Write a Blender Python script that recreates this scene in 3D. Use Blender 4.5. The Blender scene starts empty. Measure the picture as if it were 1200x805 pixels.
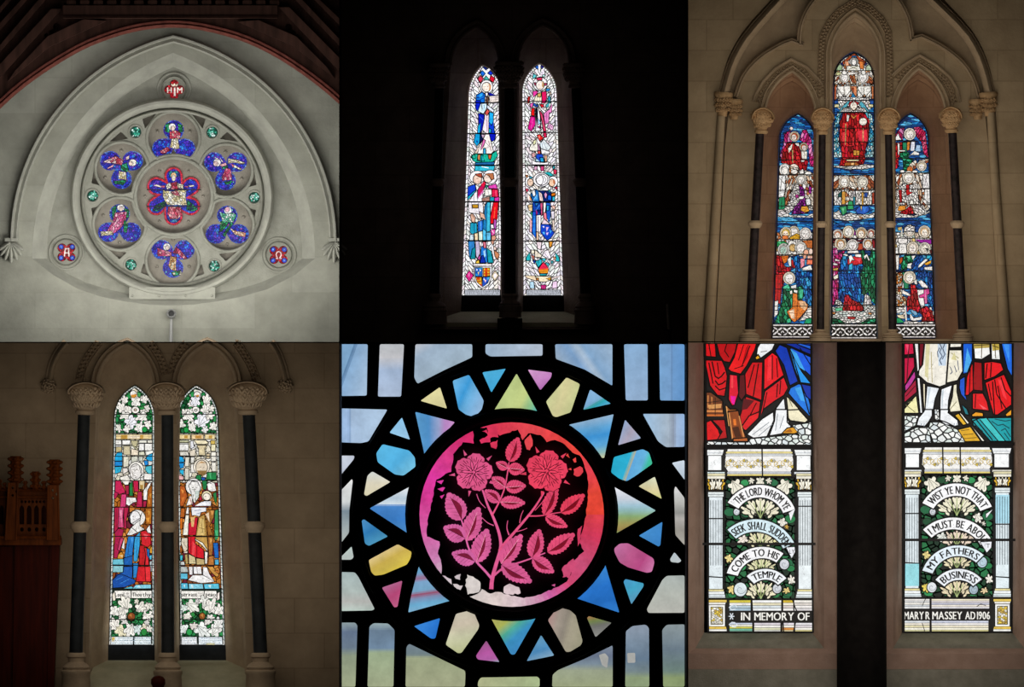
import bpy, math, random
from mathutils import Vector
from mathutils.geometry import tessellate_polygon

S = bpy.context.scene
C = S.collection
# ---------------------------------------------------------------- camera, world, lights, exposure
CAM_D = 150.0
cam_data = bpy.data.cameras.new('camera')
cam = bpy.data.objects.new('camera', cam_data)
C.objects.link(cam)
cam.location = (0, -CAM_D, 4.025)
cam.rotation_euler = (math.pi / 2, 0, 0)
cam_data.sensor_width = 36
cam_data.lens = 36 * CAM_D / 12.0
cam_data.clip_end = 500
S.camera = cam

world = bpy.data.worlds.new('world')
S.world = world
world.use_nodes = True
world.node_tree.nodes['Background'].inputs[0].default_value = (0.5, 0.6, 0.8, 1)
world.node_tree.nodes['Background'].inputs[1].default_value = 0.0
S.view_settings.view_transform = 'Standard'
S.view_settings.look = 'None'
S.view_settings.gamma = 1
S.view_settings.exposure = 0
S.view_settings.use_curve_mapping = False


def X(px):
    return (px - 600.0) / 100.0


def Z(py):
    return (805.0 - py) / 100.0


def lamp(name, px, py, y, tx, ty, power, size, sizey, col):
    """an unseen area light added inside the mouth of a bay, aimed at the wall point tx, ty"""
    d = bpy.data.lights.new(name, 'AREA')
    d.shape = 'RECTANGLE'
    d.size, d.size_y = size, sizey
    d.energy = power
    d.color = col
    o = bpy.data.objects.new(name, d)
    C.objects.link(o)
    o.location = (X(px), y, Z(py))
    t = Vector((X(tx), 0.0, Z(ty)))
    o.rotation_euler = (t - o.location).to_track_quat('-Z', 'Y').to_euler()
    return o


ADDED_LIGHTS = [  # unseen lights added to brighten the bays
    ('unseen_bay_light', 200, 215, -1.5, 200, 205, 31, 3.7, 3.4, (1.0, 0.99, 0.94)),
    ('unseen_bay_light', 200, 350, -1.45, 200, 200, 52, 3.2, 0.6, (1.0, 0.98, 0.92)),
    ('unseen_bay_light', 590, 220, -1.45, 590, 210, 0.8, 2.0, 3.0, (1.0, 0.85, 0.75)),
    ('unseen_bay_light', 1002, 215, -1.5, 1002, 205, 24, 3.7, 3.4, (1.0, 0.9, 0.74)),
    ('unseen_bay_light', 1002, 350, -1.45, 1002, 180, 13, 3.2, 0.8, (1.0, 0.84, 0.66)),
    ('unseen_bay_light', 200, 600, -1.5, 200, 600, 18, 3.7, 3.4, (1.0, 0.9, 0.75)),
    ('unseen_bay_light', 1002, 603, -1.5, 1002, 603, 40, 3.7, 3.4, (1.0, 0.89, 0.8)),
]
for a in ADDED_LIGHTS:
    lamp(*a)

# ---------------------------------------------------------------- helpers


def lin(h):
    h = h.lstrip('#')
    if len(h) == 3:
        h = ''.join(c * 2 for c in h)
    r = []
    for i in (0, 2, 4):
        v = int(h[i:i + 2], 16) / 255.0
        r.append(v / 12.92 if v <= 0.04045 else ((v + 0.055) / 1.055) ** 2.4)
    return (r[0], r[1], r[2], 1.0)


def nodes(name):
    m = bpy.data.materials.new(name)
    m.use_nodes = True
    nt = m.node_tree
    return m, nt, nt.nodes['Principled BSDF']


def link(nt, a, b):
    nt.links.new(a, b)


def stone(name, c1, c2, rough=0.9, scale=6.0, bump=0.25, blocks=None, mortar=None, brick_off=(0, 0)):
    """dressed stone: mottled colour, fine grain bump and, when blocks=(w, h) is given, thin ashlar joints"""
    m, nt, b = nodes(name)
    geo = nt.nodes.new('ShaderNodeNewGeometry')
    n1 = nt.nodes.new('ShaderNodeTexNoise')
    n1.inputs['Scale'].default_value = scale
    n1.inputs['Detail'].default_value = 6
    n1.inputs['Roughness'].default_value = 0.62
    link(nt, geo.outputs['Position'], n1.inputs['Vector'])
    ramp = nt.nodes.new('ShaderNodeValToRGB')
    ramp.color_ramp.elements[0].position = 0.3
    ramp.color_ramp.elements[1].position = 0.7
    ramp.color_ramp.elements[0].color = lin(c1)
    ramp.color_ramp.elements[1].color = lin(c2)
    link(nt, n1.outputs['Fac'], ramp.inputs['Fac'])
    col = ramp.outputs['Color']
    n2 = nt.nodes.new('ShaderNodeTexNoise')
    n2.inputs['Scale'].default_value = scale * 9
    n2.inputs['Detail'].default_value = 4
    link(nt, geo.outputs['Position'], n2.inputs['Vector'])
    bp = nt.nodes.new('ShaderNodeBump')
    bp.inputs['Strength'].default_value = bump
    bp.inputs['Distance'].default_value = 0.02
    link(nt, n2.outputs['Fac'], bp.inputs['Height'])
    nrm = bp.outputs['Normal']
    if blocks:
        sep = nt.nodes.new('ShaderNodeSeparateXYZ')
        link(nt, geo.outputs['Position'], sep.inputs[0])
        cmb = nt.nodes.new('ShaderNodeCombineXYZ')
        ax = nt.nodes.new('ShaderNodeMath'); ax.operation = 'ADD'; ax.inputs[1].default_value = brick_off[0]
        az = nt.nodes.new('ShaderNodeMath'); az.operation = 'ADD'; az.inputs[1].default_value = brick_off[1]
        link(nt, sep.outputs['X'], ax.inputs[0])
        link(nt, sep.outputs['Z'], az.inputs[0])
        link(nt, ax.outputs[0], cmb.inputs['X'])
        link(nt, az.outputs[0], cmb.inputs['Y'])
        br = nt.nodes.new('ShaderNodeTexBrick')
        br.inputs['Scale'].default_value = 1.0
        br.inputs['Brick Width'].default_value = blocks[0]
        br.inputs['Row Height'].default_value = blocks[1]
        br.inputs['Mortar Size'].default_value = 0.006
        br.inputs['Mortar Smooth'].default_value = 0.4
        br.inputs['Bias'].default_value = 0.0
        br.inputs['Color1'].default_value = (1, 1, 1, 1)
        br.inputs['Color2'].default_value = (0.86, 0.86, 0.85, 1)
        br.inputs['Mortar'].default_value = mortar or (0.62, 0.6, 0.57, 1)
        link(nt, cmb.outputs[0], br.inputs['Vector'])
        mx = nt.nodes.new('ShaderNodeMix')
        mx.data_type = 'RGBA'
        mx.blend_type = 'MULTIPLY'
        mx.inputs['Factor'].default_value = 1.0
        link(nt, col, mx.inputs['A'])
        link(nt, br.outputs['Color'], mx.inputs['B'])
        col = mx.outputs['Result']
    link(nt, col, b.inputs['Base Color'])
    link(nt, nrm, b.inputs['Normal'])
    b.inputs['Roughness'].default_value = rough
    b.inputs['Specular IOR Level'].default_value = 0.25
    return m


def marble(name, c1, c2, rough=0.25, scale=9.0, spec=0.5):
    m = stone(name, c1, c2, rough, scale, 0.03)
    m.node_tree.nodes['Principled BSDF'].inputs['Specular IOR Level'].default_value = spec
    return m


def wood(name, c1, c2, rough=0.6, sx=4.0, sz=0.6):
    m, nt, b = nodes(name)
    geo = nt.nodes.new('ShaderNodeNewGeometry')
    mp = nt.nodes.new('ShaderNodeMapping')
    mp.inputs['Scale'].default_value = (sx, sx, sz)
    link(nt, geo.outputs['Position'], mp.inputs['Vector'])
    n1 = nt.nodes.new('ShaderNodeTexNoise')
    n1.inputs['Scale'].default_value = 4.0
    n1.inputs['Detail'].default_value = 8
    link(nt, mp.outputs[0], n1.inputs['Vector'])
    ramp = nt.nodes.new('ShaderNodeValToRGB')
    ramp.color_ramp.elements[0].position = 0.32
    ramp.color_ramp.elements[1].position = 0.68
    ramp.color_ramp.elements[0].color = lin(c1)
    ramp.color_ramp.elements[1].color = lin(c2)
    link(nt, n1.outputs['Fac'], ramp.inputs['Fac'])
    link(nt, ramp.outputs['Color'], b.inputs['Base Color'])
    b.inputs['Roughness'].default_value = rough
    b.inputs['Specular IOR Level'].default_value = 0.08
    return m


def plain(name, c, rough=0.6, metal=0.0):
    m, nt, b = nodes(name)
    geo = nt.nodes.new('ShaderNodeNewGeometry')
    n1 = nt.nodes.new('ShaderNodeTexNoise')
    n1.inputs['Scale'].default_value = 25
    link(nt, geo.outputs['Position'], n1.inputs['Vector'])
    ramp = nt.nodes.new('ShaderNodeValToRGB')
    l = lin(c)
    ramp.color_ramp.elements[0].color = (l[0] * .8, l[1] * .8, l[2] * .8, 1)
    ramp.color_ramp.elements[1].color = (min(1, l[0] * 1.2), min(1, l[1] * 1.2), min(1, l[2] * 1.2), 1)
    link(nt, n1.outputs['Fac'], ramp.inputs['Fac'])
    link(nt, ramp.outputs['Color'], b.inputs['Base Color'])
    b.inputs['Roughness'].default_value = rough
    b.inputs['Metallic'].default_value = metal
    return m


def stained(name, scale, amount, strength=1.0, trace=0.0, tscale=40.0, tdark=0.35):
    """glass lit from outside: the colour of each piece with streaks and bubbles in the glass"""
    m, nt, b = nodes(name)
    at = nt.nodes.new('ShaderNodeAttribute')
    at.attribute_name = 'glass_colour'
    geo = nt.nodes.new('ShaderNodeNewGeometry')
    n1 = nt.nodes.new('ShaderNodeTexNoise')
    n1.inputs['Scale'].default_value = scale
    n1.inputs['Detail'].default_value = 5
    n1.inputs['Roughness'].default_value = 0.65
    link(nt, geo.outputs['Position'], n1.inputs['Vector'])
    mr = nt.nodes.new('ShaderNodeMapRange')
    mr.inputs['From Min'].default_value = 0.3
    mr.inputs['From Max'].default_value = 0.7
    mr.inputs['To Min'].default_value = 1.0 - amount
    mr.inputs['To Max'].default_value = 1.0 + amount * 0.9
    link(nt, n1.outputs['Fac'], mr.inputs['Value'])
    fac = mr.outputs[0]
    if trace > 0:
        # thin brushed lines of dark glass paint
        n3 = nt.nodes.new('ShaderNodeTexNoise')
        n3.inputs['Scale'].default_value = tscale
        n3.inputs['Detail'].default_value = 1
        link(nt, geo.outputs['Position'], n3.inputs['Vector'])
        sb = nt.nodes.new('ShaderNodeMath'); sb.operation = 'SUBTRACT'; sb.inputs[1].default_value = 0.5
        link(nt, n3.outputs['Fac'], sb.inputs[0])
        ab = nt.nodes.new('ShaderNodeMath'); ab.operation = 'ABSOLUTE'
        link(nt, sb.outputs[0], ab.inputs[0])
        m2 = nt.nodes.new('ShaderNodeMapRange')
        m2.inputs['From Min'].default_value = 0.0
        m2.inputs['From Max'].default_value = trace
        m2.inputs['To Min'].default_value = tdark
        m2.inputs['To Max'].default_value = 1.0
        link(nt, ab.outputs[0], m2.inputs['Value'])
        ml = nt.nodes.new('ShaderNodeMath'); ml.operation = 'MULTIPLY'
        link(nt, mr.outputs[0], ml.inputs[0])
        link(nt, m2.outputs[0], ml.inputs[1])
        fac = ml.outputs[0]
    mx = nt.nodes.new('ShaderNodeVectorMath')
    mx.operation = 'SCALE'
    link(nt, at.outputs['Color'], mx.inputs[0])
    link(nt, fac, mx.inputs['Scale'])
    link(nt, mx.outputs[0], b.inputs['Emission Color'])
    b.inputs['Emission Strength'].default_value = strength
    b.inputs['Base Color'].default_value = (0.02, 0.02, 0.02, 1)
    b.inputs['Roughness'].default_value = 0.3
    b.inputs['Specular IOR Level'].default_value = 0.2
    return m


class MB:
    """collects faces in world coordinates and links them as one mesh object"""

    def __init__(self):
        self.v, self.f, self.c, self.m = [], [], [], []

    def add(self, verts, faces, col=None, mat=0):
        k = len(self.v)
        self.v += verts
        for f in faces:
            self.f.append(tuple(i + k for i in f))
            self.c.append(col)
            self.m.append(mat)

    def build(self, name, mats, parent=None, smooth=None):
        me = bpy.data.meshes.new(name)
        off = Vector((0, 0, 0))
        if parent is not None:
            p = parent
            while p is not None:
                off += Vector(p.location)
                p = p.parent
        elif self.v:
            xs, ys, zs = zip(*self.v)
            off = Vector(((min(xs) + max(xs)) / 2, (min(ys) + max(ys)) / 2, min(zs)))
        me.from_pydata([(a - off.x, b - off.y, c - off.z) for a, b, c in self.v], [], self.f)
        if not isinstance(mats, (list, tuple)):
            mats = [mats]
        for m in mats:
            me.materials.append(m)
        if len(mats) > 1:
            me.polygons.foreach_set('material_index', self.m)
        if any(c is not None for c in self.c):
            at = me.attributes.new('glass_colour', 'FLOAT_COLOR', 'FACE')
            flat = []
            for c in self.c:
                flat += list(c or (0, 0, 0, 1))
            at.data.foreach_set('color', flat)
        me.update()
        if smooth:
            me.shade_smooth()
            me.set_sharp_from_angle(angle=math.radians(smooth))
        o = bpy.data.objects.new(name, me)
        C.objects.link(o)
        if parent is not None:
            o.parent = parent
        else:
            o.location = off
        return o

    def loft(self, A, ya, B, yb, closed=False):
        n = len(A)
        v = [(X(p[0]), ya, Z(p[1])) for p in A] + [(X(p[0]), yb, Z(p[1])) for p in B]
        self.add(v, [(i, (i + 1) % n, n + (i + 1) % n, n + i) for i in range(n if closed else n - 1)])

    # ---- shapes, all in photograph pixels on the wall plane plus a depth y in metres
    def prism(self, outer, holes=(), y0=0.0, y1=0.1, sides=True, back=False):
        loops = [list(outer)] + [list(h) for h in holes]
        vs = [[Vector((X(p[0]), Z(p[1]), 0)) for p in lp] for lp in loops]
        tris = tessellate_polygon(vs)
        flat = [p for lp in vs for p in lp]
        n = len(flat)
        verts = [(p.x, y0, p.y) for p in flat]
        fs = []
        for t in tris:
            a, b, c = (flat[i] for i in t)
            cr = (b.x - a.x) * (c.y - a.y) - (b.y - a.y) * (c.x - a.x)
            if abs(cr) < 1e-12:
                continue
            fs.append(tuple(t) if cr > 0 else tuple(reversed(t)))
        self.add(verts, fs)
        if sides:
            k = 0
            for lp in vs:
                m = len(lp)
                ar = sum(lp[i].x * lp[(i + 1) % m].y - lp[(i + 1) % m].x * lp[i].y for i in range(m))
                vv = [(p.x, y0, p.y) for p in lp] + [(p.x, y1, p.y) for p in lp]
                ff = []
                for i in range(m):
                    j = (i + 1) % m
                    q = (i, i + m, j + m, j)
                    outerloop = (k == 0)
                    ff.append(q if (ar > 0) == outerloop else tuple(reversed(q)))
                self.add(vv, ff)
                k += 1
        if back:
            self.add([(p.x, y1, p.y) for p in flat], [tuple(reversed(f)) for f in fs])

    def box(self, x0, y0, x1, y1, d0, d1):
        self.prism([(x0, y0), (x1, y0), (x1, y1), (x0, y1)], (), d0, d1, True, True)

    def sweep(self, path, prof, closed=False, caps=True):
        """profile points (offset to the left of the path in px, depth y) carried along a path in px"""
        n = len(path)
        rows = []
        for i, p in enumerate(path):
            a = path[i - 1] if (i > 0 or closed) else None
            b = path[(i + 1) % n] if (i < n - 1 or closed) else None
            def nn(u, v):
                dx, dy = v[0] - u[0], v[1] - u[1]
                l = math.hypot(dx, dy) or 1
                return (dy / l, -dx / l)
            if a and b:
                n1, n2 = nn(a, p), nn(p, b)
                mx, my = n1[0] + n2[0], n1[1] + n2[1]
                l2 = mx * mx + my * my
                s = 2.0 / l2 if l2 > 0.35 else 2 / 0.35
                mx, my = mx * s, my * s
            else:
                mx, my = nn(a or p, b or p) if (a is None or b is None) and (a or b) else (0, 0)
                if a is None:
                    mx, my = nn(p, b)
                elif b is None:
                    mx, my = nn(a, p)
            rows.append([(X(p[0] + mx * o), y, Z(p[1] + my * o)) for o, y in prof])
        k = len(prof)
        verts = [v for r in rows for v in r]
        fs = []
        for i in range(n if closed else n - 1):
            j = (i + 1) % n
            for q in range(k - 1):
                fs.append((i * k + q, i * k + q + 1, j * k + q + 1, j * k + q))
        self.add(verts, fs)
        if caps and not closed:
            self.add(rows[0], [tuple(range(k))])
            self.add(rows[-1], [tuple(reversed(range(k)))])

    def lathe(self, p0, p1, yc, prof, n=24, sq=1.0):
        """turned shape about the axis p0-p1 (px); profile (t along the axis, radius px)"""
        ax, az = X(p1[0]) - X(p0[0]), Z(p1[1]) - Z(p0[1])
        L = math.hypot(ax, az) or 1
        ux, uz = ax / L, az / L
        nx, nz = uz, -ux
        k = len(prof)
        verts = []
        for i in range(n):
            a = 2 * math.pi * i / n
            for t, r in prof:
                cx, cz = X(p0[0]) + ax * t, Z(p0[1]) + az * t
                rr = r / 100.0
                verts.append((cx + nx * rr * math.cos(a), yc - rr * math.sin(a) * sq, cz + nz * rr * math.cos(a)))
        fs = []
        for i in range(n):
            j = (i + 1) % n
            for q in range(k - 1):
                fs.append((i * k + q, j * k + q, j * k + q + 1, i * k + q + 1))
        self.add(verts, fs)
        self.add([verts[i * k] for i in range(n)], [tuple(range(n))])
        self.add([verts[i * k + k - 1] for i in range(n)], [tuple(reversed(range(n)))])

    def blob(self, cx, cy, y, rx, ry, rd, ang=0.0, nu=8, nv=6):
        """rounded lump of leaf carving"""
        ca, sa = math.cos(ang), math.sin(ang)
        verts = []
        for j in range(nv + 1):
            ph = math.pi * j / nv
            for i in range(nu):
                th = 2 * math.pi * i / nu
                a = rx * math.sin(ph) * math.cos(th)
                b = ry * math.cos(ph)
                d = rd * math.sin(ph) * math.sin(th)
                verts.append((X(cx + a * ca - b * sa), y - d / 100.0, Z(cy + a * sa + b * ca)))
        fs = []
        for j in range(nv):
            for i in range(nu):
                k = (i + 1) % nu
                fs.append((j * nu + i, j * nu + k, (j + 1) * nu + k, (j + 1) * nu + i))
        self.add(verts, fs)

    def ribbon(self, pts, w, y, col=None, mat=0, closed=False, thick=0.0):
        n = len(pts)
        if n < 2:
            return
        L, R = [], []
        for i, p in enumerate(pts):
            a = pts[i - 1] if (i > 0 or closed) else None
            b = pts[(i + 1) % n] if (i < n - 1 or closed) else None
            def nn(u, v):
                dx, dy = v[0] - u[0], v[1] - u[1]
                l = math.hypot(dx, dy) or 1
                return (dy / l, -dx / l)
            if a and b:
                n1, n2 = nn(a, p), nn(p, b)
                mx, my = n1[0] + n2[0], n1[1] + n2[1]
                l2 = mx * mx + my * my
                s = 2 / max(l2, 1.0)
                mx, my = mx * s, my * s
            elif b:
                mx, my = nn(p, b)
            else:
                mx, my = nn(a, p)
            L.append((p[0] + mx * w / 2, p[1] + my * w / 2))
            R.append((p[0] - mx * w / 2, p[1] - my * w / 2))
        verts = [(X(q[0]), y, Z(q[1])) for q in L] + [(X(q[0]), y, Z(q[1])) for q in R]
        fs = []
        for i in range(n if closed else n - 1):
            j = (i + 1) % n
            fs.append((i, j, j + n, i + n))
        self.add(verts, fs, col, mat)


def tag(o, label=None, cat=None, group=None, kind=None):
    if label: o['label'] = label
    if cat: o['category'] = cat
    if group: o['group'] = group
    if kind: o['kind'] = kind
    return o


def empty(name, px, py, y, label, cat, group=None):
    o = bpy.data.objects.new(name, None)
    C.objects.link(o)
    o.location = (X(px), y, Z(py))
    o.empty_display_size = 0.1
    return tag(o, label, cat, group)


def struct(mb, name, mat, smooth=None):
    return tag(mb.build(name, mat, None, smooth), kind='structure')


# ---- outlines in px
def arch_pts(xl, xr, ys, xa, ya, n=14):
    """pointed arch from the left springing over the apex to the right one"""
    h = ys - ya
    out = []
    w = xa - xl
    r = (w * w + h * h) / (2 * w)
    A = math.asin(min(1, h / r)) if r >= h else math.pi / 2
    if h > r: A = math.pi - math.asin(min(1, h / r))
    for i in range(n + 1):
        a = A * i / n
        out.append((xl + r - r * math.cos(a), ys - r * math.sin(a)))
    out[-1] = (xa, ya)
    w = xr - xa
    r = (w * w + h * h) / (2 * w)
    A = math.asin(min(1, h / r))
    for i in range(n - 1, -1, -1):
        a = A * i / n
        out.append((xr - r + r * math.cos(a), ys - r * math.sin(a)))
    return out


def lancet(xlb, xrb, yb, xl, xr, ys, xa, ya, n=14):
    return [(xlb, yb)] + arch_pts(xl, xr, ys, xa, ya, n) + [(xrb, yb)]


def circ(cx, cy, rx, ry=None, n=40, a0=0.0, a1=2 * math.pi, close=True):
    ry = rx if ry is None else ry
    m = n if close else n + 1
    return [(cx + rx * math.cos(a0 + (a1 - a0) * i / n), cy + ry * math.sin(a0 + (a1 - a0) * i / n)) for i in range(m)]


def foil(cx, cy, n, d, r, rot, sx=1.0, sy=1.0, seg=12):
    """outline of n round lobes of radius r whose centres lie at distance d"""
    pts = []
    half = math.pi / n
    # the lobes meet on the bisectors
    t = d * math.cos(half) 
    s = r * r - (d * math.sin(half)) ** 2
    m = t + math.sqrt(max(s, 0.0))
    for k in range(n):
        a = rot + 2 * math.pi * k / n
        lx, ly = d * math.cos(a), d * math.sin(a)
        p0 = (m * math.cos(a - half) - lx, m * math.sin(a - half) - ly)
        p1 = (m * math.cos(a + half) - lx, m * math.sin(a + half) - ly)
        b0 = math.atan2(p0[1], p0[0])
        b1 = math.atan2(p1[1], p1[0])
        while b1 < b0: b1 += 2 * math.pi
        for i in range(seg):
            b = b0 + (b1 - b0) * i / seg
            pts.append((cx + sx * (lx + r * math.cos(b)), cy + sy * (ly + r * math.sin(b))))
    return pts


def inset(poly, d):
    """polygon moved inward by d px"""
    n = len(poly)
    ar = sum(poly[i][0] * poly[(i + 1) % n][1] - poly[(i + 1) % n][0] * poly[i][1] for i in range(n))
    sg = 1 if ar > 0 else -1
    out = []
    for i in range(n):
        a, p, b = poly[i - 1], poly[i], poly[(i + 1) % n]
        def nn(u, v):
            dx, dy = v[0] - u[0], v[1] - u[1]
            l = math.hypot(dx, dy) or 1
            return (-dy / l * sg, dx / l * sg)
        n1, n2 = nn(a, p), nn(p, b)
        mx, my = n1[0] + n2[0], n1[1] + n2[1]
        l2 = max(mx * mx + my * my, 0.5)
        out.append((p[0] + mx * 2 * d / l2, p[1] + my * 2 * d / l2))
    return out


def rounded(poly, r, seg=4):
    """polygon with its corners rounded by r px"""
    out = []
    n = len(poly)
    for i in range(n):
        a, p, b = poly[i - 1], poly[i], poly[(i + 1) % n]
        la = math.hypot(a[0] - p[0], a[1] - p[1]) or 1
        lb = math.hypot(b[0] - p[0], b[1] - p[1]) or 1
        k = min(r, la * .45, lb * .45)
        u = (p[0] + (a[0] - p[0]) / la * k, p[1] + (a[1] - p[1]) / la * k)
        v = (p[0] + (b[0] - p[0]) / lb * k, p[1] + (b[1] - p[1]) / lb * k)
        for j in range(seg + 1):
            t = j / seg
            out.append(((1 - t) ** 2 * u[0] + 2 * t * (1 - t) * p[0] + t * t * v[0], (1 - t) ** 2 * u[1] + 2 * t * (1 - t) * p[1] + t * t * v[1]))
    return out


def clip_half(poly, px, py, nx, ny):
    """keep the side where (p - P).n <= 0"""
    out = []
    m = len(poly)
    for i in range(m):
        a, b = poly[i], poly[(i + 1) % m]
        da = (a[0] - px) * nx + (a[1] - py) * ny
        db = (b[0] - px) * nx + (b[1] - py) * ny
        if da <= 0:
            out.append(a)
        if (da < 0 < db) or (db < 0 < da):
            t = da / (da - db)
            out.append((a[0] + (b[0] - a[0]) * t, a[1] + (b[1] - a[1]) * t))
    return out


def inside(p, poly):
    c = False
    n = len(poly)
    j = n - 1
    for i in range(n):
        if (poly[i][1] > p[1]) != (poly[j][1] > p[1]) and \
           p[0] < (poly[j][0] - poly[i][0]) * (p[1] - poly[i][1]) / (poly[j][1] - poly[i][1] + 1e-12) + poly[i][0]:
            c = not c
        j = i
    return c


def cells(region, size, stretch=1.0, ang=0.0, rnd=None, jit=0.42):
    """the region cut into irregular glass pieces"""
    rnd = rnd or random.Random(1)
    ca, sa = math.cos(ang), math.sin(ang)
    def f(p): return ((p[0] * ca + p[1] * sa) / stretch, -p[0] * sa + p[1] * ca)
    def g(p): return (p[0] * stretch * ca - p[1] * sa, p[0] * stretch * sa + p[1] * ca)
    R = [f(p) for p in region]
    x0 = min(p[0] for p in R); x1 = max(p[0] for p in R)
    y0 = min(p[1] for p in R); y1 = max(p[1] for p in R)
    nx = int((x1 - x0) / size) + 3
    ny = int((y1 - y0) / size) + 3
    seeds = {}
    for j in range(ny):
        for i in range(nx):
            seeds[i, j] = (x0 + (i - 1 + (0.5 if j % 2 else 0) + rnd.uniform(-jit, jit)) * size,
                           y0 + (j - 1 + rnd.uniform(-jit, jit)) * size)
    out = []
    for (i, j), s in seeds.items():
        poly = R
        for dj in range(-2, 3):
            for di in range(-2, 3):
                if not di and not dj: continue
                t = seeds.get((i + di, j + dj))
                if t is None: continue
                poly = clip_half(poly, (s[0] + t[0]) / 2, (s[1] + t[1]) / 2, t[0] - s[0], t[1] - s[1])
                if len(poly) < 3: break
            if len(poly) < 3: break
        if len(poly) >= 3:
            ar = abs(sum(poly[q][0] * poly[(q + 1) % len(poly)][1] - poly[(q + 1) % len(poly)][0] * poly[q][1] for q in range(len(poly))))
            if ar > size * size * 0.04:
                out.append([g(p) for p in poly])
    return out


GLYPHS = {}


def glyph(ch):
    """outline of one character as flat faces: vertices, faces, advance"""
    if ch not in GLYPHS:
        cu = bpy.data.curves.new('glyph', 'FONT')
        cu.body = ch
        cu.resolution_u = 3
        ob = bpy.data.objects.new('glyph', cu)
        me = bpy.data.meshes.new_from_object(ob)
        vs = [(v.co.x, v.co.y) for v in me.vertices]
        fs = [tuple(p.vertices) for p in me.polygons]
        x0 = min((v[0] for v in vs), default=0)
        x1 = max((v[0] for v in vs), default=0.25)
        vs = [(v[0] - x0, v[1]) for v in vs]
        GLYPHS[ch] = (vs, fs, x1 - x0)
        bpy.data.meshes.remove(me)
        bpy.data.objects.remove(ob)
        bpy.data.curves.remove(cu)
    return GLYPHS[ch]


def circle3(a, b, c):
    d = 2 * (a[0] * (b[1] - c[1]) + b[0] * (c[1] - a[1]) + c[0] * (a[1] - b[1]))
    q = [p[0] ** 2 + p[1] ** 2 for p in (a, b, c)]
    ux = (q[0] * (b[1] - c[1]) + q[1] * (c[1] - a[1]) + q[2] * (a[1] - b[1])) / d
    uy = (q[0] * (c[0] - b[0]) + q[1] * (a[0] - c[0]) + q[2] * (b[0] - a[0])) / d
    return ux, uy, math.hypot(a[0] - ux, a[1] - uy)


def leaf_pts(cx, cy, r, ang, lobes=5, fat=0.75):
    """outline of a lobed leaf whose stalk lies at its base"""
    pts = []
    n = lobes * 5
    for i in range(n + 1):
        t = i / n
        th = -2.5 + 5.0 * t
        k = abs(math.sin(math.pi * lobes * t))
        rr = r * (0.62 + 0.42 * k ** 0.8) * (0.76 + 0.24 * math.cos(th * 0.6))
        pts.append((rr * math.cos(th), fat * rr * math.sin(th)))
    pts.append((-r * 0.62, 0))
    ca, sa = math.cos(ang), math.sin(ang)
    return [(cx + u * ca - v * sa, cy + u * sa + v * ca) for u, v in pts]


LEAD = None
STEP = 0.00035


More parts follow.
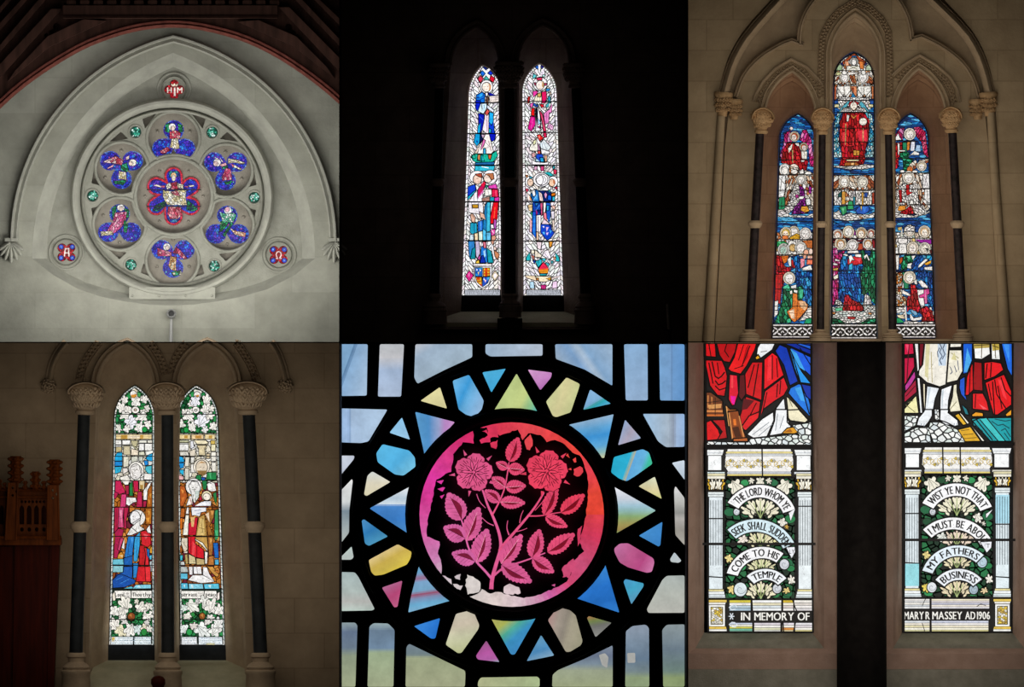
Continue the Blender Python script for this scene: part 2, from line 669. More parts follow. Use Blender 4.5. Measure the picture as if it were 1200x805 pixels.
class Glass:
    """one leaded window: every part is a mesh of glass pieces and the leads round them"""

    def __init__(self, name, label, cat, px, py, y, mat, group=None, seed=1, lw=0.8, parent=None):
        if parent is None:
            self.root = tag(empty(name, px, py, y, label, cat, group), kind='thing')
        else:
            self.root = empty(name, px, py, y, label, None)
            off = Vector((0, 0, 0)); q = parent
            while q is not None:
                off += Vector(q.location); q = q.parent
            self.root.location = Vector(self.root.location) - off
            self.root.parent = parent
        self.y = y
        self.k = 0
        self.mat = mat
        self.parts = {}
        self.part('glazing')
        self.rnd = random.Random(seed)
        self.lw = lw
        self.o = (0.0, 0.0, 1.0)
        self.labels = {}
        self.clip = None

    def part(self, name, label=None):
        self.p = self.parts.setdefault(name, MB())
        if label: self.labels[name] = label

    def depth(self):
        self.k += 1
        return self.y - self.k * STEP

    def T(self, s):
        out = []
        for t in s.split():
            a, b = t.split(',')
            out.append((self.o[0] + float(a) / self.o[2], self.o[1] + float(b) / self.o[2]))
        return out

    def poly(self, pts, col, lead=None):
        lead = self.lw if lead is None else lead
        pts = self.cut(pts)
        if len(pts) < 3: return
        y = self.depth()
        vs = [Vector((X(p[0]), Z(p[1]), 0)) for p in pts]
        fs = []
        for t in tessellate_polygon([vs]):
            a, b, c = (vs[i] for i in t)
            cr = (b.x - a.x) * (c.y - a.y) - (b.y - a.y) * (c.x - a.x)
            if abs(cr) > 1e-12:
                fs.append(tuple(t) if cr > 0 else tuple(reversed(t)))
        c = lin(col) if isinstance(col, str) else col
        self.p.add([(v.x, y, v.y) for v in vs], fs, c, 0)
        if lead > 0:
            self.p.ribbon(pts, lead, y - STEP * 0.5, (0, 0, 0, 1), 1, True)

    def cut(self, pts):
        """keep a piece inside the (convex) opening of the window"""
        if not self.clip: return pts
        q = self.clip
        n = len(q)
        ar = sum(q[i][0] * q[(i + 1) % n][1] - q[(i + 1) % n][0] * q[i][1] for i in range(n))
        sg = 1 if ar > 0 else -1
        for i in range(n):
            a, b = q[i], q[(i + 1) % n]
            pts = clip_half(pts, a[0], a[1], (b[1] - a[1]) * sg, -(b[0] - a[0]) * sg)
            if len(pts) < 3: return []
        return pts

    def grad(self, pts, ang, stops, step=2.0):
        """one piece of streaky glass whose colour runs from stop to stop along ang degrees"""
        y = self.depth()
        a = math.radians(ang)
        ux, uy = math.cos(a), math.sin(a)
        d = [p[0] * ux + p[1] * uy for p in pts]
        lo, hi = min(d), max(d)
        n = max(2, int((hi - lo) / step))
        cs = [(t, lin(c)) for t, c in stops]
        for i in range(n):
            t0, t1 = lo + (hi - lo) * i / n, lo + (hi - lo) * (i + 1) / n
            q = clip_half(pts, ux * t1, uy * t1, ux, uy)
            q = clip_half(q, ux * t0, uy * t0, -ux, -uy)
            if len(q) < 3: continue
            t = (i + .5) / n
            col = cs[-1][1]
            for k in range(len(cs) - 1):
                if cs[k][0] <= t <= cs[k + 1][0]:
                    f = (t - cs[k][0]) / max(1e-6, cs[k + 1][0] - cs[k][0])
                    col = tuple(cs[k][1][j] * (1 - f) + cs[k + 1][1][j] * f for j in range(4))
                    break
                if t < cs[0][0]:
                    col = cs[0][1]
            vs = [Vector((X(p[0]), Z(p[1]), 0)) for p in q]
            self.p.add([(v.x, y, v.y) for v in vs], [tuple(t) for t in tessellate_polygon([vs])], col, 0)

    def stroke(self, pts, w, col='000', closed=False):
        y = self.depth()
        if col in ('000', 'k'):
            self.p.ribbon(pts, w, y, (0, 0, 0, 1), 1, closed)
        else:
            self.p.ribbon(pts, w, y, lin(col), 0, closed)

    def mosaic(self, region, size, stretch, ang, cols, lead=None, jit=0.42):
        lead = self.lw if lead is None else lead
        y = self.depth()
        region = self.cut(region)
        if len(region) < 3: return
        for c in cells(region, size, stretch, ang, self.rnd, jit):
            col = lin(self.rnd.choice(cols))
            v = self.rnd.uniform(0.8, 1.15)
            col = (col[0] * v, col[1] * v, col[2] * v, 1)
            vs = [Vector((X(p[0]), Z(p[1]), 0)) for p in c]
            fs = [t for t in tessellate_polygon([vs])]
            self.p.add([(q.x, y, q.y) for q in vs], fs, col, 0)
            if lead > 0:
                self.p.ribbon(c, lead, y - STEP * 0.5, (0, 0, 0, 1), 1, True)

    def border(self, outer, w, seg, cols, lead=None):
        """a strip of small pieces just inside the outline"""
        lead = self.lw if lead is None else lead
        inn = inset(outer, w)
        y = self.depth()
        n = len(outer)
        for i in range(n):
            a, b = outer[i], outer[(i + 1) % n]
            c, d = inn[(i + 1) % n], inn[i]
            L = math.hypot(b[0] - a[0], b[1] - a[1])
            k = max(1, int(round(L / seg)))
            for q in range(k):
                t0, t1 = q / k, (q + 1) / k
                P = lambda u, v, t: (u[0] + (v[0] - u[0]) * t, u[1] + (v[1] - u[1]) * t)
                pts = [P(a, b, t0), P(a, b, t1), P(d, c, t1), P(d, c, t0)]
                col = lin(self.rnd.choice(cols))
                v = self.rnd.uniform(0.82, 1.1)
                self.p.add([(X(p[0]), y, Z(p[1])) for p in pts], [(0, 1, 2, 3)], (col[0] * v, col[1] * v, col[2] * v, 1), 0)
                if lead > 0:
                    self.p.ribbon(pts, lead, y - STEP * 0.5, (0, 0, 0, 1), 1, True)

    def run(self, text, pal):
        """drawing language: @ origin, : part, lw lead width, ~ stroke, * ellipse, % broken pieces, - no lead"""
        for line in text.strip().split('\n'):
            line = line.split('#')[0].strip()
            if not line: continue
            if line[0] == '@':
                a = line[1:].split()
                self.o = (float(a[0]), float(a[1]), float(a[2]))
                continue
            if line[0] == ':':
                self.part(line[1:].strip())
                continue
            if line.startswith('lw'):
                self.lw = float(line[2:])
                continue
            nl = None
            if line[0] == '-':
                nl = 0.0
                line = line[1:].strip()
            if line[0] == '~':
                a = line[1:].split(None, 2)
                self.stroke(self.T(a[2]), float(a[0]), pal.get(a[1], a[1]))
            elif line[0] == '*':
                a = line[1:].split()
                cx, cy = self.T(a[1])[0]
                r = [float(q) / self.o[2] for q in a[2].split(',')]
                self.poly(circ(cx, cy, r[0], r[-1], 18), pal.get(a[0], a[0]), nl)
            elif line[0] == '!':
                a = line[1:].split()
                cx, cy = self.T(a[0])[0]
                self.leaf(cx, cy, float(a[1]) / self.o[2], math.radians(float(a[2])), pal.get(a[3], a[3]))
            elif line[0] == '&':
                a = line[1:].split()
                cx, cy = self.T(a[0])[0]
                self.head(cx, cy, float(a[1]) / self.o[2], pal.get(a[2], a[2]), pal.get(a[3], a[3]), float(a[4]) if len(a) > 4 else 0.0, pal.get(a[5], a[5]) if len(a) > 5 else None)
            elif line[0] == '%':
                a = line[1:].split(None, 4)
                cols = [pal.get(q, q) for q in a[3].split(',')]
                self.mosaic(self.T(a[4]), float(a[0]), float(a[1]), math.radians(float(a[2])), cols, nl)
            else:
                c, pts = line.split(None, 1)
                self.poly(self.T(pts), pal.get(c, c), nl)

    def leaf(self, cx, cy, r, ang, col, vein='504c40', lobes=5, fat=0.75):
        self.poly(leaf_pts(cx, cy, r, ang, lobes, fat), col, self.lw * 0.7)
        ca, sa = math.cos(ang), math.sin(ang)
        for da in (-0.75, 0, 0.75):
            self.stroke([(cx - r * .5 * ca, cy - r * .5 * sa), (cx + r * .6 * math.cos(ang + da), cy + r * .6 * math.sin(ang + da))], max(0.22, r * 0.035), vein)

    def text(self, s, x0, x1, yb, h, col, narrow=None, bold=0.0):
        """lettering set between x0 and x1 on the baseline yb, h px tall"""
        k = h / 0.72
        gl = [glyph(c) for c in s]
        sp = 0.11
        tot = sum(g[2] + sp for g in gl) - sp
        sx = (x1 - x0) / tot
        y = self.depth()
        c = lin(col)
        x = x0
        for g in gl:
            for dx in ((0, bold) if bold else (0,)):
                self.p.add([(X(x + v[0] * sx + dx), y - dx * 1e-4, Z(yb - v[1] * k)) for v in g[0]], g[1], (0, 0, 0, 1) if col == '000' else c, 1 if col == '000' else 0)
            x += (g[2] + sp) * sx

    def scroll(self, o, pts, th, s, col, t0=0.06, t1=0.94, hh=0.6, curl=None, ink='000'):
        """curved ribbon through three points of its upper edge, with lettering along it"""
        self.o = o
        a, b, c = self.T(pts)
        th = th / o[2]
        ux, uy, R = circle3(a, b, c)
        A0 = math.atan2(a[1] - uy, a[0] - ux)
        A1 = math.atan2(c[1] - uy, c[0] - ux)
        if A1 < A0: A1 += 2 * math.pi
        n = 22
        P = lambda r, A: (ux + r * math.cos(A), uy + r * math.sin(A))
        outer = [P(R, A0 + (A1 - A0) * i / n) for i in range(n + 1)]
        inner = [P(R - th, A0 + 0.02 + (A1 - A0 - 0.04) * i / n) for i in range(n + 1)]
        self.poly(outer + inner[::-1], col, self.lw)
        gl = [glyph(ch) for ch in s]
        sp = 0.12
        tot = sum(g[2] + sp for g in gl) - sp
        L = (A1 - A0) * (t1 - t0)
        rb = R - th * (0.5 + hh / 2)
        k = th * hh / 0.72
        y = self.depth()
        pos = 0.0
        for g in gl:
            A = A0 + (A1 - A0) * t0 + L * (pos + g[2] / 2) / tot
            wx = L * rb / tot
            for bx in (0.0, th * 0.04):
                vs = []
                for v in g[0]:
                    u = (v[0] - g[2] / 2) * wx + bx
                    r = rb + v[1] * k
                    AA = A + u / rb
                    q = P(r, AA)
                    vs.append((X(q[0]), y - bx * 1e-4, Z(q[1])))
                self.p.add(vs, g[1], (0, 0, 0, 1), 1)
            pos += g[2] + sp

    def head(self, cx, cy, R, face, hair, turn=0.0, halo=None):
        """haloed head painted on the glass: ring, hair, face, eyes, nose and mouth"""
        halo = halo or self.rnd.choice(['f4ecdc', 'ecdcc0', 'f0e8e0', 'e4e0d8', 'f4e6d0'])
        self.poly(circ(cx, cy, R * .96, R, 18), halo, .6)
        self.stroke(circ(cx, cy, R * 0.76, R * 0.8, 16), 0.45, '4a3428', True)
        fx = cx + turn * R * 0.25
        self.poly(circ(cx, cy + R * 0.02, R * 0.64, R * 0.68, 14), hair, 0.45)
        self.poly(circ(fx, cy + R * 0.18, R * 0.45, R * 0.56, 14), face, 0)
        self.stroke([(fx - R * .3, cy + R * .08), (fx - R * .1, cy + R * .06)], R * 0.1, '3a2a24')
        self.stroke([(fx + R * .1, cy + R * .06), (fx + R * .3, cy + R * .08)], R * 0.1, '3a2a24')
        self.stroke([(fx, cy + R * .1), (fx + turn * R * .08, cy + R * .32)], R * 0.06, 'a07868')
        self.stroke([(fx - R * .14, cy + R * .48), (fx + R * .14, cy + R * .48)], R * 0.09, '904840')

    def bars(self, ys, xl, xr, w=1.3, yb=None):
        """iron saddle bars, each a part of its own"""
        self.k += 4
        y = self.y - self.k * STEP
        for i, py in enumerate(ys):
            a = xl(py) if callable(xl) else xl
            b = xr(py) if callable(xr) else xr
            mb = MB()
            mb.box(a, py - w / 2, b, py + w / 2, y - 0.01, y)
            self.extra = getattr(self, 'extra', []) + [('saddle_bar', mb)]

    def done(self):
        for name, mb in self.parts.items():
            if mb.f:
                o = mb.build(name.split('#')[0], [self.mat, LEAD], self.root)
                if name in self.labels: o['label'] = self.labels[name]
        for name, mb in getattr(self, 'extra', []):
            mb.build(name, IRON, self.root)
        return self.root


def at_frac(p, q):
    """x on the line p-q as a function of y"""
    return lambda y: p[0] + (q[0] - p[0]) * (y - p[1]) / (q[1] - p[1])


LEAD = plain('lead_came', '#0a0a0a', 0.7)
IRON = plain('black_iron', '#080808', 0.6)
# ---------------------------------------------------------------- materials of the place
M = {}
M['stone1'] = stone('grey_limestone', '#8f8f85', '#a8a89c', 0.92, 3.0, 0.2, (0.86, 0.42), (0.86, 0.86, 0.85, 1))
M['stone1b'] = stone('grey_limestone_dressed', '#93938a', '#a9a99e', 0.92, 5.0, 0.2)
M['stone1c'] = stone('grey_tracery_stone', '#85857b', '#9c9c92', 0.92, 6.0, 0.25)
M['stone1d'] = stone('shade_toned_panel_stone', '#7c776e', '#938d83', 0.92, 6.0, 0.25)  # shade of the sunk panels put into a browner, darker stone colour
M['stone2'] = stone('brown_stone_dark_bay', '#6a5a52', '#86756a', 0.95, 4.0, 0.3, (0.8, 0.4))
M['stone3'] = stone('buff_stone', '#a08c72', '#b8a488', 0.92, 3.0, 0.25, (0.62, 0.36), (0.7, 0.68, 0.65, 1), (0.2, 0.1))
M['stone3b'] = stone('buff_stone_dressed', '#a38f78', '#bba68c', 0.92, 5.0, 0.25)
M['stone3c'] = stone('rosy_buff_stone', '#96755c', '#b08c70', 0.92, 4.0, 0.25, (0.3, 0.34), (0.75, 0.72, 0.7, 1))
M['carve3'] = stone('carved_buff_stone', '#b08e68', '#cfae86', 0.9, 14.0, 0.5)
M['stone4'] = stone('brown_ashlar', '#a08c74', '#b8a288', 0.92, 3.0, 0.25, (0.7, 0.41), (0.7, 0.68, 0.65, 1), (0.1, 0.19))
M['stone4b'] = stone('brown_stone_dressed', '#a28e78', '#bba68c', 0.92, 5.0, 0.25)
M['sill4'] = stone('greenish_sill_stone', '#a8a48a', '#c0bca0', 0.9, 5.0, 0.25)
M['stone6'] = stone('warm_brown_stone', '#9a8070', '#ae9484', 0.92, 5.0, 0.3)
M['stone6g'] = stone('greenish_worn_stone', '#7c7a6c', '#949284', 0.92, 6.0, 0.35)
M['marble'] = marble('dark_mottled_marble', '#040304', '#33292c', 0.5, 18.0, 0.2)
M['black_marble'] = marble('black_marble', '#0c0a09', '#161412', 0.85, 8.0, 0.05)
M['slate'] = marble('slate_grey_marble', '#14171a', '#2a2e32', 0.6, 6.0, 0.2)
M['wood1'] = wood('dark_roof_timber', '#35231d', '#4e342c', 0.7)
M['wood1r'] = wood('reddish_roof_timber', '#5c322b', '#7c453c', 0.6)
M['wood4'] = wood('carved_oak', '#4a2207', '#6c340e', 0.5, 6.0, 0.8)
M['wood4d'] = wood('dark_red_panel_wood', '#320a02', '#481204', 0.5, 5.0, 0.5)
M['metal'] = plain('pale_grey_metal', '#9a9a98', 0.45)
M['black'] = plain('black_plastic', '#060606', 0.6)
M['divider'] = plain('dark_divider', '#17140f', 0.9)

# ---------------------------------------------------------------- the six bays: partitions added between them to keep each bay's light in
for nm, b in (('wall_left', (-6, -6, -1, 812)), ('wall_right', (1201, -6, 1206, 812)), ('ceiling', (-6, -7, 1206, -2)), ('floor', (-6, 806, 1206, 811)),
              ('light_partition_left', (399.6, -2, 400.6, 806)), ('light_partition_right', (802.8, -2, 804.4, 806))):
    mb = MB()
    mb.box(*b, -1.6, 0.75)
    struct(mb, nm, M['divider'])
for nm, b in (('trim_1', (-1, 400.6, 399.6, 401.8)), ('trim_2', (400.6, 401, 802.8, 402.6)), ('trim_3', (804.4, 400, 1201, 401.2))):  # level partitions, also added to stop light crossing between bays
    mb = MB()
    mb.box(*b, -1.6, 0.75)
    struct(mb, nm, M['divider'])


def arch_only(o):
    return o[1:-1]


def mix(A, B, t):
    return [(a[0] + (b[0] - a[0]) * t, a[1] + (b[1] - a[1]) * t) for a, b in zip(A, B)]


def moulded(F, G, y):
    """stepped arch mouldings between the wall face and the splay"""
    return [(F, y), (mix(F, G, .3), y + .04), (mix(F, G, .38), y + .13), (mix(F, G, .7), y + .16), (mix(F, G, .78), y + .26), (G, y + .29)]


def niche(name, mat, steps, sill=None):
    """stepped and splayed window opening: outlines from the wall face back to the glass"""
    mb = MB()
    for (a, ya), (b, yb) in zip(steps, steps[1:]):
        mb.loft(a, ya, b, yb)
    return struct(mb, name, mat, 35)


def roll(mb, path, r, y, closed=False, n=6):
    prof = [(r * math.cos(math.pi * i / n), y - r / 100 * math.sin(math.pi * i / n)) for i in range(n + 1)]
    mb.sweep(path, prof, closed)


def smooth_path(pts, it=2):
    p = list(pts)
    for _ in range(it):
        q = [p[0]]
        for a, b in zip(p, p[1:]):
            q += [(a[0] * .75 + b[0] * .25, a[1] * .75 + b[1] * .25), (a[0] * .25 + b[0] * .75, a[1] * .25 + b[1] * .75)]
        p = q + [p[-1]]
    return p


def along(path, step):
    """points and directions every step px along a path"""
    out = []
    d = step / 2
    acc = 0.0
    for a, b in zip(path, path[1:]):
        L = math.hypot(b[0] - a[0], b[1] - a[1])
        while d <= acc + L and L > 0:
            t = (d - acc) / L
            out.append((a[0] + (b[0] - a[0]) * t, a[1] + (b[1] - a[1]) * t, math.atan2(b[1] - a[1], b[0] - a[0])))
            d += step
        acc += L
    return out


def tooth_band(path, w, step, y, h=0.035, rows=2):
    """ornament of small pyramids set in staggered rows along an arch"""
    mb = MB()
    for k in range(rows):
        off = (k - (rows - 1) / 2) * w / rows
        for i, (x, yy, a) in enumerate(along(path, step)):
            if k % 2:
                x += math.cos(a) * step / 2; yy += math.sin(a) * step / 2
            cx, cy = x - math.sin(a) * off, yy + math.cos(a) * off
            r = step * .48
            pts = [(cx + r * math.cos(a + math.pi / 2 * q), cy + r * math.sin(a + math.pi / 2 * q)) for q in range(4)]
            v = [(X(p[0]), y, Z(p[1])) for p in pts] + [(X(cx), y - h, Z(cy))]
            mb.add(v, [(0, 4, 1), (1, 4, 2), (2, 4, 3), (3, 4, 0)])
    mb.sweep([(p[0], p[1]) for p in path], [(w * .5 + 1.2, y), (w * .5 + .6, y - .02), (w * .5, y)])
    mb.sweep([(p[0], p[1]) for p in path], [(-w * .5, y), (-w * .5 - .6, y - .02), (-w * .5 - 1.2, y)])
    return mb


def foliage(cx, y0, y1, yc, rt, rb, rnd, rows=3, per=9, size=2.6):
    """undercut leaf carving wrapped round the bell of a capital"""
    mb = MB()
    for j in range(rows):
        t = (j + .5) / rows
        R = rt + (rb - rt) * t ** 1.8
        for i in range(per):
            a = math.radians(-86 + 172 * (i + (.5 if j % 2 else 0)) / per)
            x = cx + R * math.sin(a)
            d = yc - R / 100 * math.cos(a)
            s = size * rnd.uniform(.75, 1.15)
            yy = y0 + (y1 - y0) * t + rnd.uniform(-.6, .6)
            mb.blob(x - s * .32, yy, d, s * .34, s * .72, s * .6, -.5 + rnd.uniform(-.2, .2), 6, 5)
            mb.blob(x + s * .32, yy, d, s * .34, s * .72, s * .6, .5 + rnd.uniform(-.2, .2), 6, 5)
            mb.blob(x, yy - s * .62, d - .012, s * .42, s * .4, s * .7, 0, 6, 5)
    return mb


def column(label, cap, shaft, r, ring, base, mats, yc, rnd, group, cat='column', leafy=True, per=9, ball=False):
    """nook shaft: moulded base, marble shaft with a stone ring, carved capital"""
    (cx, ct, cb, cw) = cap
    p0, p1 = shaft
    t = empty('nook_shaft', p1[0], base[1], yc, label, cat, group)
    mb = MB()
    mb.lathe(p0, p1, yc, [(0, r * .94), (1, r * 1.04)], 24)
    mb.build('shaft', mats[0], t, 40)
    xs = lambda y: p0[0] + (p1[0] - p0[0]) * (y - p0[1]) / (p1[1] - p0[1])
    if ring:
        x = xs(ring)
        mb = MB()
        h = r * .85
        mb.lathe((x, ring - h), (x, ring + h), yc, [(0, r * 1.08), (.12, r * 1.4), (.35, r * 1.62), (.6, r * 1.5), (.8, r * 1.3), (1, r * 1.08)], 24)
        mb.build('ring', mats[1], t, 40)
    y0, y1, w = base
    x = xs(y0)
    mb = MB()
    H = y1 - y0
    mb.lathe((x, y0), (p1[0], y1), yc, [(0, r * 1.3), (.05, r * 1.5), (.12, r * 1.5), (.16, r * 1.25), (.26, r * 1.2), (.34, w * .4), (.42, w * .46), (.48, w * .42), (.52, w * .5), (.6, w * .5), (.64, w * .47), (1, w * .49)], 28)
    mb.build('base', mats[1], t, 40)
    mb = MB()
    H = cb - ct
    if ball:
        # round leafy capital with a ring abacus
        mb.lathe((cx, ct), (cx + (p0[0] - cx) * .6, cb), yc, [(0, cw * .16), (.02, cw * .3), (.07, cw * .4), (.16, cw * .47), (.3, cw * .47), (.5, cw * .45), (.65, cw * .37), (.78, cw * .26), (.84, r * 1.2), (.88, r * 1.5), (.96, r * 1.5), (1, r * 1.15)], 28)
        A = circ(cx, ct + cw * ball, cw * .5, cw * ball, 24, math.pi * 1.0, math.pi * 2.0, False)
        mb.sweep(A, [(-1.3, yc), (-1.3, yc - cw * .0052), (0, yc - cw * .0058), (1.2, yc - cw * .0046), (1.4, yc)])
    else: mb.lathe((cx, ct), (cx + (p0[0] - cx) * .6, cb), yc, [(0, cw * .42), (.04, cw * .5), (.1, cw * .51), (.15, cw * .48), (.2, cw * .43), (.4, cw * .42), (.6, cw * .36), (.74, cw * .26), (.82, r * 1.15), (.88, r * 1.1), (.9, r * 1.4), (.97, r * 1.4), (1, r * 1.15)], 28)
    c = mb.build('capital', mats[2], t, 40)
    if leafy:
        mb = foliage(cx, ct + H * .2, ct + H * .78, yc, cw * .46, cw * .27, rnd, 3, per, cw * .13)
        mb.build('carved_foliage', mats[2], c, 60)
    return t


def leaf_stop(label, cx, cy, r, y, mat, rnd, group, name='label_stop', cat='carved boss'):
    """ball of leaf carving at the foot of an arch moulding"""
    mb = MB()
    mb.blob(cx, cy, y, r * .8, r * .8, r * .7, 0, 14, 10)
    for i in range(26):
        a = 2.4 * i
        q = r * .92 * math.sqrt((i + .5) / 26)
        d = y - math.sqrt(max(0, (r * .85) ** 2 - q * q)) / 100
        s = r * .24
        mb.blob(cx + q * math.cos(a), cy + q * math.sin(a), d, s * .7, s, s, a, 6, 5)
    return tag(mb.build(name, mat, None, 60), label, cat, group, 'thing')


RN = random.Random(77)
# ---------------------------------------------------------------- bay of the rose window
BOT = [(354, 303), (332, 319), (305, 331), (278, 339), (250, 344), (225, 346.5), (200, 347.5), (175, 346.5), (150, 344), (126, 339), (100, 331), (75, 319), (54, 303)]
BOT1 = [(369, 303), (346, 322), (313, 339), (282, 348), (252, 353.5), (226, 357), (200, 358), (174, 357), (148, 353.5), (120, 348), (92, 339), (62, 322), (38, 303)]
L1 = arch_pts(38, 369, 300, 203, 62, 20) + BOT1
L2 = arch_pts(54, 354, 300, 203, 78, 20) + BOT
mb = MB()
mb.prism([(-1, -2), (399.6, -2), (399.6, 400.6), (-1, 400.6)], [L1], 0.0, 0.0, sides=False)
struct(mb, 'wall_rose', M['stone1'])
mb = MB()
mb.loft(L1, 0.0, L2, 0.2, True)
struct(mb, 'trim_4', M['stone1b'], 35)
QF = [((203.5, 104), 4, 6.2, 5.6), ((77, 295.5), 4, 6.4, 5.8), ((326, 298.5), 4, 6.4, 5.8)]
QH = [foil(203.5, 104.5, 4, 6.6, 5.2, 0), foil(77, 295.5, 4, 7.4, 5.4, math.pi / 4), foil(326, 298.5, 4, 7.4, 5.4, math.pi / 4)]
RC = (201.3, 231.5)
mb = MB()
mb.prism(L2, [circ(RC[0], RC[1], 110, 107, 64)] + QH, 0.2, 0.4)
struct(mb, 'trim_5', M['stone1c'], 35)
# hood mould and its shells
hood = tag(empty('hood_mould', 203, 285, -0.02, 'pale pointed hood moulding arching over the round window', 'arch moulding'), kind='thing')
mb = MB()
mb.sweep(arch_pts(16.5, 390.5, 283, 203.5, 45.5, 30), [(5.5, 0.0), (5.2, -.07), (3.6, -.11), (1.6, -.11), (0.4, -.075), (-1, -.085), (-3, -.1), (-4.6, -.07), (-5, 0.0)])
mb.build('moulding', M['stone1b'], hood, 40)
for sx, lab in ((13, 'left'), (392, 'right')):
    c = empty('shell_corbel', sx, 306, -0.05, 'carved scallop corbel under the %s foot of the pale hood moulding' % lab, 'corbel', 'scallop corbels of the round window')
    tag(c, kind='thing')
    mb = MB()
    mb.sweep([(sx - 7, 281), (sx + 7, 281)], [(2, 0), (2, -.1), (-2, -.1), (-2, 0)])
    mb.build('cap', M['stone1b'], c, 40)
    for k in range(7):
        a = math.radians(-58 + 116 * k / 6)
        L = 24 - 7 * abs(k - 3) / 3
        mb = MB()
        mb.blob(sx + math.sin(a) * L * .5, 284 + math.cos(a) * L * .5, -.06, 3.1, L * .54, 6, -a, 8, 8)
        mb.build('flute', M['stone1b'], c, 60)

# ---- the rose: stone tracery with leaded lights
rose = tag(empty('rose_window', 201, 347, 0.2, 'large round window with six trefoil lights around a sixfoil centre', 'rose window'), kind='thing')
LOBES = [(202.4, 161.5, -90), (142, 197, -150), (264.5, 199.5, -30), (139.5, 262, 150), (266, 263.5, 30), (201.5, 305.5, 90)]
ROUND = [(158, 154), (248, 154.5), (107.5, 229), (297.5, 231), (152.5, 310), (250.5, 311.5)]
CC = (203, 229.5)


def lobe_outline(cx, cy, r, keep):
    pts = [p for p in circ(cx, cy, r, r, 60)]
    pts = [(p if math.hypot(p[0] - CC[0], p[1] - CC[1]) >= keep else
            (CC[0] + (p[0] - CC[0]) * keep / math.hypot(p[0] - CC[0], p[1] - CC[1]), CC[1] + (p[1] - CC[1]) * keep / math.hypot(p[0] - CC[0], p[1] - CC[1]))) for p in pts]
    return pts


holes = [lobe_outline(l[0], l[1], 29.3, 49) for l in LOBES] + [circ(CC[0], CC[1], 43, 43, 48)] + [circ(q[0], q[1], 6.6, 6.6, 20) for q in ROUND]
for q in ROUND:
    a = math.atan2(q[1] - CC[1], q[0] - CC[0])
    for sg in (-1, 1):
        holes.append(rounded([(CC[0] + r * math.cos(a + sg * d), CC[1] + r * math.sin(a + sg * d)) for r, d in ((98, .15), (99, .33), (86, .135))], 1.2, 3))
mb = MB()
mb.prism(circ(RC[0], RC[1], 108, 105, 64), holes, 0.26, 0.48)
for l in LOBES:
    roll(mb, lobe_outline(l[0], l[1], 31, 48.3), 1.9, 0.26, True)
roll(mb, circ(CC[0], CC[1], 45.3, 45.3, 60), 2.3, 0.26, True)
for q in ROUND:
    roll(mb, circ(q[0], q[1], 8.0, 8.0, 24), 1.1, 0.26, True)
mb.build('stone_tracery', M['stone1c'], rose, 40)
for q in holes[len(LOBES) + 1 + len(ROUND):]:
    mb = MB()
    mb.prism(inset(q, -.6), (), .35, .36, sides=False)
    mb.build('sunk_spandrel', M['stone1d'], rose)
mb = MB()
mb.sweep(circ(RC[0], RC[1], 113.5, 111, 80), [(-6, .26), (-5, .18), (-3, .10), (0, .07), (3, .07), (5, .10), (6, .2)], True)
mb.sweep(circ(RC[0], RC[1], 105.5, 102.5, 80), [(-2.2, .26), (-1.4, .2), (0, .17), (1.4, .2), (2.2, .26)], True)
mb.build('rim', M['stone1b'], rose, 40)
mb = MB()
mb.box(151, 336.5, 252, 350.5, 0.08, 0.26)
o = mb.build('foot_block', M['stone1b'], rose)
for bx in (155, 186, 217, 248):
    mb = MB()
    mb.blob(bx, 346.5, 0.08, 1.5, 1.5, 2, 0, 8, 6)
    mb.build('stud', M['stone1b'], o, 60)
TRE = []
for (cx, cy, a) in LOBES:
    # the lobe of each trefoil that points outwards or inwards
    TRE.append(a)
ORI = [-90, 90, 90, -90, -90, 90]
TSH = [(202.5, 164, -90), (141.2, 197, 90), (263.5, 198.5, 90), (139, 262.5, -90), (265.5, 264.5, -90), (201.8, 301.5, 90)]
LAM = []
for (lx, ly, la), (tx, ty, rot) in zip(LOBES, TSH):
    out = foil(tx, ty + (2 if rot < 0 else -2), 3, 14.4, 11.6, math.radians(rot), 1.06, 1.0, 12)
    LAM.append(out)
    mb = MB()
    mb.prism(lobe_outline(lx, ly, 30, 48.5), [out], 0.37, 0.48)
    for k in range(3):
        b = math.radians(rot + 60 + 120 * k)
        mb.blob(tx + 22 * math.cos(b), ty + 21 * math.sin(b), 0.37, 2.0, 2.0, 2.6, 0, 8, 6)
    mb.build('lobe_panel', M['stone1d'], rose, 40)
SIX = foil(CC[0] - .6, CC[1], 6, 23.5, 10.8, -math.pi / 2, 1.0, 1.0, 10)
mb = MB()
mb.prism(circ(CC[0], CC[1], 44, 44, 48), [SIX], 0.37, 0.48)
for k in range(6):
    b = math.radians(-60 + 60 * k)
    mb.blob(CC[0] + 34 * math.cos(b), CC[1] + 34 * math.sin(b), 0.37, 1.7, 1.7, 2.4, 0, 8, 6)
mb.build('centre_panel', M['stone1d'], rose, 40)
# mouldings round the three quatrefoils
mb = MB()
for q, (c, r) in zip(QH, (((203.5, 104), 19), ((77, 295.5), 20), ((326, 298.5), 20))):
    roll(mb, circ(c[0], c[1], r, r, 40), 1.6, 0.2, True)
    mb.sweep(circ(c[0], c[1], r * .76, r * .76, 40), [(-1, .2), (0, .17), (1, .2)], True)
struct(mb, 'trim_6', M['stone1c'], 40)

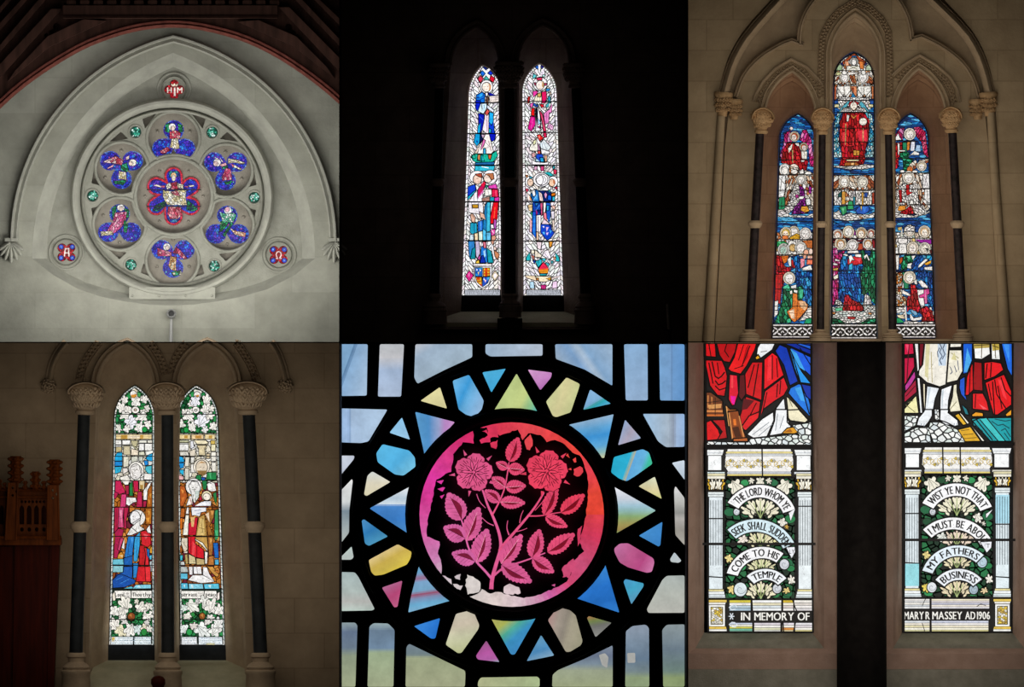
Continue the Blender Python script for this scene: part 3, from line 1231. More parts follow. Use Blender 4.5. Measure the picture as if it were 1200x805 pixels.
# ---- roof timbers above the arch
tr = tag(empty('roof_truss', 200, 130, -0.45, 'dark brown timber roof truss with curved brace above the arch', 'roof truss'), kind='thing')
LOW = smooth_path([(-1, 128), (24, 105), (50, 86), (75, 70), (100, 56), (125, 46), (150, 38), (176, 33), (203, 31), (230, 33), (258, 39), (285, 47), (310, 58), (335, 72), (360, 89), (382, 106), (399, 121)], 1)
mb = MB()
mb.prism(LOW + [(399.4, -2), (-1, -2)], [foil(68, 37, 3, 5, 4.2, -math.pi / 2), foil(339, 38, 3, 5, 4.2, -math.pi / 2), foil(57, 45, 3, 2.6, 2.4, 0), foil(350, 46, 3, 2.6, 2.4, 0)], -0.45, -0.25)
mb.build('brace', M['wood1'], tr, 40)
for x in (62, 345):
    mb = MB()
    mb.box(x - 14, 28, x + 14, 50, -.3, -.27)
    mb.build('spandrel_back', M['wood1'], tr)
mb = MB()
mb.sweep(LOW, [(-1.5, -.25), (-2, -.4), (-1, -.47), (1.5, -.5), (3, -.47), (4.2, -.5), (6, -.5), (7, -.45)])
mb.build('brace_edge', M['wood1r'], tr, 40)
mb = MB()
mb.box(76, 8, 326, 20.5, -.62, -.45)
mb.sweep([(76, 21.5), (326, 21.5)], [(1.6, -.45), (1.6, -.64), (-1.2, -.66), (-1.6, -.45)])
mb.build('tie_beam', M['wood1'], tr)
for i in range(16):
    x = 80 + 15.8 * i
    mb = MB()
    mb.prism(rounded([(x, 2), (x + 11, 2), (x + 11, 7), (x, 7)], 1.5), (), -.6, -.45)
    mb.build('carved_block', M['wood1'], tr)
for P in ([(-1, 96), (-1, 80), (62, 12), (74, 12)], [(-1, 66), (-1, 58), (50, -2), (58, -2)], [(-1, 40), (-1, 32), (30, -2), (37, -2)], [(-1, 20), (-1, 14), (12, -2), (18, -2)],
          [(399.4, 86), (399.4, 70), (340, 10), (328, 10)], [(399.4, 56), (399.4, 48), (352, -2), (344, -2)], [(399.4, 32), (399.4, 24), (372, -2), (366, -2)],
          [(20, 84), (12, 96), (60, 56), (126, 26), (100, 24), (58, 44)], [(384, 80), (392, 92), (344, 55), (280, 27), (304, 25), (348, 44)]):
    mb = MB()
    mb.prism(P, (), -.58, -.45)
    mb.build('strut', M['wood1'], tr)

# ---- pole with a round black lamp head below the rose
pl = tag(empty('pole_spotlight', 201, 400, -0.1, 'small round black-faced spotlight on a thin pale pole below the rose', 'spotlight'), kind='thing')
mb = MB()
mb.lathe((201, 372), (200.5, 400.4), -.08, [(0, 1.5), (1, 2.4)], 14)
mb.build('pole', M['metal'], pl, 40)
mb = MB()
mb.sweep(circ(201, 367.5, 4.6, 4.6, 28), [(-1.2, -.02), (-1.2, -.13), (0, -.15), (1.2, -.13), (1.2, -.02)], True)
mb.build('head_ring', M['metal'], pl, 40)
mb = MB()
mb.prism(circ(201, 367.5, 4, 4, 24), (), -.1, -.02)
mb.build('lens', M['black'], pl)
mb = MB()
mb.prism(circ(201, 367.5, 5.6, 5.6, 24), (), -.02, 0.0)
mb.build('back_plate', M['metal'], pl)
# ---------------------------------------------------------------- dark bay
F2L = lancet(511, 591, 381, 528, 586, 76, 559, 31)
F2R = lancet(604, 691, 381, 606, 668, 74, 636, 29)
mb = MB()
mb.prism([(400.6, -2), (802.8, -2), (802.8, 401), (400.6, 401)], [F2L, F2R], 0.0, 0.0, sides=False)
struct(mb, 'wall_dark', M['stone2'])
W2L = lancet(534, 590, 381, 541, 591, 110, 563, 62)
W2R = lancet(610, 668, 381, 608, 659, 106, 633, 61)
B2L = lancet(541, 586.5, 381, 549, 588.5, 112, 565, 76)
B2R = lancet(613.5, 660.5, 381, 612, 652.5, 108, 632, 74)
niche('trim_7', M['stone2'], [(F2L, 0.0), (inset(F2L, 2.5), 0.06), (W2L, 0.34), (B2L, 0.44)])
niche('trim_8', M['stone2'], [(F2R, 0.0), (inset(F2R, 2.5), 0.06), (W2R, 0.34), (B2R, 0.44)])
mb = MB()
mb.box(528, 346, 604, 366.5, 0.42, 0.5)
mb.box(608, 346, 676, 366.5, 0.42, 0.5)
struct(mb, 'trim_9', M['black_marble'])
mb = MB()
# sloping sills and the string below them
for x0, x1, a, b in ((511, 592, 533, 590), (604, 692, 611, 668)):
    v = [(X(a), .42, Z(365)), (X(b), .42, Z(365)), (X(x1), -.12, Z(378)), (X(x0), -.12, Z(378)), (X(x1), -.12, Z(383)), (X(x0), -.12, Z(383))]
    mb.add(v, [(0, 3, 2, 1), (3, 5, 4, 2)])
struct(mb, 'trim_10', M['sill4'])
mb = MB()
mb.sweep([(505, 385), (690, 385)], [(2, 0), (1.5, -.18), (-1, -.2), (-2, 0)])
struct(mb, 'trim_11', M['stone2'], 40)
for nm, lab, F in (('arch_moulding', 'dim pointed arch moulding over the left bright lancet', F2L), ('arch_moulding', 'dim pointed arch moulding over the right bright lancet', F2R)):
    mb = MB()
    roll(mb, arch_only(F), 2.2, 0.0)
    mb.sweep(arch_only(F), [(4, 0), (5, -.05), (7, -.05), (8, 0)])
    tag(mb.build(nm, M['stone2'], None, 40), lab, 'arch moulding', 'arch mouldings of the dark bay', 'thing')
mats = (M['black_marble'], M['stone2'], M['stone2'])
column('dark shaft left of the two bright lancets in the black bay', (514, 74, 104, 26), ((515, 102), (509.5, 346)), 5.5, 214, (344, 380, 30), mats, -.2, RN, 'shafts of the dark bay')
column('dark shaft standing between the two bright lancets', (597, 72, 104, 34), ((597, 102), (598, 346)), 6.5, 214, (344, 372, 27), mats, -.2, RN, 'shafts of the dark bay')
column('dark shaft right of the two bright lancets in the black bay', (672, 74, 104, 26), ((675, 102), (686, 346)), 6, 214, (344, 380, 27), mats, -.2, RN, 'shafts of the dark bay')
mb = MB()
mb.box(583, 373, 612, 401, -.36, 0)
tag(mb.build('pedestal', M['black_marble']), 'black block under the shaft between the bright lancets', 'pedestal', None, 'thing')
cd = tag(empty('candle', 783, 400, -.3, 'faint pale candle standing at the far right of the black bay', 'candle'), kind='thing')
mb = MB(); mb.lathe((782, 356), (784, 386), -.3, [(0, 1.2), (.06, 2), (1, 2.2)], 14); mb.build('wax', plain('candle_wax', '#d8cfc4', .5), cd, 40)
mb = MB(); mb.lathe((784, 386), (784.5, 400.8), -.3, [(0, 4), (.12, 3.6), (.2, 1.4), (.7, 1.2), (.85, 4), (1, 4.4)], 18); mb.build('holder', M['black'], cd, 40)
# ---------------------------------------------------------------- brown stone bay
F3L = lancet(874, 956.5, 400, 896, 956.5, 136, 928.5, 83)
G3L = lancet(877, 955, 400, 901, 954, 136, 929, 99)
W3L = lancet(899.5, 954.6, 400, 908.5, 957, 163, 936.2, 120)
B3L = lancet(906.5, 953.5, 400, 914.5, 957, 163, 936.7, 132)
F3C = lancet(971, 1033.5, 400, 973.5, 1032, 66, 1002.5, 15)
G3C = lancet(973, 1031.5, 400, 976, 1029.5, 72, 1002.5, 29)
W3C = lancet(974, 1030.5, 400, 977, 1028, 88, 1002.5, 50)
B3C = lancet(975.5, 1029, 400, 978.5, 1026.5, 92, 1002.5, 59.5)
F3R = lancet(1048.5, 1131, 400, 1048.5, 1109, 136, 1077, 80)
G3R = lancet(1050, 1128, 400, 1051, 1104.5, 136, 1076, 98)
W3R = lancet(1050.5, 1105.5, 400, 1048.6, 1096.5, 163, 1069.8, 119)
B3R = lancet(1051.5, 1098.5, 400, 1048.5, 1090.5, 163, 1069.3, 131.5)
HL = smooth_path([(822.5, 402), (832, 264), (840.5, 135), (843, 105), (850, 76), (859, 55), (873, 33), (903, 0), (907, -4)], 1)
HR = smooth_path([(1184, 402), (1175, 264), (1167, 130), (1165, 103), (1159, 76), (1150, 53), (1137, 32), (1107, 0), (1103, -4)], 1)
mb = MB()
mb.prism(HL + [(803.6, -4), (803.6, 402)], (), 0.0, .14)
mb.prism(HR + [(1201, -4), (1201, 402)], (), 0.0, .14)
struct(mb, 'wall_brown', M['stone3'])
mb = MB()
mb.prism([(820, 402), (820, -4), (1186, -4), (1186, 402)], [F3L, F3C, F3R], 0.14, .14, sides=False)
struct(mb, 'wall_tympanum', M['stone3b'])
TOP = smooth_path([(838, 402), (845, 270), (851, 140), (862, 118)], 1) + smooth_path([(864, 112), (871, 93), (880, 80), (893, 67), (916.7, 53), (928, 49)], 1) + [(941.5, 54)] + \
    smooth_path([(938.5, 44), (940, 30), (946.7, 13), (957, -1), (960, -4)], 1) + smooth_path([(1048, -4), (1052, 0), (1062, 18), (1066.5, 37), (1067, 48)], 1) + [(1080, 44)] + \
    smooth_path([(1082, 45), (1103, 55), (1126.7, 73), (1140, 93), (1146, 113)], 1) + smooth_path([(1148, 118), (1157, 140), (1164, 270), (1172, 402)], 1)
mb = MB()
mb.prism(TOP, [F3L, F3C, F3R], 0.05, .14)
struct(mb, 'wall_arcade', M['stone3'])
niche('trim_12', M['stone3c'], moulded(F3L, G3L, .05) + [(W3L, .6), (B3L, .7)])
niche('trim_13', M['stone3b'], moulded(F3C, G3C, .05) + [(W3C, .6), (B3C, .7)])
niche('trim_14', M['stone3c'], moulded(F3R, G3R, .05) + [(W3R, .6), (B3R, .7)])
mb = MB()
mb.box(868, 397, 1140, 401, .06, .72)
struct(mb, 'trim_15', M['stone3b'])
# outer arch with its shafts
oa = tag(empty('outer_arch', 1003, 400, -.02, 'broad round arch moulding with plain shafts framing the three tall lights', 'arch moulding'), kind='thing')
mb = MB()
mb.sweep(smooth_path([(848, 112), (855, 84), (864, 62), (878, 40), (914, 0), (919, -5)], 1), [(-6, .1), (-5.6, .0), (-3.5, -.05), (0, -.08), (3.5, -.05), (4.6, .0), (6, -.02), (7, .02)])
mb.build('moulding', M['stone3b'], oa, 40)
mb = MB()
mb.sweep(smooth_path([(1160, 110), (1154, 84), (1145, 60), (1131, 37), (1093, 0), (1088, -5)], 1), [(-7, .02), (-6, -.02), (-4.6, 0), (-3.5, -.05), (0, -.08), (3.5, -.05), (5.6, 0), (6, .1)])
mb.build('moulding', M['stone3b'], oa, 40)
for a, b in (((845, 136), (830, 402)), ((1161, 132), (1178.5, 402))):
    mb = MB()
    mb.lathe(a, b, .0, [(0, 4.8), (1, 7)], 20)
    mb.build('shaft', M['stone3'], oa, 40)
for x, sg, lab in ((848, 1, 'left'), (1158, -1, 'right')):
    k = tag(empty('corbel_capital', x, 138, -.02, 'pair of leafy capitals under the %s foot of the broad outer arch' % lab, 'capital', 'leafy capitals of the outer arch'), kind='thing')
    for dx, dy, w in ((0, 0, 22), (14 * sg, 8, 17)):
        mb = MB()
        mb.lathe((x + dx, 108 + dy), (x + dx - 2 * sg, 136 + dy * .5), .02, [(0, w * .48), (.08, w * .53), (.18, w * .5), (.26, w * .44), (.6, w * .36), (.9, w * .28), (1, w * .26)], 24)
        c = mb.build('capital', M['carve3'], k, 40)
        foliage(x + dx, 115 + dy, 132 + dy * .6, .02, w * .47, w * .34, RN, 3, 8, w * .13).build('carved_foliage', M['carve3'], c, 60)
# inner order: edge moulding of the arcade and tooth ornament round each arch
mb = MB()
TP = smooth_path([(864, 114), (871, 93), (880, 80), (893, 67), (916.7, 53), (928, 49)], 2)
mb.sweep(TP + [(941, 54)], [(-1, .05), (-.4, .0), (1.4, .0), (2.4, .03), (4, .03), (5, .05)])
tag(mb.build('label_mould', M['stone3b'], None, 40), 'pointed moulding edge above the left arch of the brown bay', 'arch moulding', 'inner arch edges of the brown bay', 'thing')
lm = tag(empty('label_mould', 1003, 50, .02, 'tall moulding edge above the middle arch of the brown bay', 'arch moulding', 'inner arch edges of the brown bay'), kind='thing')
mb = MB()
mb.sweep(smooth_path([(938.5, 52), (938.5, 44), (940, 30), (946.7, 13), (957, -1), (964, -9)], 2), [(-1, .05), (-.4, .0), (1.4, .0), (2.4, .03), (4, .03), (5, .05)])
mb.build('moulding', M['stone3b'], lm, 40)
mb = MB()
mb.sweep(smooth_path([(1042, -9), (1052, 0), (1062, 18), (1066.5, 37), (1067, 48)], 2), [(-1, .05), (-.4, .0), (1.4, .0), (2.4, .03), (4, .03), (5, .05)])
mb.build('moulding', M['stone3b'], lm, 40)
mb = MB()
mb.sweep([(1067, 48)] + smooth_path([(1080, 44), (1103, 55), (1126.7, 73), (1140, 93), (1146, 115)], 2), [(-1, .05), (-.4, .0), (1.4, .0), (2.4, .03), (4, .03), (5, .05)])
tag(mb.build('label_mould', M['stone3b'], None, 40), 'pointed moulding edge above the right arch of the brown bay', 'arch moulding', 'inner arch edges of the brown bay', 'thing')
for lab, path, F in (('left', [(890, 121), (893, 112), (900, 100), (913, 86), (927.5, 77.5), (941.7, 85), (953, 97), (958, 104)], F3L),
                     ('middle', [(962.5, 116), (962.5, 67), (964, 43), (972, 27), (983, 14), (1002, 2), (1018, 9), (1033, 23), (1041, 38), (1043, 70), (1043, 114)], F3C),
                     ('right', [(1050, 94), (1063, 82), (1078, 73), (1093, 82), (1108, 95), (1115, 107), (1118, 121)], F3R)):
    t = tag(empty('arch_order', sum(p[0] for p in path) / len(path), 130, .05, 'ornamented stone arch round the %s light of the brown bay' % lab, 'arch', 'ornamented arches of the brown bay'), kind='thing')
    mb = MB()
    A = arch_only(F) if lab != 'middle' else [(973, 128)] + arch_only(F)[1:-1] + [(1032.4, 128)]
    roll(mb, A, 1.8, .05)
    mb.sweep(A, [(3.4, .05), (4, .02), (5.4, .02), (6, .05)])
    mb.build('soffit_roll', M['stone3b'], t, 40)
    mb = MB()
    pr = [(-9.2, .05), (-8.6, .02), (-7.2, .015), (-6.4, .03), (-5.6, .05)] if lab != 'x' else []
    mb.sweep(path, [(-q, yy) for q, yy in reversed(pr)])
    if lab != 'middle': mb.build('outer_roll', M['stone3b'], t, 40)
    tooth_band(path, 6.0, 4.2, .05, .04).build('tooth_ornament', M['stone3b'], t)
mats = (M['marble'], M['stone3b'], M['carve3'])
column('dark mottled shaft left of the left light in the brown bay', (893.5, 127, 157, 26), ((890.5, 152), (878, 388)), 5.3, 263, (386, 401, 25), mats, -.14, RN, 'mottled shafts of the brown bay', ball=.5)
column('dark mottled shaft between the left and middle lights of the brown bay', (963.5, 127, 158, 26), ((963.3, 152), (961, 388)), 4.4, 263, (386, 401, 26), mats, -.14, RN, 'mottled shafts of the brown bay', ball=.5)
column('dark mottled shaft between the middle and right lights of the brown bay', (1041, 127, 158, 26), ((1040.5, 152), (1045.5, 388)), 4.4, 263, (386, 401, 25), mats, -.14, RN, 'mottled shafts of the brown bay', ball=.5)
column('dark mottled shaft right of the right light in the brown bay', (1113.5, 126, 156, 26), ((1115.5, 152), (1128, 388)), 5.3, 263, (386, 401, 25), mats, -.14, RN, 'mottled shafts of the brown bay', ball=.5)
# ---------------------------------------------------------------- dim bay with the wooden screen
F4L = lancet(103, 186, 806, 113, 181, 452, 149, 403)
F4R = lancet(204, 290, 806, 208, 277, 452, 243, 402.5)
G4L = lancet(106, 185, 806, 117, 179, 452, 149.5, 409)
G4R = lancet(205, 286, 806, 211, 273, 452, 243, 408.5)
W4L = lancet(118, 184, 806, 124.5, 182, 490, 155.5, 432)
W4R = lancet(206, 272, 806, 204.5, 262.5, 490, 230, 432)
B4L = lancet(126.5, 179, 806, 132.5, 179.5, 490, 156.8, 452)
B4R = lancet(210.5, 262.5, 806, 206.5, 254, 490, 228.5, 452)
mb = MB()
mb.prism([(-1, 401.8), (399.6, 401.8), (399.6, 806), (-1, 806)], [F4L, F4R], 0.0, 0.0, sides=False)
struct(mb, 'wall_dim', M['stone4'])
niche('trim_16', M['stone4b'], moulded(F4L, G4L, 0) + [(W4L, .42), (B4L, .5)])
niche('trim_17', M['stone4b'], moulded(F4R, G4R, 0) + [(W4R, .42), (B4R, .5)])
mb = MB()
mb.box(112, 757, 188, 778, .48, .54)
mb.box(203, 757, 280, 778, .48, .54)
struct(mb, 'trim_18', M['slate'])
mb = MB()
v = [(X(112), .5, Z(774)), (X(280), .5, Z(774)), (X(300), -.2, Z(806)), (X(98), -.2, Z(806)), (X(300), 0, Z(806)), (X(98), 0, Z(806))]
mb.add(v, [(0, 3, 2, 1)])
struct(mb, 'trim_19', M['sill4'])
for x, lab, pts in ((57, 'left', [(58, 446), (60, 431), (66, 416), (75, 404), (78, 401)]), (335, 'right', [(335, 446), (332, 431), (326, 414), (320, 404), (317, 401)])):
    mb = MB()
    s = 1 if lab == 'left' else -1
    mb.sweep(smooth_path(pts, 2), [(-4, 0), (-3.4, -.05), (-1, -.09), (1.5, -.07), (2.6, -.03), (4.5, -.03), (5, 0)] if s > 0 else [(-5, 0), (-4.5, -.03), (-2.6, -.03), (-1.5, -.07), (1, -.09), (3.4, -.05), (4, 0)])
    tag(mb.build('hood_mould', M['stone4b'], None, 40), 'end of the curved hood moulding on the %s of the leafy pair' % lab, 'arch moulding', 'hood mouldings of the dim bay', 'thing')
    leaf_stop('round leafy boss at the foot of the %s hood moulding in the dim bay' % lab, x, 452, 9.5, -.02, M['stone4b'], RN, 'leafy bosses of the dim bay')
for lab, F, paths in (('left', F4L, [[(93, 446), (96, 432), (104, 417), (113, 405), (116, 401.9)], [(194, 440), (190, 424), (182, 410), (175, 401.9)]]),
                      ('right', F4R, [[(199, 440), (204, 424), (212, 410), (219, 401.9)], [(301, 446), (295, 430), (285, 413), (277, 401.9)]])):
    t = tag(empty('arch_order', 150 if lab == 'left' else 243, 450, 0, 'stone arch with pierced ornament over the %s light of the leafy pair' % lab, 'arch', 'ornamented arches of the dim bay'), kind='thing')
    mb = MB()
    A = [p for p in arch_only(F)]
    roll(mb, A, 2.0, 0)
    mb.sweep(A, [(3.4, 0), (4.2, -.04), (6, -.04), (7, 0)])
    mb.build('soffit_roll', M['stone4b'], t, 40)
    for p in paths:
        tooth_band(smooth_path(p, 2), 8, 5.2, 0, .05).build('tooth_ornament', M['stone4b'], t)
mats = (M['slate'], M['stone4b'], M['stone4b'])
column('dark slate shaft left of the leafy pair, beside the wooden screen', (102, 448, 486, 43), ((99.5, 483), (90, 766)), 7.6, 617, (764, 805, 35), mats, -.3, RN, 'slate shafts of the dim bay', per=10, ball=.3)
column('dark slate shaft between the leafy pair of lights', (196, 448, 486, 43), ((197, 483), (197.5, 766)), 7.4, 617, (764, 805, 34), mats, -.3, RN, 'slate shafts of the dim bay', per=10, ball=.3)
column('dark slate shaft right of the leafy pair, beside bare wall', (291, 447, 486, 47), ((292, 483), (306, 766)), 7.8, 617, (764, 805, 36), mats, -.3, RN, 'slate shafts of the dim bay', per=10, ball=.3)
mb = MB()
mb.lathe((187, 790), (187, 806), -.62, [(0, 2), (.1, 6), (.3, 8.4), (.6, 8.4), (.85, 6.4), (1, 7)], 22)
tag(mb.build('wooden_knob', M['wood4d'], None, 40), 'dark round wooden knob in front of the shaft between the leafy lights', 'knob', None, 'thing')

# ---- carved wooden screen
sc = tag(empty('carved_screen', 36, 806, -.3, 'dark carved wooden screen with stacked pinnacles at the left of the dim bay', 'wooden screen'), kind='thing')
mb = MB()
mb.prism([(-1, 636), (71, 636), (64, 806), (-1, 806)], (), -.3, -.02)
p = mb.build('panel', M['wood4d'], sc)
for x0, x1 in ((-1, 14), (17, 19), (58, 60)):
    mb = MB(); mb.prism([(x0 + 1.5, 640), (x1 + 1.5, 640), (x1 - 1, 806), (x0 - 1, 806)], (), -.33, -.3); mb.build('stile', M['wood4d'], p)
mb = MB()
mb.prism([(-1, 630), (73, 630), (73, 638), (-1, 638)], (), -.42, -.1)
mb.sweep([(-1, 629), (73, 629)], [(2, -.3), (1.4, -.44), (-1.4, -.46), (-2, -.3)])
mb.build('cornice', M['wood4'], sc, 40)
LANC = [lancet(23 + 8.6 * i + 1, 23 + 8.6 * i + 6.6, 614, 23 + 8.6 * i + 1, 23 + 8.6 * i + 6.6, 597, 23 + 8.6 * i + 3.8, 591.5, 6) for i in range(4)]
DIA = [[(25 + 4.3 * i, 587.5), (26.8 + 4.3 * i, 585.4), (28.6 + 4.3 * i, 587.5), (26.8 + 4.3 * i, 589.6)] for i in range(7)]
SM = [circ(27 + 8.6 * i, 620, 2.2, 2.6, 10) for i in range(4)]
mb = MB()
mb.prism([(21, 571), (60, 571), (60, 630), (21, 630)], LANC + DIA + SM, -.34, -.26)
mb.prism([(-1, 571), (8, 571), (8, 630), (-1, 630)], [lancet(.6, 5.5, 614, .6, 5.5, 597, 3, 591, 6)], -.34, -.26)
mb.build('tracery', M['wood4'], sc)
mb = MB(); mb.box(-1, 571, 60, 630, -.2, -.16); mb.build('dark_backing', M['wood4d'], sc)
for py in (574, 582):
    mb = MB()
    mb.sweep([(-1, py), (60, py)], [(1.6, -.34), (1, -.38), (-1, -.39), (-1.6, -.34)])
    mb.build('rail', M['wood4'], sc, 40)
for x0, x1, xb0, xb1, yt in ((12, 22.5, 8, 20.5, 565), (58, 69.5, 57, 71, 568)):
    mb = MB()
    HQ = [[((x0 + x1) / 2 - 2.2 + 4.4 * (j % 2), yt + 6 + 4.5 * j), ((x0 + x1) / 2 - .4 + 4.4 * (j % 2), yt + 3.8 + 4.5 * j), ((x0 + x1) / 2 + 1.2 + 4.4 * (j % 2) - .2, yt + 6 + 4.5 * j), ((x0 + x1) / 2 - .4 + 4.4 * (j % 2), yt + 8.2 + 4.5 * j)] for j in range(3)]
    mb.prism([(x0, yt), (x1, yt), (xb1, 632), (xb0, 632)], HQ, -.46, -.3)
    o = mb.build('post', M['wood4'], sc)
    for a, b in (((x0, yt), (xb0, 632)), ((x1, yt), (xb1, 632))):
        mb = MB(); roll(mb, [a, b], 1.1, -.46); mb.build('bead', M['wood4'], o, 40)


def pinnacle(cx, y0, y1, w, tiers):
    mb = MB()
    h = (y1 - y0) / tiers
    prof = []
    for i in range(tiers):
        t = i / tiers
        prof += [(t, w * .4), (t + .2 / tiers, w * .47), (t + .62 / tiers, w * .56), (t + .72 / tiers, w * .5), (t + .85 / tiers, w * .4)]
    prof.append((1, w * .5))
    mb.lathe((cx, y0), (cx, y1), -.38, prof, 8)
    for i in range(tiers):
        for s in (-1, 0, 1):
            mb.blob(cx + s * w * .46, y0 + h * (i + .42), -.38 - (.04 if s else .09), w * .2, h * .26, w * .22, 0, 6, 5)
    return mb


pinnacle(20, 534, 566, 15, 4).build('pinnacle', M['wood4'], sc, 30)
pinnacle(65.5, 538, 568, 15, 4).build('pinnacle', M['wood4'], sc, 30)
pinnacle(43, 552, 573, 10, 3).build('finial', M['wood4'], sc, 30)
for x, y0, w in ((31, 563, 5), (53, 563, 5), (1, 561, 5), (7, 565, 4)):
    pinnacle(x, y0, 573, w, 2).build('crest', M['wood4'], sc, 30)
# ---------------------------------------------------------------- close bay of the texts
U = lambda x0, x1, y1: [(x0, 401), (x0, y1), (x1, y1), (x1, 401)]
mb = MB()
mb.prism([(804.4, 401.2), (806, 401.2), (807, 766), (979.5, 766), (979.5, 401.2), (1036, 401.2), (1036, 766), (1201, 766), (1201, 806), (804.4, 806)], (), 0.0, .1)
struct(mb, 'wall_texts', M['stone6'])
mb = MB()
mb.loft(U(806, 979.5, 766), 0, U(815, 966, 760), .12)
struct(mb, 'trim_20', M['stone6'])
for n, (A, B) in ((21, ((815, 966, 760), (825.6, 952.5, 742))), (22, ((1047, 1201, 760), (1058.4, 1188, 742)))):
    mb = MB()
    a, b = U(*A), U(*B)
    mb.loft(a[:2], .12, b[:2], .36)
    mb.loft(a[2:], .12, b[2:], .36)
    struct(mb, 'trim_%d' % n, M['stone6'])
    mb = MB()
    mb.loft(a[1:3], .12, b[1:3], .36)
    struct(mb, 'trim_%d' % (n + 4), M['stone6g'])
mb = MB()
mb.loft(U(1036, 1203, 766), 0, U(1047, 1201, 760), .12)
struct(mb, 'trim_23', M['stone6'])
mb = MB()
mb.sweep([(804.4, 786), (1201, 786)], [(2, 0), (1, -.05), (-22, -.09), (-22, 0)])
struct(mb, 'trim_24', M['stone6g'], 40)
mb = MB()
mb.lathe((1008.5, 401.2), (1009, 806), -.32, [(0, 28.6), (1, 29.2)], 40)
tag(mb.build('pillar', M['black_marble'], None, 40), 'wide black marble pillar between the two text lights', 'pillar', None, 'thing')
# ---------------------------------------------------------------- glass of the rose
G1 = stained('jewel_stained_glass', 34, 0.42, 1.0, 0.05, 36, 0.3)
BLU = ['1c28c8', '2438e0', '1a1ca8', '4a28c8', '1c58e0', '3020b0', '2a80e8', '5030d0', '18189c', '6a38c8']
PAL1 = dict(k='000')


def trefoil(i, name_label, text, part='figure', origin=(0, 0, 1)):
    out = LAM[i]
    cx = sum(p[0] for p in out) / len(out); cy = sum(p[1] for p in out) / len(out)
    g = Glass('trefoil_light', name_label, None, cx, cy, 0.44, G1, seed=100 + i, lw=0.5, parent=rose)
    g.part('blue_ground')
    g.poly(out, '1c2090', 0)
    q = inset(out, .8)
    for c in cells([(cx - 30, cy - 30), (cx + 30, cy - 30), (cx + 30, cy + 30), (cx - 30, cy + 30)], 3.0, 1.0, 0, g.rnd):
        mx = sum(p[0] for p in c) / len(c); my = sum(p[1] for p in c) / len(c)
        if inside((mx, my), q):
            g.poly(c, g.rnd.choice(BLU), .4)
    for _ in range(16):
        x, y = cx + g.rnd.uniform(-26, 26), cy + g.rnd.uniform(-22, 22)
        if inside((x, y), inset(out, 2)):
            g.poly(circ(x, y, g.rnd.uniform(.7, 1.5), None, 8), g.rnd.choice(['58c8f0', '40a0f0', '9860e0', 'd050c0', '70e0e0']), .25)
    g.part('border')
    g.border(out, 1.4, 2.6, ['3858e8', '5078f0', '4a30c8', '80a0f0', '2838c8'], .35)
    g.part(part)
    g.run(text, PAL1)
    g.done()


PINK = 'e06078,d84860,f4a8b0,c83050,f0c8c0'
GRN = '10804c,18a060,0c6038,30c088'
CRM = 'f4ecd0,e8d8a8,fbf4e4,d8c890'
trefoil(0, 'kneeling figure in rose and cream with white veil', f'''
@130 80 8
% 2.4 1.4 90 {GRN} 505,520 545,500 540,600 500,590
% 2.4 1.4 90 {GRN} 620,510 665,530 665,590 630,600
*f8f6f4 566,545 34,34
*f0d8cc 572,560 20,24
% 2.4 1.6 60 {PINK} 540,590 600,575 645,600 640,660 590,650 540,660
% 2.4 1.8 80 {CRM} 560,655 620,650 635,745 600,755 545,735
% 2.2 1.3 0 d84060,e87088,f0a0a8,c02848 450,770 520,730 550,760 500,797 460,795
''')
trefoil(1, 'angel with rosy wings turning right in cream and green', f'''
@100 160 8
% 2.4 2 -20 f0b8c0,e07890,d85070,f8d8d8 150,235 250,185 290,190 330,260 260,250
% 2.4 1.6 30 {PINK} 260,170 350,215 330,270 280,240
f0a8c0 195,290 260,255 250,280 200,300
*fbf4e8 435,240 36,32
*f0d8c8 415,248 20,22
f4d8d0 370,190 405,170 400,205 375,215
% 2.4 1.4 40 {GRN} 320,270 380,240 400,310 380,330 325,310
% 2.4 1.7 80 {CRM} 305,320 375,330 380,400 300,395
% 2.2 1.4 0 {GRN} 255,415 380,400 350,450 270,440
''')
trefoil(2, 'angel with cream wing turning left in crimson', f'''
@160 160 8
*f8f0ee 748,240 36,36
*e8c8c8 735,250 22,24
f4f0e8 720,190 760,200 750,215
f8ecd8 770,185 805,230 795,240
% 2.4 2 20 {CRM} 850,200 900,205 1010,240 1000,255 900,240 850,250
% 2.2 2 30 f4ecd8,e8b0a8,d87080 890,250 985,300 970,310 890,280
% 2.2 1.4 0 {GRN} 790,275 850,270 850,300 800,300
e8a8b0 770,260 830,240 840,265 790,280
% 2.4 1.8 80 d84878,e880a0,c03060,f0b0c0 830,290 875,300 890,400 800,410 790,380
% 2.2 1.4 0 {GRN} 815,420 890,410 880,440 830,445
''')
trefoil(3, 'figure in rose robes leaning left with white veil', f'''
@0 200 4
*f8f6f4 562,172 18,16
*f0d4c8 562,178 10,11
% 2.2 1.4 90 {GRN} 520,175 540,160 540,230 522,220
% 2.2 1.4 90 {GRN} 580,175 600,180 600,215 585,225
% 2.4 1.6 110 f080b0,e05898,d03878,f8b8d0 535,195 590,190 585,230 560,270 520,300 495,285 520,240
% 2.2 1.8 -10 {CRM} 465,285 520,280 525,300 470,305
% 2.2 1.6 80 {GRN} 575,230 595,240 590,290 575,285
''')
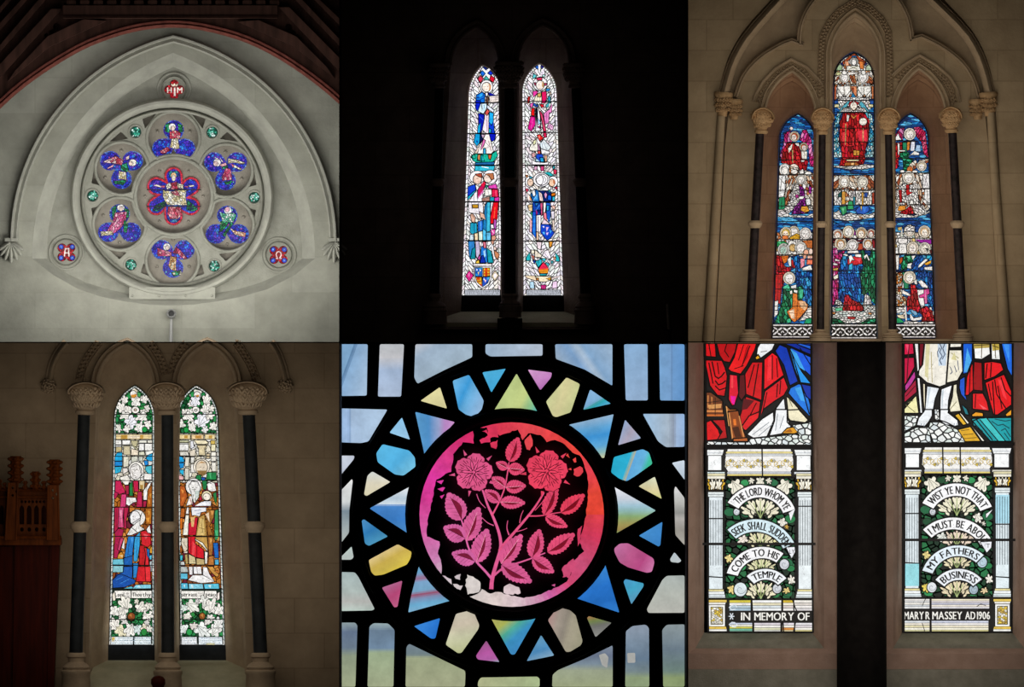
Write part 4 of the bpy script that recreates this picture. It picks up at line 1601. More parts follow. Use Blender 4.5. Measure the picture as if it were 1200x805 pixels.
trefoil(4, 'figure in white and green with pink face', f'''
@100 200 4
*f8f8fa 665,185 18,18
*f4b8c8 662,180 11,12
% 2.2 1.5 60 c8ece0,88d8b8,f0faf4,50b890 625,190 650,200 690,195 705,205 690,240 640,240
% 2.2 1.8 120 {GRN} 630,235 670,240 650,270 625,290
% 2.2 1.6 60 {GRN} 640,300 680,240 690,245 650,310
% 2.2 1.8 35 f0c8a8,e8a080,f8e4cc,d87858 670,265 700,280 750,290 745,310 700,300
''')
trefoil(5, 'angel with crimson wings and green skirt', f'''
@130 245 8
*fbf8f8 515,352 34,34
*f0dcd0 520,360 20,22
% 2.4 1.8 20 e87898,d04878,f0a8b8,b82858 425,360 480,380 560,400 560,440 500,440 430,440
% 2.4 1.8 110 d03868,e87090,b02050,f0a0b0 600,350 640,380 710,460 680,470 620,420 570,410
% 2.4 1.6 85 e8b070,f4d8a8,d08848,f8e8c8 550,440 610,450 600,520 605,580 560,570 530,530
% 2.2 1.4 0 {GRN},f4ecd0 555,590 650,570 655,610 580,630
''')
# six-lobed centre
g = Glass('sixfoil_light', 'crowned figure with spread arms in red bordered centre', None, CC[0], CC[1], 0.44, G1, seed=120, lw=0.5, parent=rose)
g.part('blue_ground')
g.poly(SIX, '1c2090', 0)
q6 = inset(SIX, 2)
for c in cells([(168, 194), (238, 194), (238, 266), (168, 266)], 3.0, 1.0, 0, g.rnd):
    mx = sum(p[0] for p in c) / len(c); my = sum(p[1] for p in c) / len(c)
    if inside((mx, my), q6):
        g.poly(c, g.rnd.choice(BLU), .4)
g.part('red_border')
g.border(SIX, 2.5, 2.6, ['d81838', 'e82848', 'c01030', 'e04060'], .3)
g.run(f'''
@100 160 8
:crowned_figure
% 2.4 1.4 90 2ca0c8,38c0c0,1c70d0 780,320 860,320 870,370 780,375
*f4c890 820,365 26,34
*f8ecd8 820,385 20,30
% 2.4 1.5 80 c02848,d84868,e890a0,a01838 795,430 850,420 870,500 790,500
% 2.2 1.3 60 f4ecd0,fbf8ee 745,450 790,425 800,470 760,495
% 2.2 1.3 120 f4ecd0,e8e0c0 850,430 915,450 910,490 860,480
f8e8d8 630,455 660,445 720,465 700,475
d85878 690,460 740,455 735,480
f8e8d8 960,455 1010,450 1015,465 970,470
d85878 910,465 960,460 950,475
% 2.6 1.5 40 {CRM},f8f8f0 720,500 790,510 870,500 940,500 935,580 945,640 880,640 760,640 720,560
% 2.4 1.5 70 e08898,d05870,f0b8b8 790,520 850,500 890,560 830,545
% 2.4 1.4 20 0c5040,18804c,20a878,0c3860 650,640 740,600 750,645 670,700 620,690
% 2.4 1.4 -20 0c5040,18804c,20a878,0c3860 950,590 1010,640 1050,680 1000,700 940,680
% 2.4 1.8 85 d84868,e88898,b82848,f4c0c0 770,655 890,660 890,740 860,770 790,770 760,720
% 2.2 1.4 0 3858e0,58b8f0,1c40c0 770,775 880,775 850,800 790,800
''', PAL1)
g.k += 8
for yy in (221.8, 241.5):
    mb = MB()
    mb.box(171, yy - .6, 235, yy + .6, 0.44 - g.k * STEP - .01, 0.44 - g.k * STEP)
    g.extra = getattr(g, 'extra', []) + [('saddle_bar', mb)]
g.done()
# small green roundels
for i, (x, y) in enumerate(ROUND):
    g = Glass('green_roundel', None, None, x, y, 0.44, G1, seed=140 + i, lw=0.4, parent=rose)
    g.poly(circ(x, y, 6.8, 6.8, 20), '0c4034', 0)
    for c in cells([(x - 7, y - 7), (x + 7, y - 7), (x + 7, y + 7), (x - 7, y + 7)], 2.2, 1.0, 0, g.rnd):
        mx = sum(p[0] for p in c) / len(c); my = sum(p[1] for p in c) / len(c)
        if math.hypot(mx - x, my - y) < 5.4:
            g.poly(c, g.rnd.choice(['30b090', '78d8c0', 'b8f0e4', '187860', 'e0f8f0', '0c5848', '48c0a0']), .35)
    g.done()
# three quatrefoil lights
for out, (cx, cy), lab, cat in ((QH[0], (203.5, 104.5), 'red quatrefoil light lettered IHM under a crown, at the head of the arch', 'IHM'),
                                (QH[1], (77, 295.5), 'red quatrefoil light with a white letter A, left foot of the arch', 'A'),
                                (QH[2], (326, 298.5), 'red quatrefoil light with a white omega, right foot of the arch', 'O')):
    g = Glass('quatrefoil_light', lab, 'stained glass window', cx, cy + 12, 0.36, G1, 'quatrefoil lights of the rose bay', seed=len(cat) + 150, lw=0.4)
    g.poly(out, '700810', 0)
    q = inset(out, .6)
    for c in cells([(cx - 16, cy - 16), (cx + 16, cy - 16), (cx + 16, cy + 16), (cx - 16, cy + 16)], 2.8, 1.0, 0, g.rnd):
        mx = sum(p[0] for p in c) / len(c); my = sum(p[1] for p in c) / len(c)
        if inside((mx, my), q):
            g.poly(c, g.rnd.choice(['c01020', 'a00c18', 'd82030', '8c0c14', 'b81428']), .35)
    if cat == 'IHM':
        g.part('crown')
        g.poly([(cx - 3.6, cy - 4), (cx - 3.8, cy - 7.6), (cx - 1.8, cy - 5.8), (cx, cy - 8), (cx + 1.8, cy - 5.8), (cx + 3.8, cy - 7.6), (cx + 3.6, cy - 4)], 'f8e8d0', .3)
        g.part('letters')
        for t, x0, x1, yb, h in (('I', cx - .7, cx + .9, cy + 7.5, 10.5), ('H', cx - 8.6, cx - 3.6, cy + 3.6, 6.6), ('M', cx + 3, cx + 9, cy + 3.6, 6.6)):
            g.text(t, x0, x1, yb, h, 'f8ece0', bold=.5)
    else:
        g.part('blue_roundel')
        for sx in (-1, 1):
            for sy in (-1, 1):
                g.part('blue_roundel#%d%d' % (sx, sy))
                g.poly(circ(cx + 6.6 * sx, cy + 6.4 * sy, 2.9, 2.9, 14), '3050d8', .5)
                g.poly(circ(cx + 6.6 * sx, cy + 6.4 * sy, 1.3, 1.3, 10), '78a0f0', .2)
        g.part('letter')
        if cat == 'A':
            g.stroke([(cx - 2.8, cy + 4.8), (cx - 1.6, cy - 4.4), (cx + 3, cy - 4.4)], 1.4, 'f8ece4')
            g.stroke([(cx + 2.6, cy + 4.8), (cx + 2.2, cy - 4.4)], 1.5, 'f8ece4')
            g.stroke([(cx - 2.2, cy + .6), (cx + 2.2, cy + .6)], 1.1, 'f8ece4')
        else:
            g.stroke([(cx - 3.4, cy + 4), (cx - 1.2, cy + 4), (cx - 1.6, cy + 2.4)] + circ(cx, cy - .4, 2.9, 3.6, 16, math.radians(120), math.radians(420), False) + [(cx + 1.2, cy + 4), (cx + 3.4, cy + 4)], 1.3, 'f8dcd8')
    g.done()
# ---------------------------------------------------------------- dark bay: two bright lancets
PAL2 = dict(w='fdfbff', c='f4ecea', l='e4dcf0', g='cfd6d2', p='f0d8e4', k='000')
G2 = stained('bright_white_stained_glass', 28, 0.25, 1.15, 0.03, 30, 0.45)
WHITES = ['fffdff', 'f6f0f4', 'fff6ee', 'ece6f2', 'e8eee8', 'f8e8ee', 'ffffff', 'ffffff']
WIN2_L = lancet(541, 586.5, 346, 549, 588.5, 112, 565, 76)
WIN2_R = lancet(613.5, 660.5, 346, 612, 652.5, 108, 632, 74)


def white_ground(g, out, xm0, xm1, split):
    inn = inset(out, 2.6)
    g.clip = out
    L = [p for p in inn]
    left = clip_half(L, split, 0, 1, 0)
    right = clip_half(L, split, 0, -1, 0)
    g.poly(out, 'fbf7fb', 0)
    g.mosaic(left, 3.1, 2.9, math.radians(52), WHITES, 0.8)
    g.mosaic(right, 3.1, 2.9, math.radians(-52), WHITES, 0.8)
    g.part('border')
    g.border(out, 2.8, 5.5, WHITES, 0.75)


g = Glass('stained_glass_window', 'left bright lancet in the black bay, saint in blue cloak over coat of arms', 'stained glass window', 563, 346, 0.42, G2, seed=4, lw=0.9)
white_ground(g, WIN2_L, 0, 0, 564)
g.run('''
@535 70 16
:apex_cross
w 470,150 560,60 640,150 720,330 640,420 430,420 390,340
0a2a94 550,75 605,130 550,180 495,130
~2.4 w 485,165 645,315
~2.4 w 620,158 480,300
1468d8 440,235 482,185 540,245 490,305
1030c8 580,240 630,185 695,245 640,275
d0304c 445,275 505,340 450,425 395,345
e01030 640,280 718,330 690,418 618,360
40b8b0 550,285 615,360 560,385 505,352
:saint_figure
*w 562,492 122,128
*f7e8dc 558,500 84,92
-d89a68 600,430 650,470 645,540 600,570 615,500
~0.5 8a5a48 520,490 545,488
~0.5 8a5a48 575,490 595,488
~0.6 b08070 550,545 575,545
1070dc 370,645 480,590 535,640 520,830 440,860 400,960 352,900 360,780
~0.9 0a1c70 380,700 450,690 510,640
~0.8 0a1c70 380,780 470,720 520,700
-30a8f0 420,650 480,610 490,660 430,700
0810a0 592,595 745,655 620,665
f4e8ec 535,600 592,600 590,660 545,680
6a4636 556,690 604,685 594,830 548,830
e9dcd6 605,668 818,650 812,775 625,795
~0.5 b8a8a4 640,700 780,690
~0.5 b8a8a4 640,740 780,730
@535 120 16
0820c8 358,-60 450,-40 445,60 400,165 352,100
d4ecf8 450,10 560,0 572,60 545,140 500,205 398,152
~0.9 k 470,20 480,120
~0.7 20a0d0 520,30 510,150
dfe6f6 580,30 705,135 690,185 565,95
0a18b0 405,190 522,218 512,330 492,480 445,575 388,562 408,400
18a8e4 400,430 452,370 440,565 388,562
~0.7 3060f0 430,250 500,320
f6e8f0 530,160 604,180 612,580 555,570 478,505 520,300
~0.6 a04890 560,240 570,540
~0.5 c8a0b8 590,260 585,540
e45a52 578,108 618,160 572,238 528,190
20aef2 615,165 692,188 690,350 652,420 604,350
0a3cd4 604,350 652,420 690,340 712,540 722,570 600,562
20b8e0 610,470 650,500 640,562 602,562
@535 150 16
109cd8 350,95 440,95 432,262 380,335 322,252
-083898 360,225 400,225 390,285
081448 440,100 525,180 462,240 428,290
d8b8d8 458,105 535,115 492,192
0818c0 600,90 738,105 716,212 665,245 616,190
f6eeea 540,105 612,105 692,430 650,475 340,472 430,310 500,200
e070b4 500,198 545,220 505,330 452,410 462,330
~0.7 7a3040 600,230 650,430
~0.5 60506a 530,250 620,340
30a8d8 500,375 542,368 552,485 498,492
f2d8c8 330,470 440,300 400,440 380,470
:green_ground
18b89c 275,500 330,475 660,480 745,415 770,510 720,590 660,645 360,635 300,595
30d0b0 300,500 340,490 350,560 310,570
0a8f90 380,600 420,480 500,500 470,620
34c8d0 470,610 490,500 520,610
d88850 398,488 452,488 432,612 388,562
dc6030 588,488 662,488 632,594 600,560
2066a8 350,640 720,625 700,682 345,682
34bcd8 345,700 722,700 692,800 335,800
~1 w 470,715 600,740
:left_saint
@535 195 16
*w 388,192 146,122
*f0cdba 388,235 84,92
b04c34 345,135 470,118 484,200 432,190 372,160
~0.5 7a4030 370,225 410,215
~0.5 a06858 400,285 430,280
:right_saint
*w 628,190 134,132
*f8dfd2 588,215 80,84
b87048 520,130 690,118 704,225 652,250 608,170
~0.5 7a4030 545,205 580,200
:left_saint
1040d0 210,370 345,325 365,440 210,612
20b0d0 210,560 345,440 360,455 212,628
f4f0f8 225,650 350,470 400,440 490,420 495,660
~0.6 807888 330,480 320,640
~0.6 807888 385,460 390,640
c01858 398,420 520,270 550,330 505,430 400,590 388,560
-e070b8 400,560 500,430 505,470 405,590
-e81840 460,330 522,275 545,330 490,380
:right_saint
108070 528,335 592,350 560,415
de48b4 590,358 740,315 775,415 600,405
f9f5ec 528,420 655,418 664,525 528,555
~0.6 9088a0 590,420 600,520
dc1848 660,415 775,425 790,570 660,565
~0.7 f06888 735,440 740,560
b48478 475,590 620,556 622,642 478,646
~0.6 6a4038 500,610 610,590
20a8c0 628,566 706,566 704,644 620,644
d030a4 708,580 800,560 800,648 708,648
f2ecf2 218,664 505,664 500,900 225,860
~0.7 8a8098 280,670 290,800
~0.7 8a8098 410,670 420,900
c08a20 288,708 404,708 404,775 300,775
f8e0d4 490,690 528,700 530,760 500,750
40b8d8 568,664 634,664 632,1210 558,1230
1c78b4 530,740 570,664 562,1222 490,1160 500,1000
f4e8f0 638,662 694,662 664,800 640,900
e01020 692,664 786,664 764,980 692,1062 636,1072 630,950 660,800
~0.8 ff6838 720,760 700,980
@535 245 16
e0b098 252,92 300,78 354,150 342,252 280,232
e8b8a0 428,40 522,90 545,205 492,172 440,142
~0.6 5a3028 290,110 330,160
b454b4 700,176 748,200 742,385 688,340
fbeef8 636,276 694,288 706,362 640,352
e050a8 638,378 724,366 724,472 650,505
~0.6 w 660,390 700,450
dc9c82 655,502 722,480 745,540 704,605 672,700 648,605
20a0c0 258,250 382,258 384,430 300,474 248,432
~0.8 083878 330,260 335,450
2070d8 398,230 492,198 494,392 400,432
~0.7 80b8f8 450,220 450,390
c8dce8 248,474 322,460 322,600 238,600
f2d8b0 330,450 402,440 404,600 340,600
deeedc 410,420 492,400 492,600 412,600
50c0f0 490,360 554,400 554,600 490,600
60b8e0 558,430 642,430 642,600 560,600
@535 290 16
:left_saint
3080c8 218,-125 332,-125 352,100 250,215 228,100
0f8c9c 288,30 352,-20 352,205 258,215
c8b8d8 350,-125 422,-125 445,100 390,205 360,150
d050a4 398,190 454,120 454,232 400,245
e0b840 358,262 420,220 432,296 356,296
:right_saint
2078d8 460,-20 562,-20 582,275 438,285
e07488 488,-115 554,-105 554,10 510,10
-a8d8f8 500,60 540,40 545,150 520,190
1030b0 468,150 504,150 545,285 436,285
1898a8 566,10 644,60 695,285 588,285
f4f0f4 640,-100 690,-40 745,210 692,235
cc845c 700,50 762,75 806,130 772,225 720,170
e8ccc0 690,-30 750,0 745,50 700,50
:coat_of_arms
ece6e8 305,298 665,298 655,350 305,345
w 325,352 662,350 662,545 605,690 482,770 376,690 325,560
2060c0 345,372 482,370 482,546 345,542
-w 365,390 395,410 380,440
-w 430,400 460,420 440,450
-e8d060 395,460 425,450 410,520
-20a8d8 400,380 480,372 470,400
-20a8d8 350,500 390,500 390,540
e4b430 500,380 625,378 625,532 500,542
-d83010 535,385 575,385 575,535 535,535
-c85010 500,425 625,420 625,445 500,450
-d04010 500,480 625,478 625,500 500,502
e4b430 350,552 472,552 472,728 392,656
-d84010 380,555 440,555 430,610 370,600
-c06010 380,620 472,620 472,640 385,650
-c83820 420,680 472,680 472,726
2050c4 485,552 632,542 584,662 485,738
-w 510,560 540,620 500,600
-40a8d8 560,560 625,550 590,620
-f0c8d0 520,610 560,600 540,660
:rose_diamond
e02888 235,425 316,520 235,646 166,530
-f080c0 215,500 235,470 250,510 230,560
:pale_diamond
d8c8a8 722,425 796,520 716,626 650,530
-f4eef8 722,465 760,525 716,580 690,530
''', PAL2)
g.part('inscription_panel', 'grey band of tiny lettering')
g.poly([(544.5, 339.5), (586, 339.5), (586, 346), (544.5, 346)], 'b8bcc6', 0.7)
for i in range(3):
    x = 546.5
    while x < 584:
        w = g.rnd.uniform(0.7, 2.4)
        g.stroke([(x, 341 + 1.8 * i), (x + w, 341 + 1.8 * i)], 0.75, '50545c')
        x += w + 0.8
g.bars([119.7, 156, 193.3, 236, 281.6], at_frac((549, 112), (541, 346)), at_frac((588.5, 112), (586.5, 346)), 1.3)
g.done()

g = Glass('stained_glass_window', 'right of two bright lancets in the black bay, saint in pink robes over flaming heart', 'stained glass window', 636, 346, 0.42, G2, seed=9, lw=0.9)
white_ground(g, WIN2_R, 0, 0, 634)
g.run('''
@600 70 16
:apex_cross
1458bc 468,75 515,130 482,165 436,130
0a0aa0 545,75 596,120 558,160
~2 w 515,90 512,200
~1.6 w 460,170 520,300
~1.6 fbeaff 590,160 540,290
60d0d8 398,250 474,280 450,315 386,345
b4e8e0 558,270 634,268 600,325
:saint_figure
*w 530,440 136,130
dc3058 465,325 565,322 566,366 465,372
c03060 410,415 442,415 455,470 430,470
d04070 608,425 662,425 640,470 612,470
*f6eae2 528,462 78,88
-c89c68 570,385 604,440 588,520 560,480
~0.5 8a5a48 495,455 520,452
~0.6 b08070 505,520 540,520
c02020 300,676 345,676 322,800 288,800
e43ca0 388,580 470,566 485,610 400,694
f2eed2 448,650 562,606 562,770 408,770
~0.6 b8a890 470,690 470,760
~0.6 b8a890 520,690 520,760
d2b464 478,620 552,606 542,686 478,686
e41860 560,590 645,576 655,700 622,800 560,800
3090d4 640,526 724,526 702,572 640,585
30a0b8 678,665 724,680 722,800 676,800
d8c0b0 700,600 740,590 735,640 705,650
@600 115 16
e060b4 326,105 404,65 372,185
2058c8 398,78 494,108 482,164 408,132
a8d0f8 430,90 470,105 455,130
e41818 366,180 424,168 424,322 358,312
da188c 350,326 434,338 445,482 362,615 296,562
~0.6 f060c0 390,360 360,560
f6f4f8 440,180 500,170 530,330 540,600 440,610
1c2838 452,185 482,195 482,340 466,600 456,400
a4d8f8 488,358 544,452 490,494
d42858 520,226 574,286 644,610 590,615 560,420
~0.7 f06890 560,300 610,560
e684c4 588,268 704,196 756,76 746,262 704,262 692,452 620,482
~0.6 a83888 650,260 640,450
dc1828 516,108 584,98 604,152 560,164
44b4bc 638,108 706,66 684,152 638,174
w 506,148 646,238 602,276
~0.9 k 510,165 600,275
ecb4dc 690,446 786,510 764,596 656,545
~0.7 702060 700,480 760,540
~0.7 702060 680,500 730,580
b02878 480,530 540,500 530,560
@600 155 16
:saint_figure
f6f2e6 462,88 495,345 338,335 326,280 380,188
e4e4b4 398,160 455,115 444,205 400,235
e2eaee 600,118 735,270 690,336 560,405 528,200
~0.6 8898a8 590,160 650,310
~0.6 8898a8 560,180 590,370
c890b8 490,176 534,336 490,336
-dcecf4 530,190 560,180 560,260 540,260
f8f6fa 538,296 706,350 706,396 558,405
e45450 478,338 536,338 536,396 486,396
e42020 466,46 520,26 596,100 520,156
-ff8070 490,70 520,50 530,90 505,110
d42050 588,-5 644,-5 655,80 600,95
dca4a4 368,388 436,358 436,442 380,474
dca484 608,418 664,428 654,546 620,546
1848c4 458,398 574,398 614,546 438,546
24a8dc 520,466 586,466 604,546 540,546
b8e0f4 450,468 530,546 438,536
f8f4f8 370,500 440,545 610,560 690,540 680,600 380,600
:ground_band
d83c7c 538,626 604,626 604,716 538,705
d8a0c0 420,626 480,626 470,700 410,700
34c0d4 768,626 806,626 792,684 770,700
:mourners
@600 200 16
dc3054 776,-40 846,-20 832,64 788,52
20b0b8 604,28 700,14 790,80 720,98
e07820 252,76 298,76 284,136
*w 335,200 86,104
*ecccb4 345,212 58,72
~0.6 704838 320,200 370,195
*w 772,200 92,106
*f2caaa 750,218 58,74
-c06838 770,150 815,190 800,260 775,220
40b0d4 326,96 388,112 370,140 330,130
*w 552,162 156,134
*fbf8fc 560,160 116,104
~0.8 k 470,220 450,160 500,100 560,70
~0.8 k 560,80 590,150 575,230 530,270
~0.7 504858 590,90 640,150 610,220
~0.6 504858 480,240 540,280 600,260
dc3054 248,328 316,338 282,405
dc2848 796,308 856,285 842,354
f6f2ee 515,365 620,298 696,342 690,370
1264b4 438,348 504,370 514,575 388,575 348,430
-48a0e0 430,470 480,460 480,540 440,540
~0.7 88c8f0 400,560 470,440
0a2470 500,366 640,366 744,388 744,570 588,570 570,430
f2dad2 498,378 562,418 594,570 518,560
~0.6 b08078 530,420 560,540
f6f2f2 366,368 434,348 444,452 400,486
e4a0cc 632,384 666,440 632,526 598,440
40c0c8 678,356 726,356 702,416
1064e4 678,446 744,456 744,556 668,536
ec7a18 738,416 816,406 816,464 738,470
30b8d4 758,478 806,478 806,556 758,566
f2e2da 270,400 340,466 376,556 296,556
-e08848 320,480 350,500 370,545 340,540
1244ac 388,580 524,580 536,660 536,820 460,860 388,810
3088cc 428,598 504,598 452,664
~0.7 4898f0 520,640 450,740
e05888 528,598 578,598 572,830 545,840
f8f4f4 588,588 644,588 620,850 588,850
185cca 640,588 724,600 724,830 700,980 640,830
24a0dc 648,648 704,648 692,744 650,744
f2ce92 298,636 384,626 384,756 318,744
~0.6 6a3820 310,680 380,670
ecbcac 728,656 816,646 804,736
~0.8 k 730,710 810,745
@600 245 16
1858d4 388,30 452,50 446,540 376,440
~0.8 30a8e8 420,120 415,460
209878 346,56 384,46 384,166
ecb4bc 336,146 384,220 374,434 328,424
fbf6fa 455,110 545,100 545,430 460,420
~0.8 604858 490,130 490,560
c82890 446,-10 486,60 462,116
0a2470 478,10 545,10 534,94
ec7c8c 588,60 646,60 660,240 600,170
f4d8e4 600,170 700,260 690,290 550,280
f0c8a8 455,420 500,430 500,580 460,580
1040c4 540,276 745,284 745,380 798,440 722,545 660,582 590,505 536,430
-58b8f0 570,430 620,420 610,480
-e8c0e8 640,330 690,335 650,420
-e8c0e8 640,440 690,430 660,490
-38a0e8 700,380 750,400 720,460
-f4f0f4 570,315 610,315 600,350
-0a1870 690,290 740,290 740,370
dcd4e0 728,30 800,30 800,180 740,180
e8d4c8 750,200 800,200 800,420 770,380
:flame_streams
dc9434 696,602 770,602 744,704 698,712
f4e0e8 460,610 560,610 540,760 480,740
e8f0e8 600,610 690,610 700,760 640,700
@600 290 16
:flaming_heart
20b0b8 266,180 330,84 354,240 266,246
20b0b8 820,94 886,180 896,262 820,256
bc6454 356,140 426,156 414,240
d48c6c 766,166 826,176 816,256
f4ecd8 360,40 425,50 420,120 360,120
1838a4 386,236 446,236 424,308
f2e6d2 430,36 564,140 545,186 428,176
f6eef6 565,150 610,60 680,40 740,180 700,215
~0.7 907898 610,100 680,190
30b8c8 438,256 554,206 564,290 490,376
~0.7 087888 490,240 500,350
40c8d8 558,196 646,206 600,276
38b0c0 618,266 706,300 692,366
38b0c0 726,236 788,262 742,316
f8f0f4 640,220 700,230 690,290
ea2850 590,266 684,380 672,476 518,484 498,390
-ec9420 502,415 683,395 672,474 520,482
-e8602c 500,400 684,384 683,410 504,425
~0.6 a86010 520,450 660,440
2098a8 518,486 664,486 644,526 526,526
:winged_base
f2dab8 236,526 452,526 462,626 286,572
f2dedc 940,516 740,556 740,616
f6e6c4 436,536 744,536 734,604 620,646 500,636
dca030 638,580 736,556 724,616
c87838 450,570 500,570 500,620 460,610
~1.8 w 445,640 490,730 560,760
~1.8 w 750,640 700,730 630,760
~0.7 k 425,650 480,750 560,780
~0.7 k 770,650 720,750 630,780
~0.6 k 465,640 510,705 560,735
~0.6 k 730,640 690,705 630,735
c02878 540,698 646,698 634,778 550,778
b8dcf0 335,640 410,630 425,770 335,760
f0d0ec 765,640 850,620 850,760 750,765
''', PAL2)
g.part('inscription_panel', 'grey band of tiny lettering')
g.poly([(617, 339.5), (657, 339.5), (657, 346), (617, 346)], 'b8bcc6', 0.7)
for i in range(3):
    x = 618.5
    while x < 655:
        w = g.rnd.uniform(0.7, 2.4)
        g.stroke([(x, 341 + 1.8 * i), (x + w, 341 + 1.8 * i)], 0.75, '50545c')
        x += w + 0.8
g.bars([118.2, 154.6, 193.2, 236.2, 282.2], at_frac((612, 108), (613.5, 346)), at_frac((652.5, 108), (660.5, 346)), 1.3)
g.done()
# ---------------------------------------------------------------- brown stone bay: three tall lights
G3 = stained('painted_stained_glass', 30, 0.34, 1.0, 0.05, 34, 0.3)
PAL3 = dict(w='faf6f0', c='f2ead8', k='000', b='1458a0')
SEA = '0c3f86,1464b4,0a2c60,1888d0,0a4c94,58b4e4'
REDS = 'c80e18,a00a14,e02028,d01030,8a0810'
MAG = 'c01868,e048a0,a81050,d82880,f090c8'
GREEN = '0c7a48,18905c,0a5a38,30b07c,0a4830'
BLUE = '0c50a8,1470c8,0a3478,1890d8,0a4890'
PURP = '70106c,901890,580c58,a030a0'
WHT = 'faf6f0,f0e8e0,fffaf4,e4dcdc,f6eee6'
WING = 'f4e4d0,c87848,e8c8a8,a05030,f8f0e4'
WIN3_L = lancet(906.5, 953.5, 396, 914.5, 957, 163, 936.7, 132)
WIN3_C = lancet(975.5, 1029, 397, 978.5, 1026.5, 92, 1002.5, 59.5)
WIN3_R = lancet(1051.5, 1098.5, 396, 1048.5, 1090.5, 163, 1069.3, 131.5)


def leaf_panel(g, x0, x1, y0, y1, n):
    """white foliage scrolls on dark ground along the foot of a light"""
    g.part('leaf_panel', 'white scrolling leaves on dark ground')
    g.poly([(x0, y0), (x1, y0), (x1, y1), (x0, y1)], '15130f', 0.8)
    g.poly([(x0, y0), (x1, y0), (x1, y0 + 2), (x0, y0 + 2)], 'e8e0dc', 0.5)
    g.poly([(x0, y1 - 1.6), (x1, y1 - 1.6), (x1, y1), (x0, y1)], 'd8d0cc', 0.4)
    w = (x1 - x0) / n
    h = y1 - y0 - 3.8
    for i in range(n):
        cx = x0 + w * (i + .5)
        cy = y0 + 2.2 + h / 2
        s = 1 if i % 2 else -1
        for q, (dx, dy, a, l) in enumerate(((-.25, -.22, 35, .5), (.25, .22, 35, .5), (.2, -.28, -30, .42), (-.2, .3, -30, .42), (0, 0, 80, .36), (.42, -.02, 60, .3), (-.42, .05, 60, .3))):
            px, py = cx + dx * w * s, cy + dy * h
            a = math.radians(a * s)
            L = l * w * .62
            pts = []
            for t in range(10):
                th = 2 * math.pi * t / 10
                r = L * (0.55 + 0.45 * abs(math.cos(th))) * (1 if t % 2 else 0.72)
                u, v = r * math.cos(th), 0.55 * r * math.sin(th)
                pts.append((px + u * math.cos(a) - v * math.sin(a), py + u * math.sin(a) + v * math.cos(a)))
            pts = [(min(max(p[0], x0 + .3), x1 - .3), min(max(p[1], y0 + 2), y1 - 1.6)) for p in pts]
            g.poly(pts, g.rnd.choice(['f6f0ea', 'eee6e6', 'fffaf6', 'e6dede']), 0.25)


